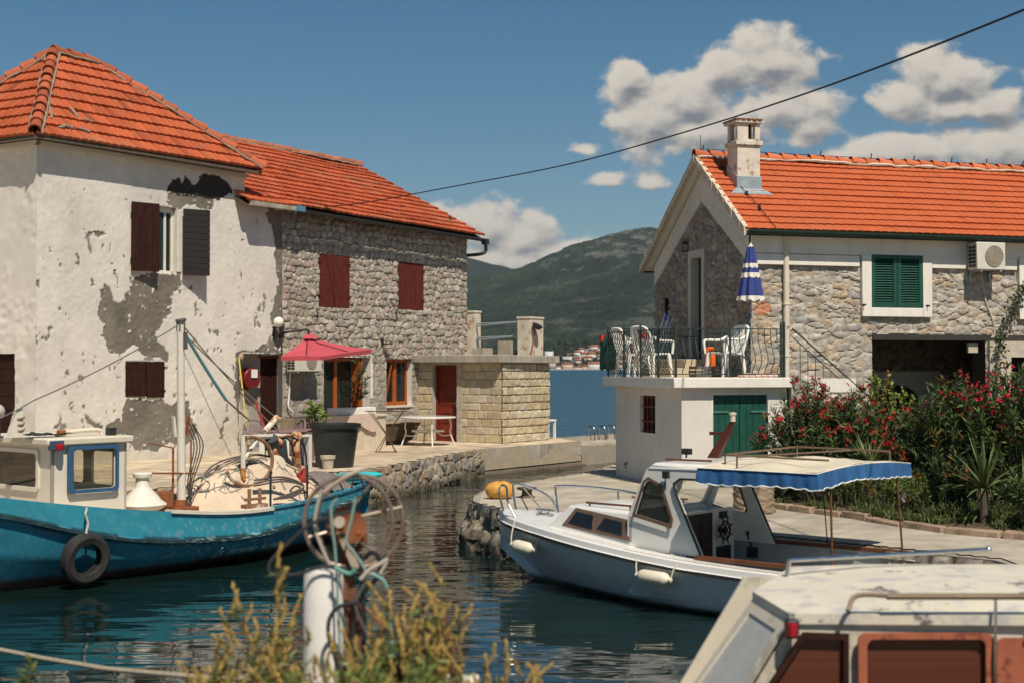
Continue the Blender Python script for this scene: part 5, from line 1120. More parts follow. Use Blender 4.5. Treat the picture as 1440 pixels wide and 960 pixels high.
# long white metal table
tb = LF.z(602, 626, 0); TBL = T(LF, 'garden_table', 'white metal table with curled legs in front of the red door', 'table', (tb[0], tb[1], 0), rot=-LF.a+math.radians(4))
h_ = .73; mb = MB(); mb.lathe([(.70,h_),(.71,h_+.012),(.70,h_+.025)], n=40); mb.build('tabletop', mat('table_glass', (.60,.60,.56), rough=.15, var=.05), TBL)
mb = MB(); mb.tube([(.7*math.cos(t), .7*math.sin(t), h_) for t in np.linspace(0, 2*math.pi, 40, endpoint=False)], .018, closed=True); mb.tube([(-.42,0,.38),(.42,0,.38)], .03); mb.tube([(0,-.42,.38),(0,.42,.38)], .02); mb.build('frame', M_plastic, TBL)
for k in range(4):
    a = k*math.pi/2+.15; ca, sa_ = math.cos(a), math.sin(a); P = lambda r, z: (r*ca, r*sa_, z)
    mb = MB(); mb.tube(curve([P(.56,h_), P(.60,.5), P(.58,.33), P(.70,.0)], 5), .019); mb.tube(curve([P(.2,h_-.02), P(.18,.55), P(.22,.38), P(.38,.26), P(.60,.27)], 5), .014); mb.build('leg', M_plastic, TBL)
# dark stone trough
TRG = T(LF, 'stone_trough', 'long dark brown trough against the cobble wall left of the red door', 'trough', (-3.0, -.60, 0))
mb = MB(); mb.hexa([(-.75,-.22,.10),(1.65,-.22,.10),(1.65,.22,.10),(-.75,.22,.10)], [(-1.0,-.32,.56),(1.9,-.32,.56),(1.9,.32,.56),(-1.0,.32,.56)]); mb.build('basin', mat('dark_trough', (.085,.065,.042), rough=.8, var=.4, vs=4, bump=.5), TRG, bevel=.02)
mb = MB(); mb.box(-1.04, 1.94, -.35, .35, .56, .59); mb.build('rim', M_mortar, TRG, bevel=.01)
mb = MB()
for x in (-.6, 1.4): mb.box(x, x+.12, -.2, .2, 0, .10)
mb.build('feet', M_conc, TRG)
# thin metal plant stand
pq = LF.z(543, 636, 0); PSd = T(LF, 'wire_stand', 'rusty thin wire plant stand in front of the trough', 'stand', (pq[0], pq[1], 0), rot=-LF.a)
mb = MB()
for s in (-1, 1): mb.tube([(-.26*s,0,0),(.05*s,.0,.5),(.42*s,0,.98)], .011, 6); mb.tube([(-.2*s,.3,0),(.05*s,.2,.5),(.38*s,.2,.98)], .011, 6)
mb.tube([(-.5,0,.98),(.5,0,.98)], .012); mb.tube([(-.26,0,.02),(.26,0,.02)], .010); mb.build('frame', mat('rusty_wire', (.10,.05,.03), rough=.8), PSd)
# low plastered bench wall with a planter and oleander
BW = T(LF, 'bench_wall', 'low cream masonry bench wall behind the black tub', 'wall', (-5.6, -1.55, 0))
mb = MB(); mb.box(-1.2, 2.2, 0, .5, 0, .80); mb.box(-1.25, 2.25, -.04, .54, .80, .86); mb.build('masonry', mat('cream_masonry', (.56,.48,.36), rough=.9, var=.15, bump=.4), BW, bevel=.015)
PL = T(LF, 'planter', 'long white planter with a scalloped cloth on the cream bench wall', 'planter', (-4.45, -1.32, .86))
mb = MB(); mb.box(-.75, .75, -.16, .16, 0, .18); mb.build('trough', M_plastic, PL, bevel=.02)
mb = MB(); X_, Z_ = np.meshgrid(np.linspace(-1.3, .6, 60), np.linspace(-.42, .0, 8), indexing='ij'); zz = Z_*(.6+.4*np.abs(np.sin(X_*3.3))); mb.grid(np.stack([X_, -.30+.02*np.sin(X_*22)*(-zz), zz], -1)); mb.build('cloth', mat('pink_linen', (.58,.45,.38), rough=.9, var=.06), PL)
def leafcloud(mb, cen, dirs, ln, wd, col, rs, cv=.35, droop=.1):
    """one pointed, folded leaf per centre"""
    n = len(cen); d = dirs/np.linalg.norm(dirs, axis=1)[:, None]; r = rs.randn(n, 3); s = np.cross(d, r); s /= np.linalg.norm(s, axis=1)[:, None]+1e-9
    nn = np.cross(s, d); L = (ln*(.7+.6*rs.rand(n)))[:, None]; Wd = (wd*(.7+.6*rs.rand(n)))[:, None]
    p0 = cen; p1 = cen+d*L*.45+s*Wd*.5+nn*Wd*.15; p2 = cen+d*L-np.array([0,0,1])*L*droop; p3 = cen+d*L*.45-s*Wd*.5+nn*Wd*.15
    V = np.stack([p0, p1, p2, p3], 1).reshape(-1, 3); i = np.arange(n)[:, None]*4; F = np.hstack([np.hstack([i, i+1, i+2]), np.hstack([i, i+2, i+3])]).reshape(-1, 3)
    C = np.array(col)*(1-cv+2*cv*rs.rand(n, 1)); C = np.repeat(C, 4, 0); mb.add(V, F, C)
def stems_plant(mbl, mbs, base, tips, rs, leaf=(.14,.022), n=26, col=(.05,.09,.025), t0=.25, r0=.012, up=.9, cv=.35):
    ends = []
    for tp in tips:
        b = np.array(base)+np.append(rs.randn(2)*.05, 0); tp = np.array(tp); m = (b+tp)/2+np.append((tp-b)[:2]*-.12+rs.randn(2)*.04, .06)
        c_ = curve([b, m, tp], 6); mbs.tube(c_, np.linspace(r0, r0*.3, len(c_)), 4, cap=False)
        t = t0+(1-t0)*rs.rand(n)**.8; k = t*(len(c_)-1); i = np.minimum(k.astype(int), len(c_)-2); cen = c_[i]+(c_[i+1]-c_[i])*(k-i)[:, None]
        ax = (c_[-1]-c_[0]); ax /= np.linalg.norm(ax); dr = rs.randn(n, 3)*.75+ax*up+np.array([0,0,.25]); leafcloud(mbl, cen, dr, leaf[0], leaf[1], col, rs, cv)
        ends.append((c_[-1], ax))
    return ends
rs = np.random.RandomState(21)
OP = T(LF, 'potted_oleander', 'slender dark oleander growing from the white planter by the french door', 'plant', (-4.35, -1.32, 1.0))
ml, ms = MB(), MB(); stems_plant(ml, ms, (0,0,0), [(.05,0,1.25),(.35,.0,.95),(-.3,-.05,.85),(.5,.05,.55),(-.5,0,.4),(.15,-.1,1.0),(.6,0,.8),(-.15,.1,.5),(.3,-.1,.4)], rs, (.17,.03), 34, (.035,.065,.03)); ml.build('foliage', M_leaf, OP, smooth=0); ms.build('stem', M_dkwood, OP)
GPp = LF.y(440, 605, -3.2); GPL = T(LF, 'potted_plant', 'bright green leafy plant in a lilac pot behind the boat frame', 'plant', (GPp[0], -3.2, 0))
mb = MB(); mb.lathe([(.13,.55),(.17,.80),(.19,.82),(.16,.82),(.0,.78)], n=20); mb.lathe([(.2,0),(.04,.05),(.04,.55)]); mb.build('pot', mat('lilac_plastic', (.20,.11,.13), rough=.6), GPL)
ml, ms = MB(), MB(); stems_plant(ml, ms, (0,0,.8), [(.25,0,1.15),(-.3,0,1.05),(.05,.1,1.2),(-.1,-.2,1.1),(.35,-.1,.95),(-.42,0,.8),(-.5,-.1,.55),(.2,.2,1.0)], rs, (.13,.085), 30, (.16,.22,.05)); ml.build('foliage', M_leaf, GPL, smooth=0); ms.build('stem', M_dkwood, GPL)
# lilac lattice chairs and table
LIL = mat('lilac_resin', (.23,.14,.165), rough=.55, var=.1)
def lattice_chair(at, rot, label):
    c = T(LF, 'lattice_chair', label, 'chair', at, 'lilac resin chairs on the quay', rot)
    mb = MB(); mb.box(-.24, .24, -.24, .24, .40, .43); mb.build('seat', LIL, c, bevel=.01)
    for sx_ in (-1, 1):
        for sy_ in (-1, 1): mb = MB(); mb.tube([(.21*sx_,.21*sy_,.41),(.25*sx_,.25*sy_,0)], [.022,.018]); mb.build('leg', LIL, c)
        mb = MB(); mb.tube(curve([(.24,.25*sx_,.4),(.24,.26*sx_,.62),(-.2,.26*sx_,.65)], 4), .02); mb.build('armrest', LIL, c)
    mb = MB(); fr_ = curve([(-.24,-.24,.42),(-.31,-.25,.8),(-.35,0,.92),(-.31,.25,.8),(-.24,.24,.42)], 6); mb.tube(fr_, .018)
    for k in range(-6, 7): mb.tube([(-.25,max(-.24,min(.24,k*.06)),.45),(-.335,max(-.24,min(.24,k*.06+.22)),.84)], .008, 4); mb.tube([(-.25,max(-.24,min(.24,k*.06)),.45),(-.335,max(-.24,min(.24,k*.06-.22)),.84)], .008, 4)
    mb.build('backrest', LIL, c); return c
q1 = LF.z(455, 654, 0); q2 = LF.z(400, 655, 0)
lattice_chair((q1[0], q1[1]+1.0, 0), math.radians(150), 'lilac lattice-back chair partly behind the black tub'); lattice_chair((q2[0], q2[1]+.6, 0), math.radians(-100), 'lilac lattice-back chair left of the green plant, behind the boat')
LT = T(LF, 'lilac_table', 'lilac plastic table with pale legs behind the blue boat', 'table', (q2[0]+.2, q2[1]-.1, 0))
mb = MB(); mb.box(-.7, .75, -.4, .4, .70, .73); mb.build('tabletop', LIL, LT, bevel=.01)
for x in (-.62, .67):
    for y in (-.33, .33): mb = MB(); mb.box(x-.05, x+.05, y-.03, y+.03, 0, .70); mb.build('leg', M_plastic, LT)
# red hand winch / pump handle with black head
rp = LF.z(416, 650, 0); RPm = T(LF, 'pump_stand', 'red and black hand pump standing on the quay by the doorway', 'pump', (rp[0], rp[1]+1.0, 0), rot=-LF.a)
mb = MB(); mb.tube(curve([(.12,0,0.5),(.05,0,.8),(-.08,0,1.15),(-.14,0,1.45)], 5), .028); mb.tube([(.12,0,.5),(.3,0,.46)], .04); mb.build('handle', mat('red_paint', (.36,.02,.02), rough=.5), RPm)
mb = MB(); mb.box(-.20, -.02, -.06, .06, 1.38, 1.58); mb.tube([(0,0,0),(0,0,.55)], .04); mb.build('head', M_black, RPm)
# side stool, leaning board, ladders
sq = LF.z(772, 618, 0); SS_ = T(LF, 'side_stool', 'small white square stool against the sea side of the outbuilding', 'stool', (2.75, -2.45, 0))
mb = MB(); mb.box(-.2, .24, -.2, .24, .50, .55); mb.build('top', M_plastic, SS_, bevel=.01)
for x in (-.16, .18):
    for y in (-.16, .18): mb = MB(); mb.box(x-.03, x+.03, y-.03, y+.03, 0, .5); mb.build('leg', M_plastic, SS_)
BDD = T(LF, 'leaning_board', 'narrow faded pink board leaning on the outbuilding corner', 'board', (2.44, -2.5, 0)); mb = MB(); mb.box(.0, .05, -.12, .1, 0, 2.1); mb.build('board', mat('pink_board', (.50,.33,.27), rough=.8, var=.15), BDD)
SHB = T(LF, 'folded_parasol', 'folded reddish parasol leaning behind the white stool', 'parasol', (2.55, -2.2, 0)); mb = MB(); mb.tube([(.35,0,.1),(.05,0,1.15)], [.06,.03], 8); mb.build('cloth', mat('dull_red_cloth', (.22,.10,.07), rough=.9), SHB); mb = MB(); mb.tube([(.05,0,1.15),(.0,0,1.35)], .012); mb.tube([(.35,0,.1),(.39,0,0)], .012); mb.build('pole', M_steel, SHB)
def ladder(x, y, z, lab):
    l = T(WF, 'swim_ladder', lab, 'ladder', (x, y, z), 'swimming ladders on the sea side of the quay', .67)
    for s in (0, .42): mb = MB(); mb.tube(curve([(s,.30,-.9),(s,.26,.28),(s,.16,.40),(s,0,.36),(s,-.05,0)], 5), .022); mb.build('rail', M_steel, l)
    for k in range(4): mb = MB(); mb.tube([(0,.29,-.1-k*.22),(.42,.29,-.1-k*.22)], .015); mb.build('rung', M_steel, l)
ladder(2.42, 42.1, QZ-.14, 'steel swimming ladder nearer the outbuilding, on the sea edge of the quay'); ladder(3.05, 42.6, QZ-.14, 'steel swimming ladder half hidden by the white garage')

# ---------------------------------------------------------------- blue fishing boat
def hullgrid(mb, st, colf, n=14):
    """st: x, list of (half-breadth, z) from gunwale down to keel"""
    X = np.array([s[0] for s in st]); xs = np.linspace(X[0], X[-1], 240); K = len(st[0][1]); prof = np.array([s[1] for s in st], float)
    P = np.zeros((len(xs), K, 2))
    for k in range(K):
        for c in range(2): P[:, k, c] = np.interp(xs, X, prof[:, k, c])
    for k in range(K):   # smooth along the length
        for c in range(2):
            v = P[:, k, c]; P[:, k, c] = np.convolve(np.pad(v, 12, mode='reflect', reflect_type='odd'), np.ones(25)/25, 'valid')
    t = np.linspace(0, K-1, n*(K-1)//2+1); i = np.minimum(t.astype(int), K-2); f = t-i
    Q = P[:, i]*(1-f)[None, :, None]+P[:, i+1]*f[None, :, None]
    XX = np.broadcast_to(xs[:, None], Q.shape[:2]); 
    for sg in (-1, 1):
        C = colf(XX, Q[..., 1], sg); mb.grid(np.stack([XX, sg*np.clip(Q[..., 0], 0, None), Q[..., 1]], -1), C)
    b = P[0]; mb.add([(xs[0], -q[0], q[1]) for q in b]+[(xs[0], q[0], q[1]) for q in b[::-1]], [tuple(range(2*K))], colf(np.array([[xs[0]]]), np.array([[.6]]), 1)[0, 0])
    return xs, P
bst = [(-4.6,1.0,1.38,1.10,.70),(-3.6,1.24,1.26,1.05,.86),(-3.0,1.32,1.15,.95,.93),(-2.2,1.36,1.02,.71,.96),(-1.28,1.37,.885,.50,1.02),(-.5,1.37,.80,.42,1.0),(.1,1.36,.735,.39,.97),(.7,1.33,.715,.38,.93),(1.4,1.2,.73,.44,.84),(2.1,.95,.745,.50,.60),(2.9,.62,.775,.58,.22),(3.5,.36,.81,.66,.03),(4.0,.07,.86,.76,.0)]
BBT = T(BB, 'fishing_boat', 'old turquoise and white wooden fishing boat with a wheelhouse, mast and heaped nets', 'boat')
stn = []
for x, b, zt_, zr, bw in bst:
    zk = -.35 if x < 3 else -.35+(x-3)*.75; zw = 0 if x < 3 else (x-3)*.55
    stn.append((x, [(b, zt_), (b-.012, zr+.03), (b+.035, zr+.02), (b+.035, zr-.02), (b-.02, zr-.03), (b*.62+bw*.40 if x < 3 else b*.5, (zr+zw)*.5), (bw, zw+.0), (bw*.6, zw-.15), (0.0, zk)]))
def bcol(X, Z, sg):
    zr = np.interp(X, [s[0] for s in bst], [s[3] for s in bst]); n = fbm(X*3, Z*6, 3, 5)[..., None]; n2 = fbm(X*20+5, Z*44, 6, 4)[..., None]; n3 = fbm(X*14, Z*3, 9, 3)[..., None]
    up = np.array([.038,.27,.36])*(.75+.45*n); lo = np.array([.028,.205,.295])*(.75+.45*n)
    C = np.where((Z > zr-.01)[..., None], up, lo)
    dk = ((Z < zr+.035) & (Z > zr-.03))[..., None]; C = np.where(dk, np.array([.02,.045,.055])*(.6+.8*n), C)
    amt = sstep(-1.5, .4, X)[..., None]*.6+.15; s_ = sstep(.63, .70, n2)*amt*(Z[..., None] > .12); C = C*(1-s_*.8)+np.array([.33,.45,.45])*s_*.8
    st_ = sstep(.62, .75, n3)*sstep(-1, .5, X)[..., None]*.5*(Z[..., None] < .4); C = C*(1-st_)+np.array([.12,.13,.10])*st_
    bt = sstep(.17, .09, Z+(n[..., 0]-.5)*.08)[..., None]; C = C*(1-bt)+np.array([.055,.028,.020])*bt*(.6+.8*n)
    return C
mb = MB(); xs_b, Pb = hullgrid(mb, stn, bcol, 16); hb = mb.build('hull', mat('boat_paint', vc=True, rough=.42, var=.08, vs=6, bump=.15, bs=20, spec=.4), BBT, smooth=50)
bz = lambda x: float(np.interp(x, xs_b, Pb[:, 0, 1])); bb_ = lambda x: float(np.interp(x, xs_b, Pb[:, 0, 0]))
mb = MB()
for x in np.linspace(-4.5, 3.9, 60): pass
xx = np.linspace(-4.55, 3.95, 70); dz = np.where(xx < 1.0, .06, .16)
mb.grid(np.stack([np.stack([xx, s*np.array([max(.01, bb_(x)-.03) for x in xx]), np.array([bz(x) for x in xx])-dz], -1) for s in (-1, -.5, 0, .5, 1)], 0), None); mb.build('deck', mat('boat_deck', (.52,.45,.34), rough=.8, var=.25, vs=6, bump=.4, under=(.34,.17,.08), wear=.42, ws=4), BBT)
WPB = mat('boat_white', (.66,.60,.50), rough=.55, var=.07, vs=4, bump=.2, under=(.50,.25,.10), wear=.29, ws=5)
mb = MB()
for s in (-1, 1):
    xs1 = np.linspace(-4.5, 1.05, 36)
    for a, b in zip(xs1[:-1], xs1[1:]):
        if a < -.82 and s == -1: continue
        mb.hexa([(a,s*(bb_(a)-.13),bz(a)-.02),(b,s*(bb_(b)-.13),bz(b)-.02),(b,s*(bb_(b)+.03),bz(b)-.02),(a,s*(bb_(a)+.03),bz(a)-.02)], [(a,s*(bb_(a)-.13),bz(a)+.02),(b,s*(bb_(b)-.13),bz(b)+.02),(b,s*(bb_(b)+.03),bz(b)+.02),(a,s*(bb_(a)+.03),bz(a)+.02)])
mb.build('cap_rail', WPB, BBT)
mb = MB()
for s in (-1, 1):
    xs1 = np.linspace(1.05, 3.95, 26)
    for a, b in zip(xs1[:-1], xs1[1:]): mb.hexa([(a,s*(bb_(a)-.06),bz(a)-.005),(b,s*max(.0,bb_(b)-.06),bz(b)-.005),(b,s*(bb_(b)+.02),bz(b)-.005),(a,s*(bb_(a)+.02),bz(a)-.005)], [(a,s*(bb_(a)-.06),bz(a)+.03),(b,s*max(0,bb_(b)-.06),bz(b)+.03),(b,s*(bb_(b)+.02),bz(b)+.03),(a,s*(bb_(a)+.02),bz(a)+.03)])
mb.build('bow_rail', mat('boat_blue_trim', (.04,.22,.30), rough=.5, var=.2, under=(.4,.42,.38), wear=.4, ws=9), BBT)
# wheelhouse
cx0, cx1, cy0, cy1, cz0, cz1 = -2.10, -1.04, -.90, .80, .72, 1.70
CB = MB(); wA = rrect(.17, .86, .34+.02, .34+.60, .06); sideO = [(0,0),(cx1-cx0,0),(cx1-cx0,cz1-cz0),(0,cz1-cz0)]
w1 = BB.y(100, 632, cy0); w2_ = BB.y(160, 684, cy0); hol = rrect(w1[0]-cx0, w2_[0]-cx0, w2_[2]-cz0, w1[2]-cz0, .05)
plate(CB, sideO, [hol], (cx0, cy0, cz0), (1,0,0), (0,0,1), -.035); plate(CB, sideO, [hol], (cx0, cy1, cz0), (1,0,0), (0,0,1), .035)
a1, a2 = BB.x(0, 633, cx0), BB.x(53, 685, cx0); h2 = rrect(a2[1]-cy0, 1.55, a2[2]-cz0, a1[2]-cz0, .06); bO = [(0,0),(cy1-cy0,0),(cy1-cy0,cz1-cz0),(0,cz1-cz0)]
plate(CB, bO, [h2], (cx0, cy0, cz0), (0,1,0), (0,0,1), .035); plate(CB, bO, [rrect(.15,.75,.42,.85,.06), rrect(.95,1.55,.42,.85,.06)], (cx1, cy0, cz0), (0,1,0), (0,0,1), -.035)
cab = CB.build('wheelhouse', WPB, BBT)
mb = MB(); mb.box(cx0-.10, cx1+.06, cy0-.08, cy1+.08, cz1, cz1+.09); mb.build('roof', mat('boat_roof', (.62,.56,.43), rough=.7, var=.12, under=(.42,.30,.12), wear=.36, ws=4), cab, bevel=.02)
def frame2(out, hol, org, U, V_, th, m, name, par): mb = MB(); plate(mb, out, [hol], org, U, V_, th); return mb.build(name, m, par)
wx0, wx1, wz0, wz1 = w1[0]-cx0, w2_[0]-cx0, w2_[2]-cz0, w1[2]-cz0
wf = frame2(rrect(wx0-.075, wx1+.035, wz0-.045, wz1+.06, .05), rrect(wx0, wx1, wz0, wz1, .05), (cx0, cy0-.035, cz0), (1,0,0), (0,0,1), .03, mat('blue_frame', (.035,.095,.18), rough=.5, var=.15, under=(.45,.5,.5), wear=.30, ws=14), 'window_frame', cab)
mb = MB(); mb.box(cx0+wx0, cx0+wx1, cy0+.0, cy0+.006, cz0+wz0, cz0+wz1); mb.build('pane', glass('boat_glass', (.86,.84,.76), .8, .08, (.2,.18,.14)), wf) if False else mb.build('window_pane', glass('boat_glass', (.86,.84,.76), .8, .08, (.2,.18,.14)), cab)
frame2(rrect(a2[1]-cy0-.05, 1.60, a2[2]-cz0-.05, a1[2]-cz0+.05, .06), h2, (cx0-.03, cy0, cz0), (0,1,0), (0,0,1), .03, WPB, 'aft_window_frame', cab)
mb = MB(); mb.box(cx0+.01, cx0+.015, a2[1], cy0+1.55, a2[2], a1[2]); mb.build('aft_pane', glass('boat_glass2', (.55,.50,.40), .9, .3, (.08,.07,.05)), cab)
mb = MB(); mb.M = np.array(Matrix.Translation((cx1-.35, .05, 1.24)) @ Matrix.Rotation(math.pi/2, 4, 'Y')); mb.tube([(.14*math.cos(t), .14*math.sin(t), 0) for t in np.linspace(0, 2*math.pi, 20, endpoint=False)], .014, closed=True)
for k in range(3): t = k*math.pi/3; mb.tube([(.18*math.cos(t),.18*math.sin(t),0),(-.18*math.cos(t),-.18*math.sin(t),0)], .009)
mb.M = None; mb.box(cx1-.34, cx1-.2, 0, .1, .8, 1.3); mb.build('steering_wheel', M_dkwood, cab)
lq = BB.y(80, 627, cy0-.08); mb = MB(); mb.box(lq[0]-.10, lq[0]+.08, cy0-.12, cy0-.035, lq[2]-.05, lq[2]+.07); nl = mb.build('navigation_light', mat('blue_box', (.04,.07,.12), rough=.5), cab, bevel=.01)
mb = MB(); mb.lathe([(.05,-.035),(.055,0),(.05,.035)], lq[0]+.01, cy0-.12, lq[2]+.0, 14); mb.build('lens', mat('red_lens', (.35,.012,.02), rough=.15), nl)
# odds and ends on the cabin roof
zr_ = cz1+.09; 
def onroof(px_, py_, y_): q = BB.y(px_, py_, y_); return q
RP = T(BB, 'roof_pipe', 'bent white rust-ended pipe lying on the wheelhouse roof', 'pipe', (-1.62, -.6, zr_)); mb = MB(); mb.tube(curve([(-.15,0,.05),(.2,0,.07),(.38,0,.06),(.40,0,-.02+.03)], 6), .028); mb.build('pipe', WPB, RP)
mb = MB(); mb.tube([(-.22,0,.05),(-.12,0,.05)], .036); mb.build('rusty_end', M_rust, RP)
BC = T(BB, 'black_rag', 'crumpled black cloth on the wheelhouse roof', 'cloth', (-2.0, -.55, zr_)); mb = MB(); rs = np.random.RandomState(1)
X_, Y_ = np.meshgrid(np.linspace(-.25, .32, 26), np.linspace(-.12, .12, 12), indexing='ij'); mb.grid(np.stack([X_, Y_, .01+.11*np.abs(fbm(X_*7, Y_*9, 3, 4)-.3)], -1)); mb.build('cloth', mat('black_cloth', (.02,.022,.025), rough=.7), BC)
SL = T(BB, 'searchlight', 'round glass searchlight at the left end of the wheelhouse roof', 'lamp', (-2.35, -.05, zr_-.02)); mb = MB(); mb.ball(0, 0, .34, .09, n=14); mb.build('lamp_glass', mat('pale_glass', (.45,.42,.36), rough=.1), SL); mb = MB(); mb.tube([(0,0,0),(0,0,.26)], .04); mb.build('stand', M_black, SL)
FN = T(BB, 'roof_fin', 'cream stepped post with rope on the wheelhouse roof', 'post', (-2.28, -.35, zr_)); mb = MB(); mb.hexa([(-.10,-.05,0),(.10,-.05,0),(.10,.05,0),(-.10,.05,0)], [(.03,-.03,.42),(.08,-.03,.42),(.08,.03,.42),(.03,.03,.42)]); mb.box(.03, .09, -.03, .03, .42, .50); mb.build('post', WPB, FN)
mb = MB(); mb.tube([(.055+.06*math.cos(t), .05*math.sin(t), .03+t*.012) for t in np.linspace(0, 22, 80)], .016, 5); mb.build('rope', mat('old_rope', (.30,.22,.14), rough=.9, bump=.6, bs=150), FN)
BX = T(BB, 'roof_box', 'tiny dark box at the front edge of the wheelhouse roof', 'box', (-1.18, -.75, zr_)); mb = MB(); mb.box(-.05, .06, -.05, .05, 0, .10); mb.build('box', M_black, BX, bevel=.01)
# funnel-shaped white winch drum
WD = T(BB, 'winch_drum', 'white funnel-shaped net winch drum on deck between wheelhouse and mast', 'winch', (-.68, -.72, .80))
mb = MB(); mb.lathe([(.20,-.02),(.30,.04),(.315,.07),(.30,.09),(.24,.13),(.19,.20),(.12,.27),(.09,.31),(.085,.41),(.12,.43),(.125,.47),(.10,.49),(0,.49)], n=32); mb.build('drum', mat('winch_white', (.68,.63,.54), rough=.45, var=.08, under=(.35,.14,.06), wear=.27, ws=9), WD)
mb = MB(); mb.box(-.26, .30, -.2, .2, -.1, .01); mb.box(.18, .42, -.1, .12, .0, .22); mb.build('gearbox', M_rust, WD, bevel=.02)
mb = MB(); mb.tube([(.15,.0,.47),(.9,.1,.42)], .012); mb.build('rod', M_rust, WD)
# mast with stays and block
MS = T(BB, 'mast', 'slim white mast with rusty foot and tackle, amidships on the blue boat', 'mast', (0, -.6, .68))
mb = MB(); mb.tube([(0.02,0,0),(-.01,0,2.55)], [.062,.048], 12); mb.build('pole', WPB, MS)
mb = MB(); mb.box(-.16, .22, -.12, .12, 0, .10); mb.box(-.08, -.05, -.03, .03, 0, 1.2) if False else None; mb.lathe([(.11,0),(.09,.12),(.07,.2)], n=12); mb.tube([(-.12,0,.05),(-.12,0,.9)], .016); mb.tube([(-.12,0,.9),(-.5,0,.98)], .01); mb.build('foot', M_rust, MS, bevel=.01)
mb = MB(); mb.box(-.05, .04, -.04, .04, 2.46, 2.60); mb.box(-.0, .05, -.08, -.05, 2.22, 2.45); mb.tube([(-.08,0,2.60),(.07,0,2.62)], .022); mb.build('masthead', mat('grey_block', (.09,.085,.08), rough=.7), MS)
mb = MB()
for k in range(4): mb.tube(curve([(.10+.03*k,-.02*(k % 3),1.22),(.22+.05*(k % 4),.0,.9),(.10+.03*(k % 5),-.03,.45),(.16,0,.12)], 5), .009, 5)
mb.build('hanging_ropes', mat('dark_rope', (.06,.055,.05), rough=.9), MS)
mb = MB(); mb.tube([(.16,0,.0),(.17,0,1.0)], .012); mb.build('side_rod', M_rust, MS)
for x in (-.09, .1): mb = MB(); mb.hexa([(x-.02,-.02,1.05),(x+.02,-.02,1.05),(x+.02,.02,1.05),(x-.02,.02,1.05)], [(x*1.3-.015,-.02,1.32),(x*1.3+.015,-.02,1.32),(x*1.3+.015,.02,1.32),(x*1.3-.015,.02,1.32)]); mb.build('cleat', M_rust if x > 0 else WPB, MS)
top = np.array([0, -.6, 3.25])
def sag(a, b, s=.05, n=14): a, b = np.array(a, float), np.array(b, float); t = np.linspace(0, 1, n)[:, None]; return a+(b-a)*t-np.array([0, 0, 1])*4*s*t*(1-t)
def line(fr, name, label, pts, r, col, cat='rope', m=None):
    p = [fr.W(*q) for q in pts]; mb = MB(); mb.tube([q-p[0] for q in p], r, 6, c=col); o = mb.build(name, m or M_rope); o.location = p[0]; return tag(o, label, cat)
tq = BB.y(318, 562, -.55); line(BB, 'tackle_rope', 'thick teal tackle rope slanting from the mast head', sag(top-np.array([0,0,.05]), tq, .02), .022, (.10,.24,.26))
line(BB, 'tackle_rope', 'short rusty wire joining teal tackle to the hoop', [tq, BB.y(350, 590, -.5)], .012, (.15,.10,.07))
for k, (a, b, dz_) in enumerate(((392, 607, 0), (396, 593, .12))): line(BB, 'stay_wire', ('lower' if k == 0 else 'upper')+' of two pale stays running from mast head towards the bow frame', sag(top-np.array([0,0,.1*k]), BB.y(a, b, .3), .04), .010, (.30,.26,.20))
line(BB, 'stay_wire', 'thin grey stay from the mast head to the wheelhouse roof', sag(top, BB.y(48, 562, -.4), .05), .009, (.16,.15,.14))
line(BB, 'stay_wire', 'thin dark stay from the roof post down to the left', sag(BB.y(48, 562, -.4), BB.y(-30, 600, -.4), .02), .008, (.16,.15,.14))
line(BB, 'stay_wire', 'hair-thin line dropping from mast head towards the hoop foot', sag(top-np.array([0,0,.3]), BB.y(325, 640, -.3), .0), .005, (.3,.27,.22))
# hauling frame: posts, bar, brace, hoop, hauler
HF = T(BB, 'hauling_frame', 'white and rust steel hauling frame with a big hoop over the nets', 'frame', (1.13, -.5, .62))
zb_ = 1.08
mb = MB(); mb.tube([(0,0,.6),(0,0,zb_)], .035); mb.build('post', WPB, HF)
mb = MB(); mb.tube([(0,0,0),(0,0,.62)], .038); mb.build('rusty_post', mat('orange_rust', (.50,.22,.06), rough=.8, var=.3, under=(.2,.06,.02), wear=.45, ws=8), HF)
mb = MB(); mb.tube([(0,0,zb_-.03),(1.0,.45,zb_-.06),(1.95,.88,zb_-.12)], [.036,.036,.03]); mb.build('crossbar', WPB, HF)
mb = MB(); mb.tube([(.02,0,.74),(.42,.19,zb_-.06)], .026); mb.build('brace', WPB, HF)
mb = MB(); mb.box(1.93, 2.0, .85, .95, .25, zb_-.08); mb.build('far_post', WPB, HF)
mb = MB(); t = np.linspace(math.radians(98), math.radians(-160), 40); R_ = .345; mb.tube([(.06+R_*1.2*math.cos(q), -.06, .71+R_*math.sin(q)) for q in t], .026, 8); mb.build('hoop', mat('rusty_hoop', (.24,.12,.06), rough=.7, under=(.5,.47,.42), wear=.42, ws=3), HF)
mb = MB(); mb.M = np.array(Matrix.Translation((.78, .2, .62)) @ Matrix.Rotation(1.2, 4, 'X')); mb.lathe([(.02,-.06),(.145,-.05),(.15,0),(.13,.04),(.02,.05)], n=22); mb.build('hauler_disc', mat('pale_disc', (.58,.51,.38), rough=.6, var=.1), HF)
mb = MB(); mb.tube(curve([(.75,.3,1.0),(.9,.4,.78),(1.15,.5,.62),(1.3,.6,.55)], 5), [.11]*16 if False else .10, 10); mb.tube([(1.0,.45,.95),(1.1,.5,.55)], .12); mb.build('motor', mat('dark_motor', (.05,.055,.055), rough=.6, var=.4), HF)
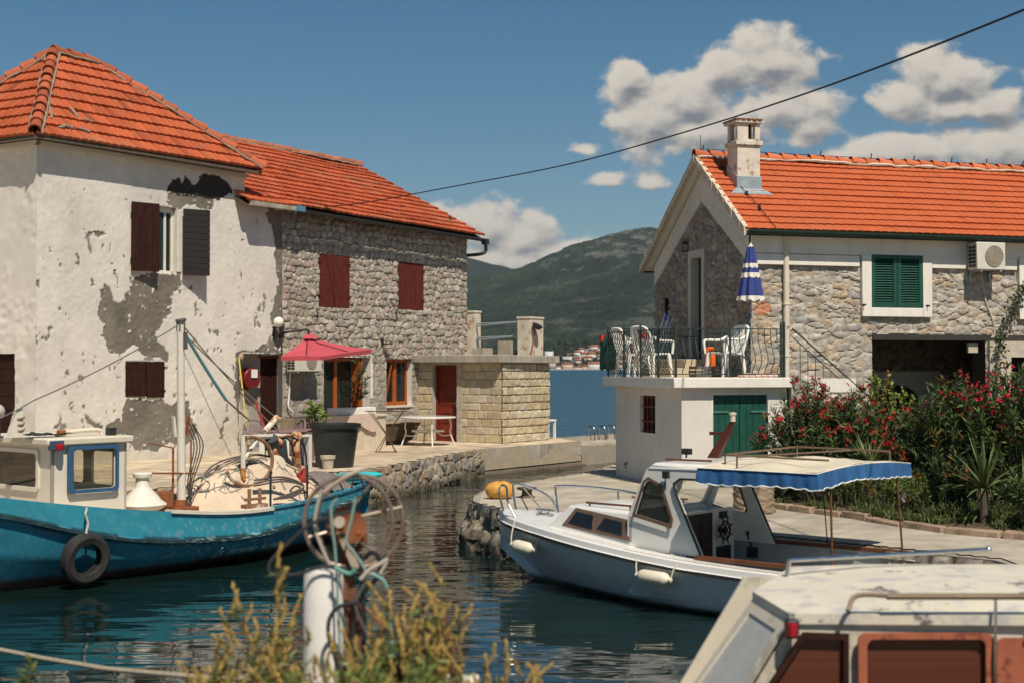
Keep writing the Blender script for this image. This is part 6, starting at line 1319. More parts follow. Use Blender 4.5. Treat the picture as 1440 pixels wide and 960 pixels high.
mb = MB(); mb.tube(curve([(1.55,.7,1.05),(1.5,.65,.8),(1.58,.7,.45)], 5), .07, 10); mb.tube(curve([(.85,.35,1.02),(.8,.3,.85),(.86,.3,.72)], 4), .04); mb.ball(.95,.4,.92,.08); mb.ball(1.55,.68,.98,.09); mb.tube([(.9,.38,1.0),(1.55,.68,1.02)], .02); mb.build('hydraulic_drive', mat('peeling_orange', (.50,.30,.16), rough=.7, var=.3, under=(.3,.07,.03), wear=.5, ws=8), HF)
mb = MB(); mb.tube(curve([(1.3,.5,1.0),(1.7,.7,.85),(1.75,.7,.5),(1.4,.5,.38),(1.0,.4,.5)], 6), .016); mb.tube(curve([(.9,.4,1.02),(1.25,.5,.95),(1.4,.55,.7)], 5), .013); mb.build('hose', M_black, HF)
mb = MB(); mb.tube([(.62,.3,1.10),(.95,.42,1.30)], .045, 10); mb.build('roller', mat('white_roller', (.66,.60,.5), rough=.6, under=(.45,.2,.05), wear=.42, ws=6), HF)
# heap of nets with floats
NP = T(BB, 'net_heap', 'big heap of pale pink fishing net under the hauling frame', 'net', (1.5, -.1, .6))
X_, Y_ = np.meshgrid(np.linspace(-1.45, 1.85, 110), np.linspace(-.95, .95, 60), indexing='ij')
hgt = .64*np.clip(1-((X_-.15)/1.45)**2, 0, 1)**.8*np.clip(1-(Y_/1.0)**2, 0, 1)**.6; hgt *= (.78+.4*fbm(X_*1.2, Y_*1.6, 3, 3)); hgt += (fbm(X_*5+Y_*2, Y_*6, 4, 4)-.5)*.08+(np.abs(np.sin(X_*5+Y_*8+6*fbm(X_, Y_, 8, 3)))-.5)*.04+(fbm(X_*18, Y_*18, 5, 3)-.5)*.03
hgt *= sstep(-.95, -.25, Y_); mb = MB(); nn_ = fbm(X_*3, Y_*3, 9, 4)[..., None]; mb.grid(np.stack([X_, Y_*(.95-.28*np.clip(X_, 0, 2)), hgt+.02], -1), np.array([.70,.55,.40])*(.82+.3*nn_)); mb.build('net', mat('net_mesh', vc=True, rough=.95, var=.12, vs=40, bump=1, bs=160), NP)
NFl = MB(); rs = np.random.RandomState(9)
for k in range(170):
    t = rs.rand(); x = 1.35+t*1.3+rs.randn()*.08; y = -(.62-.25*t)+rs.rand()**1.5*.42; z = .77+rs.rand()*.26*math.exp(-((x-1.85)/.5)**2); c = np.array([.46,.41,.32])*rs.uniform(.5, 1.25)
    NFl.ball(x-1.5, y+.1, z-.6, rs.uniform(.032, .05), 1, 1, 1, 8, c)
o = NFl.build('net_floats', M_rope); o.location = BB.W(1.5, -.1, .6); o.rotation_euler = (0, 0, BB.a); tag(o, 'heap of small grey-white net floats along the bow rail of the blue boat', 'floats', kind='stuff')
mb = MB(); 
for k in range(4):
    c_ = rs.rand(2); mb.tube(curve([(.2+c_[0]*1.6,-.5+.3*c_[1],.2),(.3+c_[0]*1.5,-.6+.3*c_[1],.34+.15*rs.rand()),(.6+c_[0]*1.4,-.45,.22)], 5), .013, 5)
mb.build('cords', mat('dark_rope'), NP)
mb = MB()
for k in range(4): mb.tube(curve([(-1.2+.05*k,-.2,.25),(-.6,-.1+.05*k,.55+.03*k),(.1,0+.05*k,.78),(.6,.1,.72)], 6), .012, 5)
for k in range(3): mb.tube(curve([(-.35,-.62,.48-.04*k),(.1,-.70,.50-.03*k),(.45,-.74,.36),(.25,-.76,.22+.03*k),(-.1,-.74,.2)], 6), .014, 5)
mb.build('loose_ropes', mat('grey_rope', (.13,.10,.09), rough=.9), NP)
rn = np.random.RandomState(17); mb = MB()
hI = lambda x, y: float(hgt[int(np.clip((x+1.45)/3.3*109, 0, 109)), int(np.clip((y+.95)/1.9*59, 0, 59))])
for k in range(70):
    x, y, a = rn.uniform(-1.2, 1.6), rn.uniform(-.55, .35), rn.uniform(0, 6.3); pts = []
    for j in range(9): pts.append((x, y*(.95-.28*max(0, x)), max(.02, hI(x, y))+.035+.02*rn.rand())); a += rn.randn()*.7; x += .09*math.cos(a); y += .06*math.sin(a); x = min(max(x, -1.35), 1.75); y = min(max(y, -.8), .6)
    mb.tube(curve(pts, 3), rn.uniform(.005, .012), 4, c=[(.42,.33,.24),(.30,.25,.20),(.12,.11,.10),(.50,.42,.32),(.20,.26,.24)][k % 5])
mb.build('tangled_lines', M_rope, NP)
RF_ = T(BB, 'red_float', 'small crumpled dark red cloth on the net heap near the bow', 'cloth', (2.35, -.35, 1.02)); mb = MB(); v, f = _ball(0,0,0,.1,1,.6,1.3,10,6); mb.add(np.array(v)+rs.randn(len(v),3)*.018, f); mb.build('cloth', mat('dark_red', (.30,.03,.02), rough=.8), RF_)
TQ = T(BB, 'turquoise_board', 'bright turquoise rounded board across the bow of the blue boat', 'board', (3.52, -.12, .93)); mb = MB(); mb.M = np.array(Matrix.Rotation(-.25, 4, 'Z')@Matrix.Rotation(-.03, 4, 'Y')); v, f = _ball(0,0,.03,1,.56,.15,.07,24,10); mb.add(v, f); mb.build('board', mat('turquoise', (.03,.50,.52), rough=.35, var=.05), TQ, smooth=60)
GT = T(BB, 'grey_tarpaulin', 'dull grey tarpaulin folded over the bow', 'tarpaulin', (2.85, -.05, .78)); mb = MB(); X_, Y_ = np.meshgrid(np.linspace(-.45, .55, 30), np.linspace(-.45, .4, 24), indexing='ij'); mb.grid(np.stack([X_, Y_*(1-.5*np.clip(X_, 0, 1)), .02+.26*np.clip(1-(Y_/.46)**2, 0, 1)*np.clip(1-((X_-.05)/.6)**2, 0, 1)+.03*fbm(X_*8, Y_*8, 2, 4)], -1)); mb.build('cloth', mat('grey_tarp', (.17,.145,.13), rough=.9, var=.2), GT)
DBx = T(BB, 'deck_fitting', 'rusty twin bollard fitting on the boat rail beside the mast', 'fitting', (.85, -1.1, .74)); mb = MB(); mb.box(-.18, .2, -.06, .06, 0, .05); mb.tube([(-.08,0,.03),(-.08,0,.26)], .025); mb.tube([(.1,0,.03),(.1,0,.26)], .025); mb.tube([(-.16,0,.12),(.2,0,.12)], .02); mb.build('bollards', MT['rusty_hoop'], DBx)
for k, (x, y) in enumerate(((1.12, -1.12), (2.12, -.72))): RO = T(BB, 'rail_rod', 'thin dark rod standing on the rail '+('left of' if k == 0 else 'behind')+' the net floats', 'rod', (x, y, bz(x))); mb = MB(); mb.tube([(0,0,0),(0,0,.50)], .016); mb.build('rod', M_black, RO)
TYp = BB.y(120, 785, -1.47); TY = T(BB, 'tyre_fender', 'worn black tyre hanging as a fender on the blue hull', 'tyre', tuple(TYp))
mb = MB(); mb.M = np.array(Matrix.Rotation(math.pi/2+.12, 4, 'X')); pr = []
for a in np.linspace(0, 2*math.pi, 40, endpoint=False): pass
R0, r0 = .235, .075; prof = [(R0-.045,-.07),(R0+.03,-.085),(R0+.07,-.06),(R0+.078,0),(R0+.07,.06),(R0+.03,.085),(R0-.045,.07),(R0-.05,.055),(R0-.0,.05),(R0+.0,-.05),(R0-.05,-.055),(R0-.045,-.07)]
mb.lathe(prof[:-1]+[prof[0]], n=44); mb.F = [f for f in mb.F if f.shape[1] == 4]; mb.build('tyre', mat('tyre_rubber', (.028,.026,.024), rough=.75, var=.4, vs=5, bump=.4, bs=60), TY)
line(BB, 'fender_rope', 'knotted pale rope holding the tyre on the blue boat', [BB.y(122,714,-1.40), BB.y(120,722,-1.46), BB.y(124,735,-1.47), BB.y(121,748,-1.50), BB.y(126,758,-1.54)], .014, (.50,.46,.36))
mb = MB(); gl_ = []
def stroke(cx, s, pts): gl_.append([(cx+p[0]*s, p[1]*s) for p in pts])
SCR = {'p': [(0,-.4),(.1,.8),(.3,.9),(.35,.6),(.1,.5)], 'z': [(0,.4),(.35,.45),(.05,0),(.4,.05)], 'h': [(0,0),(.15,1),(.12,.3),(.3,.5),(.35,0)], 'e': [(.05,.25),(.3,.35),(.2,.5),(.02,.25),(.15,0),(.35,.08)], 'm': [(0,0),(.05,.5),(.1,.2),(.25,.5),(.27,.1),(.42,.5),(.5,0)], 'n': [(0,0),(.05,.5),(.1,.25),(.3,.5),(.35,0)], 'a': [(.3,.45),(.08,.4),(.05,.05),(.28,.1),(.3,.45),(.36,0)], 'r': [(0,0),(.05,.5),(.1,.35),(.28,.5)], 'd': [(.3,.4),(.06,.35),(.08,.02),(.3,.1),(.42,1),(.36,0)], 'i': [(.05,.5),(.1,0),(.22,.05)], '.': [(0,0),(.06,.02)]}
x = 0
for ch in 'pz. hernander  heraman': 
    if ch == ' ': x += .3; continue
    stroke(x, 1, SCR.get(ch, SCR['n'])); x += .52
sc_ = .115
for g_ in gl_:
    pts = []
    for q in g_:
        xx_ = .12+q[0]*sc_; zz_ = .17+q[1]*sc_+.006*math.sin(q[0]*3); 
        yb = np.interp(xx_, xs_b, Pb[:, 5, 0]); yw = np.interp(xx_, xs_b, Pb[:, 6, 0]); z5 = np.interp(xx_, xs_b, Pb[:, 5, 1]); z6 = np.interp(xx_, xs_b, Pb[:, 6, 1]); f_ = np.clip((zz_-z6)/(z5-z6), 0, 1.4)
        pts.append((xx_, -(yw+(yb-yw)*f_)-.004, zz_))
    mb.tube(curve(pts, 3), .0045, 4)
mb.build('hull_name', mat('chalk_letters', (.42,.55,.56), rough=.8), BBT)
# ---------------------------------------------------------------- white motor boat (x towards the stern, y away from us)
WBT = T(WB, 'motor_boat', 'small white cabin motor boat with a blue and cream canopy, moored at the pier', 'boat')
wst = [(0.0,.03,.84,.0),(.15,.20,.83,.0),(.4,.40,.81,.0),(.8,.60,.79,.05),(1.3,.80,.76,.24),(2.0,.97,.70,.50),(2.8,1.05,.63,.70),(3.5,1.07,.58,.80),(4.4,1.06,.55,.84),(5.4,1.0,.545,.80),(6.2,.92,.545,.74)]
stn = []
for x, b, zt_, bw in wst:
    zk = -.3 if x > 1.2 else -.3+(1.2-x)*.72; zw = 0 if x > .8 else (.8-x)*.62; zr = zt_-.085
    stn.append((x, [(b-.03, zt_), (b, zt_-.015), (b+.01, zr+.01), (b+.035, zr), (b+.035, zr-.03), (b-.01, zr-.04), (b*.55+bw*.45, zw*.4+zr*.5), (bw, zw), (bw*.55, zw-.15), (0, min(zk, zw-.02))]))
def wcol(X, Z, sg):
    zt = np.interp(X, [s[0] for s in wst], [s[2] for s in wst]); n = fbm(X*2, Z*4, 3, 4)[..., None]
    C = np.array([.66,.68,.68])*(.92+.16*n)+0*Z[..., None]; C = np.where((Z > zt-.082)[..., None], np.array([.70,.68,.63]), C)
    C = np.where(((Z < zt-.083) & (Z > zt-.118))[..., None], np.array([.035,.03,.03]), C)
    g = sstep(.09, .03, Z+(n[..., 0]-.5)*.03)[..., None]; return C*(1-g)+np.array([.05,.06,.04])*g
mb = MB(); mb_st = stn; xs_w, Pw = hullgrid(mb, mb_st, wcol, 14)
GEL = mat('gelcoat', vc=True, rough=.28, var=.04, vs=3, spec=.5, coat=.2); mb.build('hull', GEL, WBT, smooth=40)
wz = lambda x: float(np.interp(x, xs_w, Pw[:, 0, 1])); wb_ = lambda x: float(np.interp(x, xs_w, Pw[:, 0, 0]))
WG = mat('white_gelcoat', (.70,.68,.63), rough=.3, var=.05, vs=2, spec=.5, coat=.15, bump=.05)
mb = MB(); xx = np.linspace(.02, 2.7, 30); mb.grid(np.stack([np.stack([xx, s*np.array([max(.01, wb_(x)) for x in xx]), np.array([wz(x)+.012*(1-abs(s)) for x in xx])], -1) for s in np.linspace(-1, 1, 9)], 0))
for s in (-1, 1):   # side decks round the cockpit
    xx = np.linspace(2.7, 6.15, 30); mb.grid(np.stack([np.stack([xx, s*(np.array([wb_(x) for x in xx])-d), np.array([wz(x) for x in xx])+.004], -1) for d in (0, .19)], 0))
mb.box(5.85, 6.2, -.9, .9, .50, .552); mb.build('deck', WG, WBT)
mb = MB(); mb.add([(2.7,-.86,.12),(5.9,-.82,.12),(5.9,.82,.12),(2.7,.86,.12)], [(0,1,2,3)]); mb.box(2.7, 5.9, -.87, -.85, .12, .555); mb.box(2.7, 5.9, .85, .87, .12, .60); mb.box(5.86, 5.9, -.86, .86, .12, .55); mb.build('cockpit', mat('cockpit_grey', (.42,.42,.40), rough=.5), WBT)
mb = MB(); mb.box(3.55, 5.2, -.90, -.83, .585, .63); mb.box(3.55, 5.2, .83, .90, .60, .645); mb.build('wooden_coaming', mat('varnished_wood', (.13,.045,.02), rough=.35, var=.3), WBT, bevel=.008)
# fore cabin
mb = MB(); TR1 = [(1.22,.46,.76),(1.52,.52,1.02),(2.6,.60,1.04)]; 
bt = [(1.22,-.60,.72),(2.66,-.80,.62),(2.66,.80,.62),(1.22,.60,.72)]; tp = [(1.52,-.50,1.02),(2.70,-.72,1.02),(2.70,.72,1.02),(1.52,.50,1.02)]
mb.hexa(bt, tp); mb.build('fore_cabin', WG, WBT, bevel=.035)
def onside(x, z, off=.006):   # point on the sloping near side of the fore cabin
    f = (x-1.22)/(2.66-1.22); g = (z-(.72-.10*f))/(1.02-(.72-.1*f)); yb = -.60-.20*f; yt = -.50-.22*np.clip((x-1.52)/1.18, -.2, 1); return (x, yb+(yt-yb)*g-off, z)
for sg in (1, -1):
    def P3(x, z, o): q = onside(x, z, o); return (q[0], q[1]*sg, q[2])
    mb = MB(); mb.ext([P3(1.50,.785,.002), P3(2.62,.70,.002), P3(2.54,.935,.002), P3(1.66,1.00,.002)], (0,-.018*sg,0)); pn = mb.build('window_panel', mat('brown_panel', (.14,.085,.06), rough=.4, var=.15), WBT, bevel=.006)
    for (a, b) in (((1.60,.815),(1.99,.96)), ((2.08,.79),(2.47,.925))):
        mb = MB(); zz = [(a[0],a[1]),(b[0]+.02,a[1]-.035),(b[0],b[1]-.025),(a[0]+.10,b[1])]; mb.ext([P3(x, z, .021) for x, z in zz], (0,-.008*sg,0)); mb.build('cabin_window', mat('black_glass', (.012,.012,.014), rough=.06, spec=.6), pn, bevel=.01)
for sg in (1, -1): mb = MB(); mb.tube([(1.75,.46*-sg,1.06),(2.5,.56*-sg,1.07)], .013); mb.tube([(1.8,.46*-sg,1.02),(1.8,.46*-sg,1.06)], .01); mb.tube([(2.45,.55*-sg,1.02),(2.45,.55*-sg,1.07)], .01); mb.build('grab_rail', MT['varnished_wood'], WBT)
mb = MB(); mb.box(1.95, 2.45, -.22, .26, 1.02, 1.055); mb.build('hatch', WG, WBT, bevel=.012)
# wheelhouse
sdp = [(2.58,.62),(2.58,.98),(2.84,1.52),(2.92,1.575),(3.70,1.545),(3.70,1.45),(3.30,1.44),(3.21,1.38),(3.24,1.27),(3.58,.60)]
swn = [(2.71,1.02),(3.17,.93),(3.19,.99),(3.05,1.34),(2.89,1.405),(2.84,1.37)]
mb = MB(); plate(mb, sdp, [swn], (0,-.78,0), (1,0,0), (0,0,1), -.035); plate(mb, sdp, [swn if False else [(2.72,1.0),(3.24,.94),(3.10,1.33),(2.88,1.40)]], (0,.745,0), (1,0,0), (0,0,1), -.035)
vl = math.hypot(.26, .54); plate(mb, [(0,0),(1.54,0),(1.54,vl),(0,vl)], [rrect(.07,.72,.07,vl-.07,.05), rrect(.82,1.47,.07,vl-.07,.05)], (2.58,-.77,.98), (0,1,0), (.26/vl,0,.54/vl), .03)
mb.box(2.60, 2.64, -.78, .78, .12, .98); mb.box(2.98, 3.02, -.77, .77, .12, 1.0); mb.box(2.64, 2.98, -.77, .77, .96, .98); wh = mb.build('wheelhouse', WG, WBT, smooth=30)
mb = MB(); mb.hexa([(2.83,-.80,1.515),(3.72,-.80,1.53),(3.72,.80,1.53),(2.83,.80,1.515)], [(2.92,-.74,1.60),(3.72,-.76,1.60),(3.72,.76,1.60),(2.92,.74,1.60)]); mb.build('roof', WG, wh, bevel=.03)
for y_ in (-.822, .742+.01):
    mb = MB(); o_ = [(2.67,.99),(3.20,.89),(3.22,.99),(3.08,1.36),(2.89,1.44),(2.82,1.39)]; plate(mb, o_, [swn], (0, y_, 0), (1,0,0), (0,0,1), -.012 if y_ < 0 else -.012); mb.build('side_gasket', MT['brown_panel'], wh)
mb = MB(); mb.ext([(x, -.79, z) for x, z in swn], (0, .006, 0)); mb.build('side_pane', glass('smoked_glass', (.40,.42,.42), 1, .45, (.03,.035,.035)), wh)
mb = MB(); d_ = .015; mb.add([(2.60,-.7,1.02),(2.60,.7,1.02),(2.85,.7,1.50),(2.85,-.7,1.50)], [(0,1,2,3)]); mb.build('windscreen', glass('clear_glass', (.9,.92,.9), .7, .05, (.1,.1,.1)), wh)
mb = MB(); mb.tube([(3.58,-.80,.60),(3.25,-.80,1.27),(3.22,-.80,1.38),(3.30,-.80,1.435),(3.70,-.80,1.44)], .014, 6); mb.build('rubber_trim', M_black, wh); mb = MB(); mb.tube([(3.58,.78,.60),(3.25,.78,1.27),(3.22,.78,1.38),(3.30,.78,1.43)], .014, 6); mb.build('rubber_trim', M_black, wh)
mb = MB(); yd0, yd1 = WB.x(966, 740, 3.03)[1], WB.x(1001, 740, 3.03)[1]
for s0, s1 in ((yd0, (yd0+yd1)/2-.005), ((yd0+yd1)/2+.005, yd1)):
    mb.box(3.022, 3.04, s0, s1, .16, .97)
    for k in range(9): mb.box(3.04, 3.05, s0+.03, s1-.03, .27+k*.065, .31+k*.065)
mb.build('louvre_door', mat('black_brown', (.03,.015,.012), rough=.5), wh)
hw = WB.x(1019, 745, 3.1); mb = MB(); mb.M = np.array(Matrix.Translation((3.11, hw[1], hw[2])) @ Matrix.Rotation(math.pi/2, 4, 'Y'))
mb.tube([(.105*math.cos(t), .105*math.sin(t), 0) for t in np.linspace(0, 2*math.pi, 24, endpoint=False)], .013, closed=True)
for k in range(4): t = k*math.pi/4+.4; mb.tube([(.17*math.cos(t),.17*math.sin(t),0),(-.17*math.cos(t),-.17*math.sin(t),0)], .009)
mb.lathe([(.0,-.1),(.03,-.1),(.03,.02),(0,.02)], n=10); mb.M = None; mb.build('steering_wheel', mat('black_wheel', (.012,.01,.01), rough=.4), wh)
for (a, b, c, d) in ((1008,768,1026,786), (1012,719,1021,727)):
    q0, q1_ = WB.x(a, b, 3.03), WB.x(c, d, 3.03); mb = MB(); mb.box(3.022, 3.05, q0[1], q1_[1], min(q0[2], q1_[2]), max(q0[2], q1_[2])); mb.build('instrument_panel', M_black, wh)
th_ = WB.y(1060, 772, .83); mb = MB(); mb.box(th_[0]-.07, th_[0]+.05, .78, .84, th_[2]-.09, th_[2]+.03); mb.tube([(th_[0],.78,th_[2]+.02),(th_[0]-.03,.74,th_[2]+.19)], .014); mb.ball(th_[0]-.03, .74, th_[2]+.2, .025); mb.build('throttle', M_black, WBT)
# bow rails, cleat, fenders
for sg in (-1, 1):
    f = lambda x, d=.05: (x, sg*max(.02, wb_(x)-d), wz(x))
    mb = MB(); p0, p1, p2 = f(.16, .03), f(.62), f(.38); mb.tube(curve([p0, (p0[0]-.06,p0[1]*1.15,p0[2]+.24), (p0[0]-.02,p0[1],p0[2]+.33), (p0[0]+.12,sg*.20,p0[2]+.30), (p1[0]-.15,p1[1]*.95,p1[2]+.20), p1], 6), .014); mb.build('bow_rail', M_steel, WBT)
mb = MB(); a = (.35,.28,.82); mb.tube(curve([(.62,.42,.80),(.56,.44,1.08),(.62,.46,1.14),(1.1,.70,1.12),(1.65,.84,1.06),(2.3,.9,.98)], 6), .014); mb.tube([(1.3,.78,1.10),(1.34,.76,.77)], .012); mb.tube([(2.3,.9,.98),(2.32,.9,.70)], .012); mb.build('side_rail', M_steel, WBT)
mb = MB(); mb.box(.62, .86, -.03, .03, .80, .83); mb.tube([(.60,0,.87),(.88,0,.87)], .014); mb.tube([(.68,0,.82),(.68,0,.87)], .012); mb.tube([(.80,0,.82),(.80,0,.87)], .012); mb.tube([(.7,-.1,.82),(.7,.1,.82),(.78,.05,.9)], .012); mb.build('bow_cleat', M_steel, WBT)
def fender(x, zc, lab, tilt=0.05, ln=.34, r=.075):
    y = -(wb_(x)+.10); t = T(WB, 'fender', lab, 'fender', (x, y, zc), 'white cylinder fenders on the motor boat')
    mb = MB(); mb.M = np.array(Matrix.Rotation(tilt, 4, 'Y') @ Matrix.Rotation(math.pi/2, 4, 'Y')); mb.lathe([(0,-ln/2-.05),(.028,-ln/2-.04),(.03,-ln/2-.01),(r*.85,-ln/2+.02),(r,-ln/2+.06),(r,ln/2-.06),(r*.85,ln/2-.02),(.03,ln/2+.01),(.028,ln/2+.04),(0,ln/2+.05)], n=20); mb.build('cylinder', mat('fender_vinyl', (.66,.60,.46), rough=.5, var=.12, vs=7), t)
    for s in (-1, 1):
        mb = MB(); xe = s*(ln/2+.03); mb.tube(curve([(xe,0,-tilt*xe),(xe+.03*s,.03,.12),(xe+.06*s,.13,wz(x+xe)-zc+.01)], 4), .009, 5); mb.build('cord', mat('white_cord', (.55,.50,.42), rough=.9), t)
f1 = WB.y(755, 773, -.85); f2 = WB.y(916, 812, -1.17); fender(1.02, .50, 'short white fender hanging near the bow of the motor boat', .10, .30); fender(f2[0], f2[2], 'white fender hanging amidships on the motor boat', .03, .38)
# canopy
CN = MB(); cx = [3.74, 4.2, 4.66, 5.12]; cz_ = lambda x, y: 1.60+.035*math.cos(y*1.3)-.02*abs((x-4.4)/.7)+.0
Xc = np.linspace(3.70, 5.12, 24); Yc = np.linspace(-1.06, 1.06, 24); XG, YG = np.meshgrid(Xc, Yc, indexing='ij'); ZG = 1.585+.085*(1-(YG/1.06)**2)*(.6+.4*np.sin((XG-3.7)/1.42*3.14))+.012*np.cos((XG-3.7)*9)+.008*np.sin(YG*7+XG*3); CN.grid(np.stack([XG, YG, ZG], -1)); cano = CN.build('canopy', mat('cream_canvas', (.60,.53,.40), rough=.9, var=.1, vs=4, bump=.2), WBT)
per = [(x, -1.06) for x in Xc]+[(5.12, y) for y in Yc[1:]]+[(x, 1.06) for x in Xc[::-1][1:]]+[(3.70, y) for y in Yc[::-1][1:-1]]
pz = []; L_ = 0; pp = []; tot = 0
for i, p in enumerate(per):
    q = per[(i+1) % len(per)]; n_ = 4
    for k in range(n_): t = k/n_; pp.append((p[0]+(q[0]-p[0])*t, p[1]+(q[1]-p[1])*t, tot+math.hypot(q[0]-p[0], q[1]-p[1])*t))
    tot += math.hypot(q[0]-p[0], q[1]-p[1])
V = []; E_ = []
for x, y, s_ in pp:
    zt_ = 1.585+.085*(1-(y/1.06)**2)*.6+.004; dr = .15+.015*abs(math.sin(s_*math.pi/.16))+.008*math.sin(s_*5); o_ = .012*math.sin(s_*19)+.008*math.sin(s_*43); sx_, sy_ = ((x-4.41)/.71, y/1.06); m_ = max(abs(sx_), abs(sy_)); ox, oy = (sx_ if abs(sx_) > .99 else 0), (sy_ if abs(sy_) > .99 else 0)
    V += [(x, y, zt_), (x+ox*(.012+o_*.5), y+oy*(.012+o_*.5), zt_-dr*.5), (x+ox*(.015+o_), y+oy*(.015+o_), zt_-dr)]; E_.append((x+ox*(.017+o_), y+oy*(.017+o_), zt_-dr))
n_ = len(pp); mb = MB(); mb.add(V, [(i*3+j, ((i+1) % n_)*3+j, ((i+1) % n_)*3+j+1, i*3+j+1) for i in range(n_) for j in range(2)]); mb.build('valance', mat('blue_canvas', (.022,.10,.25), rough=.85, var=.3, vs=5), WBT)
mb = MB(); mb.tube(E_, .007, 4, closed=True); mb.tube([(x, y*1.008, 1.585+.085*(1-(y/1.06)**2)*.6+.006) for x, y, s_ in pp], .006, 4, closed=True); mb.build('piping', M_plastic, WBT)
for (x, y) in ((5.08, -.72), (5.08, .78), (4.1, .9)): mb = MB(); mb.tube([(x,y,1.6),(x+.05,y*1.08,.55)], .012 if x > 5 else .007); mb.build('canopy_pole', M_black if x < 5 else MT['varnished_wood'], WBT)
mb = MB(); mb.tube([(3.85,-.75,1.72),(5.0,-.6,1.70)], .011); mb.tube([(3.85,-.75,1.72),(3.85,.8,1.74),(5.0,.8,1.73)], .011)
for p in ((3.85,-.75), (4.15,-1.0), (3.85,.8), (5.0,.8)): mb.tube([(p[0],p[1],1.60),(p[0],p[1],1.73)], .010)
mb.tube([(4.15,-1.0,1.72),(4.6,.9,1.73)], .009); mb.build('canopy_rail', mat('bronze_rail', (.16,.10,.06), rough=.5), WBT)
mb = MB(); a_, b_ = WB.y(1000, 642, .35), WB.y(1029, 592, .35); mb.hexa([(a_[0]-.05,.31,1.58),(a_[0]+.10,.31,1.58),(a_[0]+.10,.39,1.58),(a_[0]-.05,.39,1.58)], [(b_[0]-.02,.33,b_[2]),(b_[0]+.05,.33,b_[2]),(b_[0]+.05,.37,b_[2]),(b_[0]-.02,.37,b_[2])]); xm_ = (a_[0]+b_[0])/2; mb.box(xm_-.16, xm_+.14, .335, .365, (1.58+b_[2])/2+.06, (1.58+b_[2])/2+.10); mst = mb.build('signal_mast', mat('red_brown_mast', (.085,.022,.014), rough=.4, var=.2), WBT, bevel=.006)
mb = MB(); mb.lathe([(.035,0),(.03,.02),(.03,.07),(.042,.08),(.042,.1),(0,.11)], b_[0]+.015, .35, b_[2], 14); mb.build('mast_light', mat('cream_lamp', (.6,.52,.38), rough=.3), mst)
sq_ = WB.y(965, 636, .3); mb = MB(); mb.box(sq_[0]-.05, sq_[0]+.06, .27, .34, sq_[2]-.02, sq_[2]+.05); mb.tube([(sq_[0],.3,1.59),(sq_[0],.3,sq_[2])], .012); mb.build('spotlight', M_black, WBT)
mb = MB(); mb.tube([(2.95,-.55,1.625),(3.55,-.55,1.63)], .012); mb.build('roof_rail', MT['varnished_wood'], wh)
mb = MB(); mq = WB.y(937, 668, -.83); mb.box(mq[0]-.03, mq[0]+.04, -.87, -.82, mq[2]-.03, mq[2]+.05); mb.tube([(mq[0],-.84,mq[2]),(mq[0]-.02,-.84,mq[2]-.14)], .007); mb.build('side_lamp', M_black, wh)

# ---------------------------------------------------------------- near boat, bottom right (x right, y away)
NO = np.array([2.4, 7.5, 0]); NB = Fr(2.4, 7.5, 0, 0)
NBT = T(NB, 'moored_cabin_boat', 'weathered cream cabin boat with peeling roof and red-brown windows, closest to us', 'boat')
def Nz(px_, py_, z): return NB.z(px_, py_, z)
ra, rb, rc = Nz(1110, 862, 1.47), Nz(1058, 828, 1.50), Nz(1112, 796, 1.52)
XR = 3.2; nyv = ra[1]; fyv = rc[1]+.25
PNT = mat('peeling_cream', (.60,.55,.44), rough=.7, var=.08, vs=3, bump=.3, bs=20, under=(.44,.42,.40), wear=.44, ws=6, wsoft=.06, under2=(.14,.12,.12))
out = [(ra[0],nyv,1.47),(rb[0],rb[1],1.49),(rc[0],rc[1],1.52),(rc[0]+.5,fyv,1.50),(XR,fyv+.1,1.48),(XR,nyv-.05,1.45)]
mb = MB(); ctr = np.array([1.0, (nyv+fyv)/2, 1.545]); n_ = len(out); O = np.array(out)
def dense(P, m=8): return np.array([P[i]+(P[(i+1) % len(P)]-P[i])*k/m for i in range(len(P)) for k in range(m)])
Od = dense(O); rings = [ctr+(Od-ctr)*t*np.array([1,1,0])+np.array([0,0,1])*((Od-ctr)[:, 2:3]*t**2.5) for t in (0.02, .25, .5, .7, .85, .94, 1)]
m_ = len(Od); V = np.vstack(rings+[Od-np.array([0,0,.05])]); mb.add(V, [(i*m_+j, (i+1)*m_+j, (i+1)*m_+(j+1) % m_, i*m_+(j+1) % m_) for i in range(len(rings)) for j in range(m_)]+[tuple(range(m_))])
mb.build('roof', PNT, NBT, smooth=30)
mb = MB(); wy = nyv+.02; zt_ = 1.43
def Sx(px_, py_): q = NB.y(px_, py_, wy); return (q[0], q[2])
t1 = [Sx(1128,888), Sx(1188,890), (Sx(1188,960)[0], .95), (Sx(1045,1000)[0], .95)]
t2 = [Sx(1206,886), Sx(1390,894), (Sx(1390,960)[0], .95), (Sx(1206,960)[0], .95)]; t2 = rrect(t2[0][0], t2[1][0], .95, t2[0][1]-.01, .04)
t3 = rrect(Sx(1406,893)[0], 3.0, .95, Sx(1406,893)[1]-.01, .04)
sideo = [(ra[0]+.02,zt_),(XR,zt_),(XR,.6),(ra[0]-.48,.6)]
plate(mb, sideo, [t1, t2, t3], (0, wy, 0), (1,0,0), (0,0,1), -.035)
plate(mb, sideo, [], (0, fyv-.05, 0), (1,0,0), (0,0,1), -.035); mb.box(XR-.03, XR, wy, fyv, .6, zt_)
CABN = mb.build('cabin', mat('cream_paint', (.60,.54,.43), rough=.55, var=.08, vs=3, bump=.2, under=(.45,.40,.32), wear=.42, ws=4), NBT)
REDF = mat('salmon_frame', (.34,.10,.05), rough=.6, var=.2, vs=8, under=(.20,.05,.03), wear=.45, ws=9)
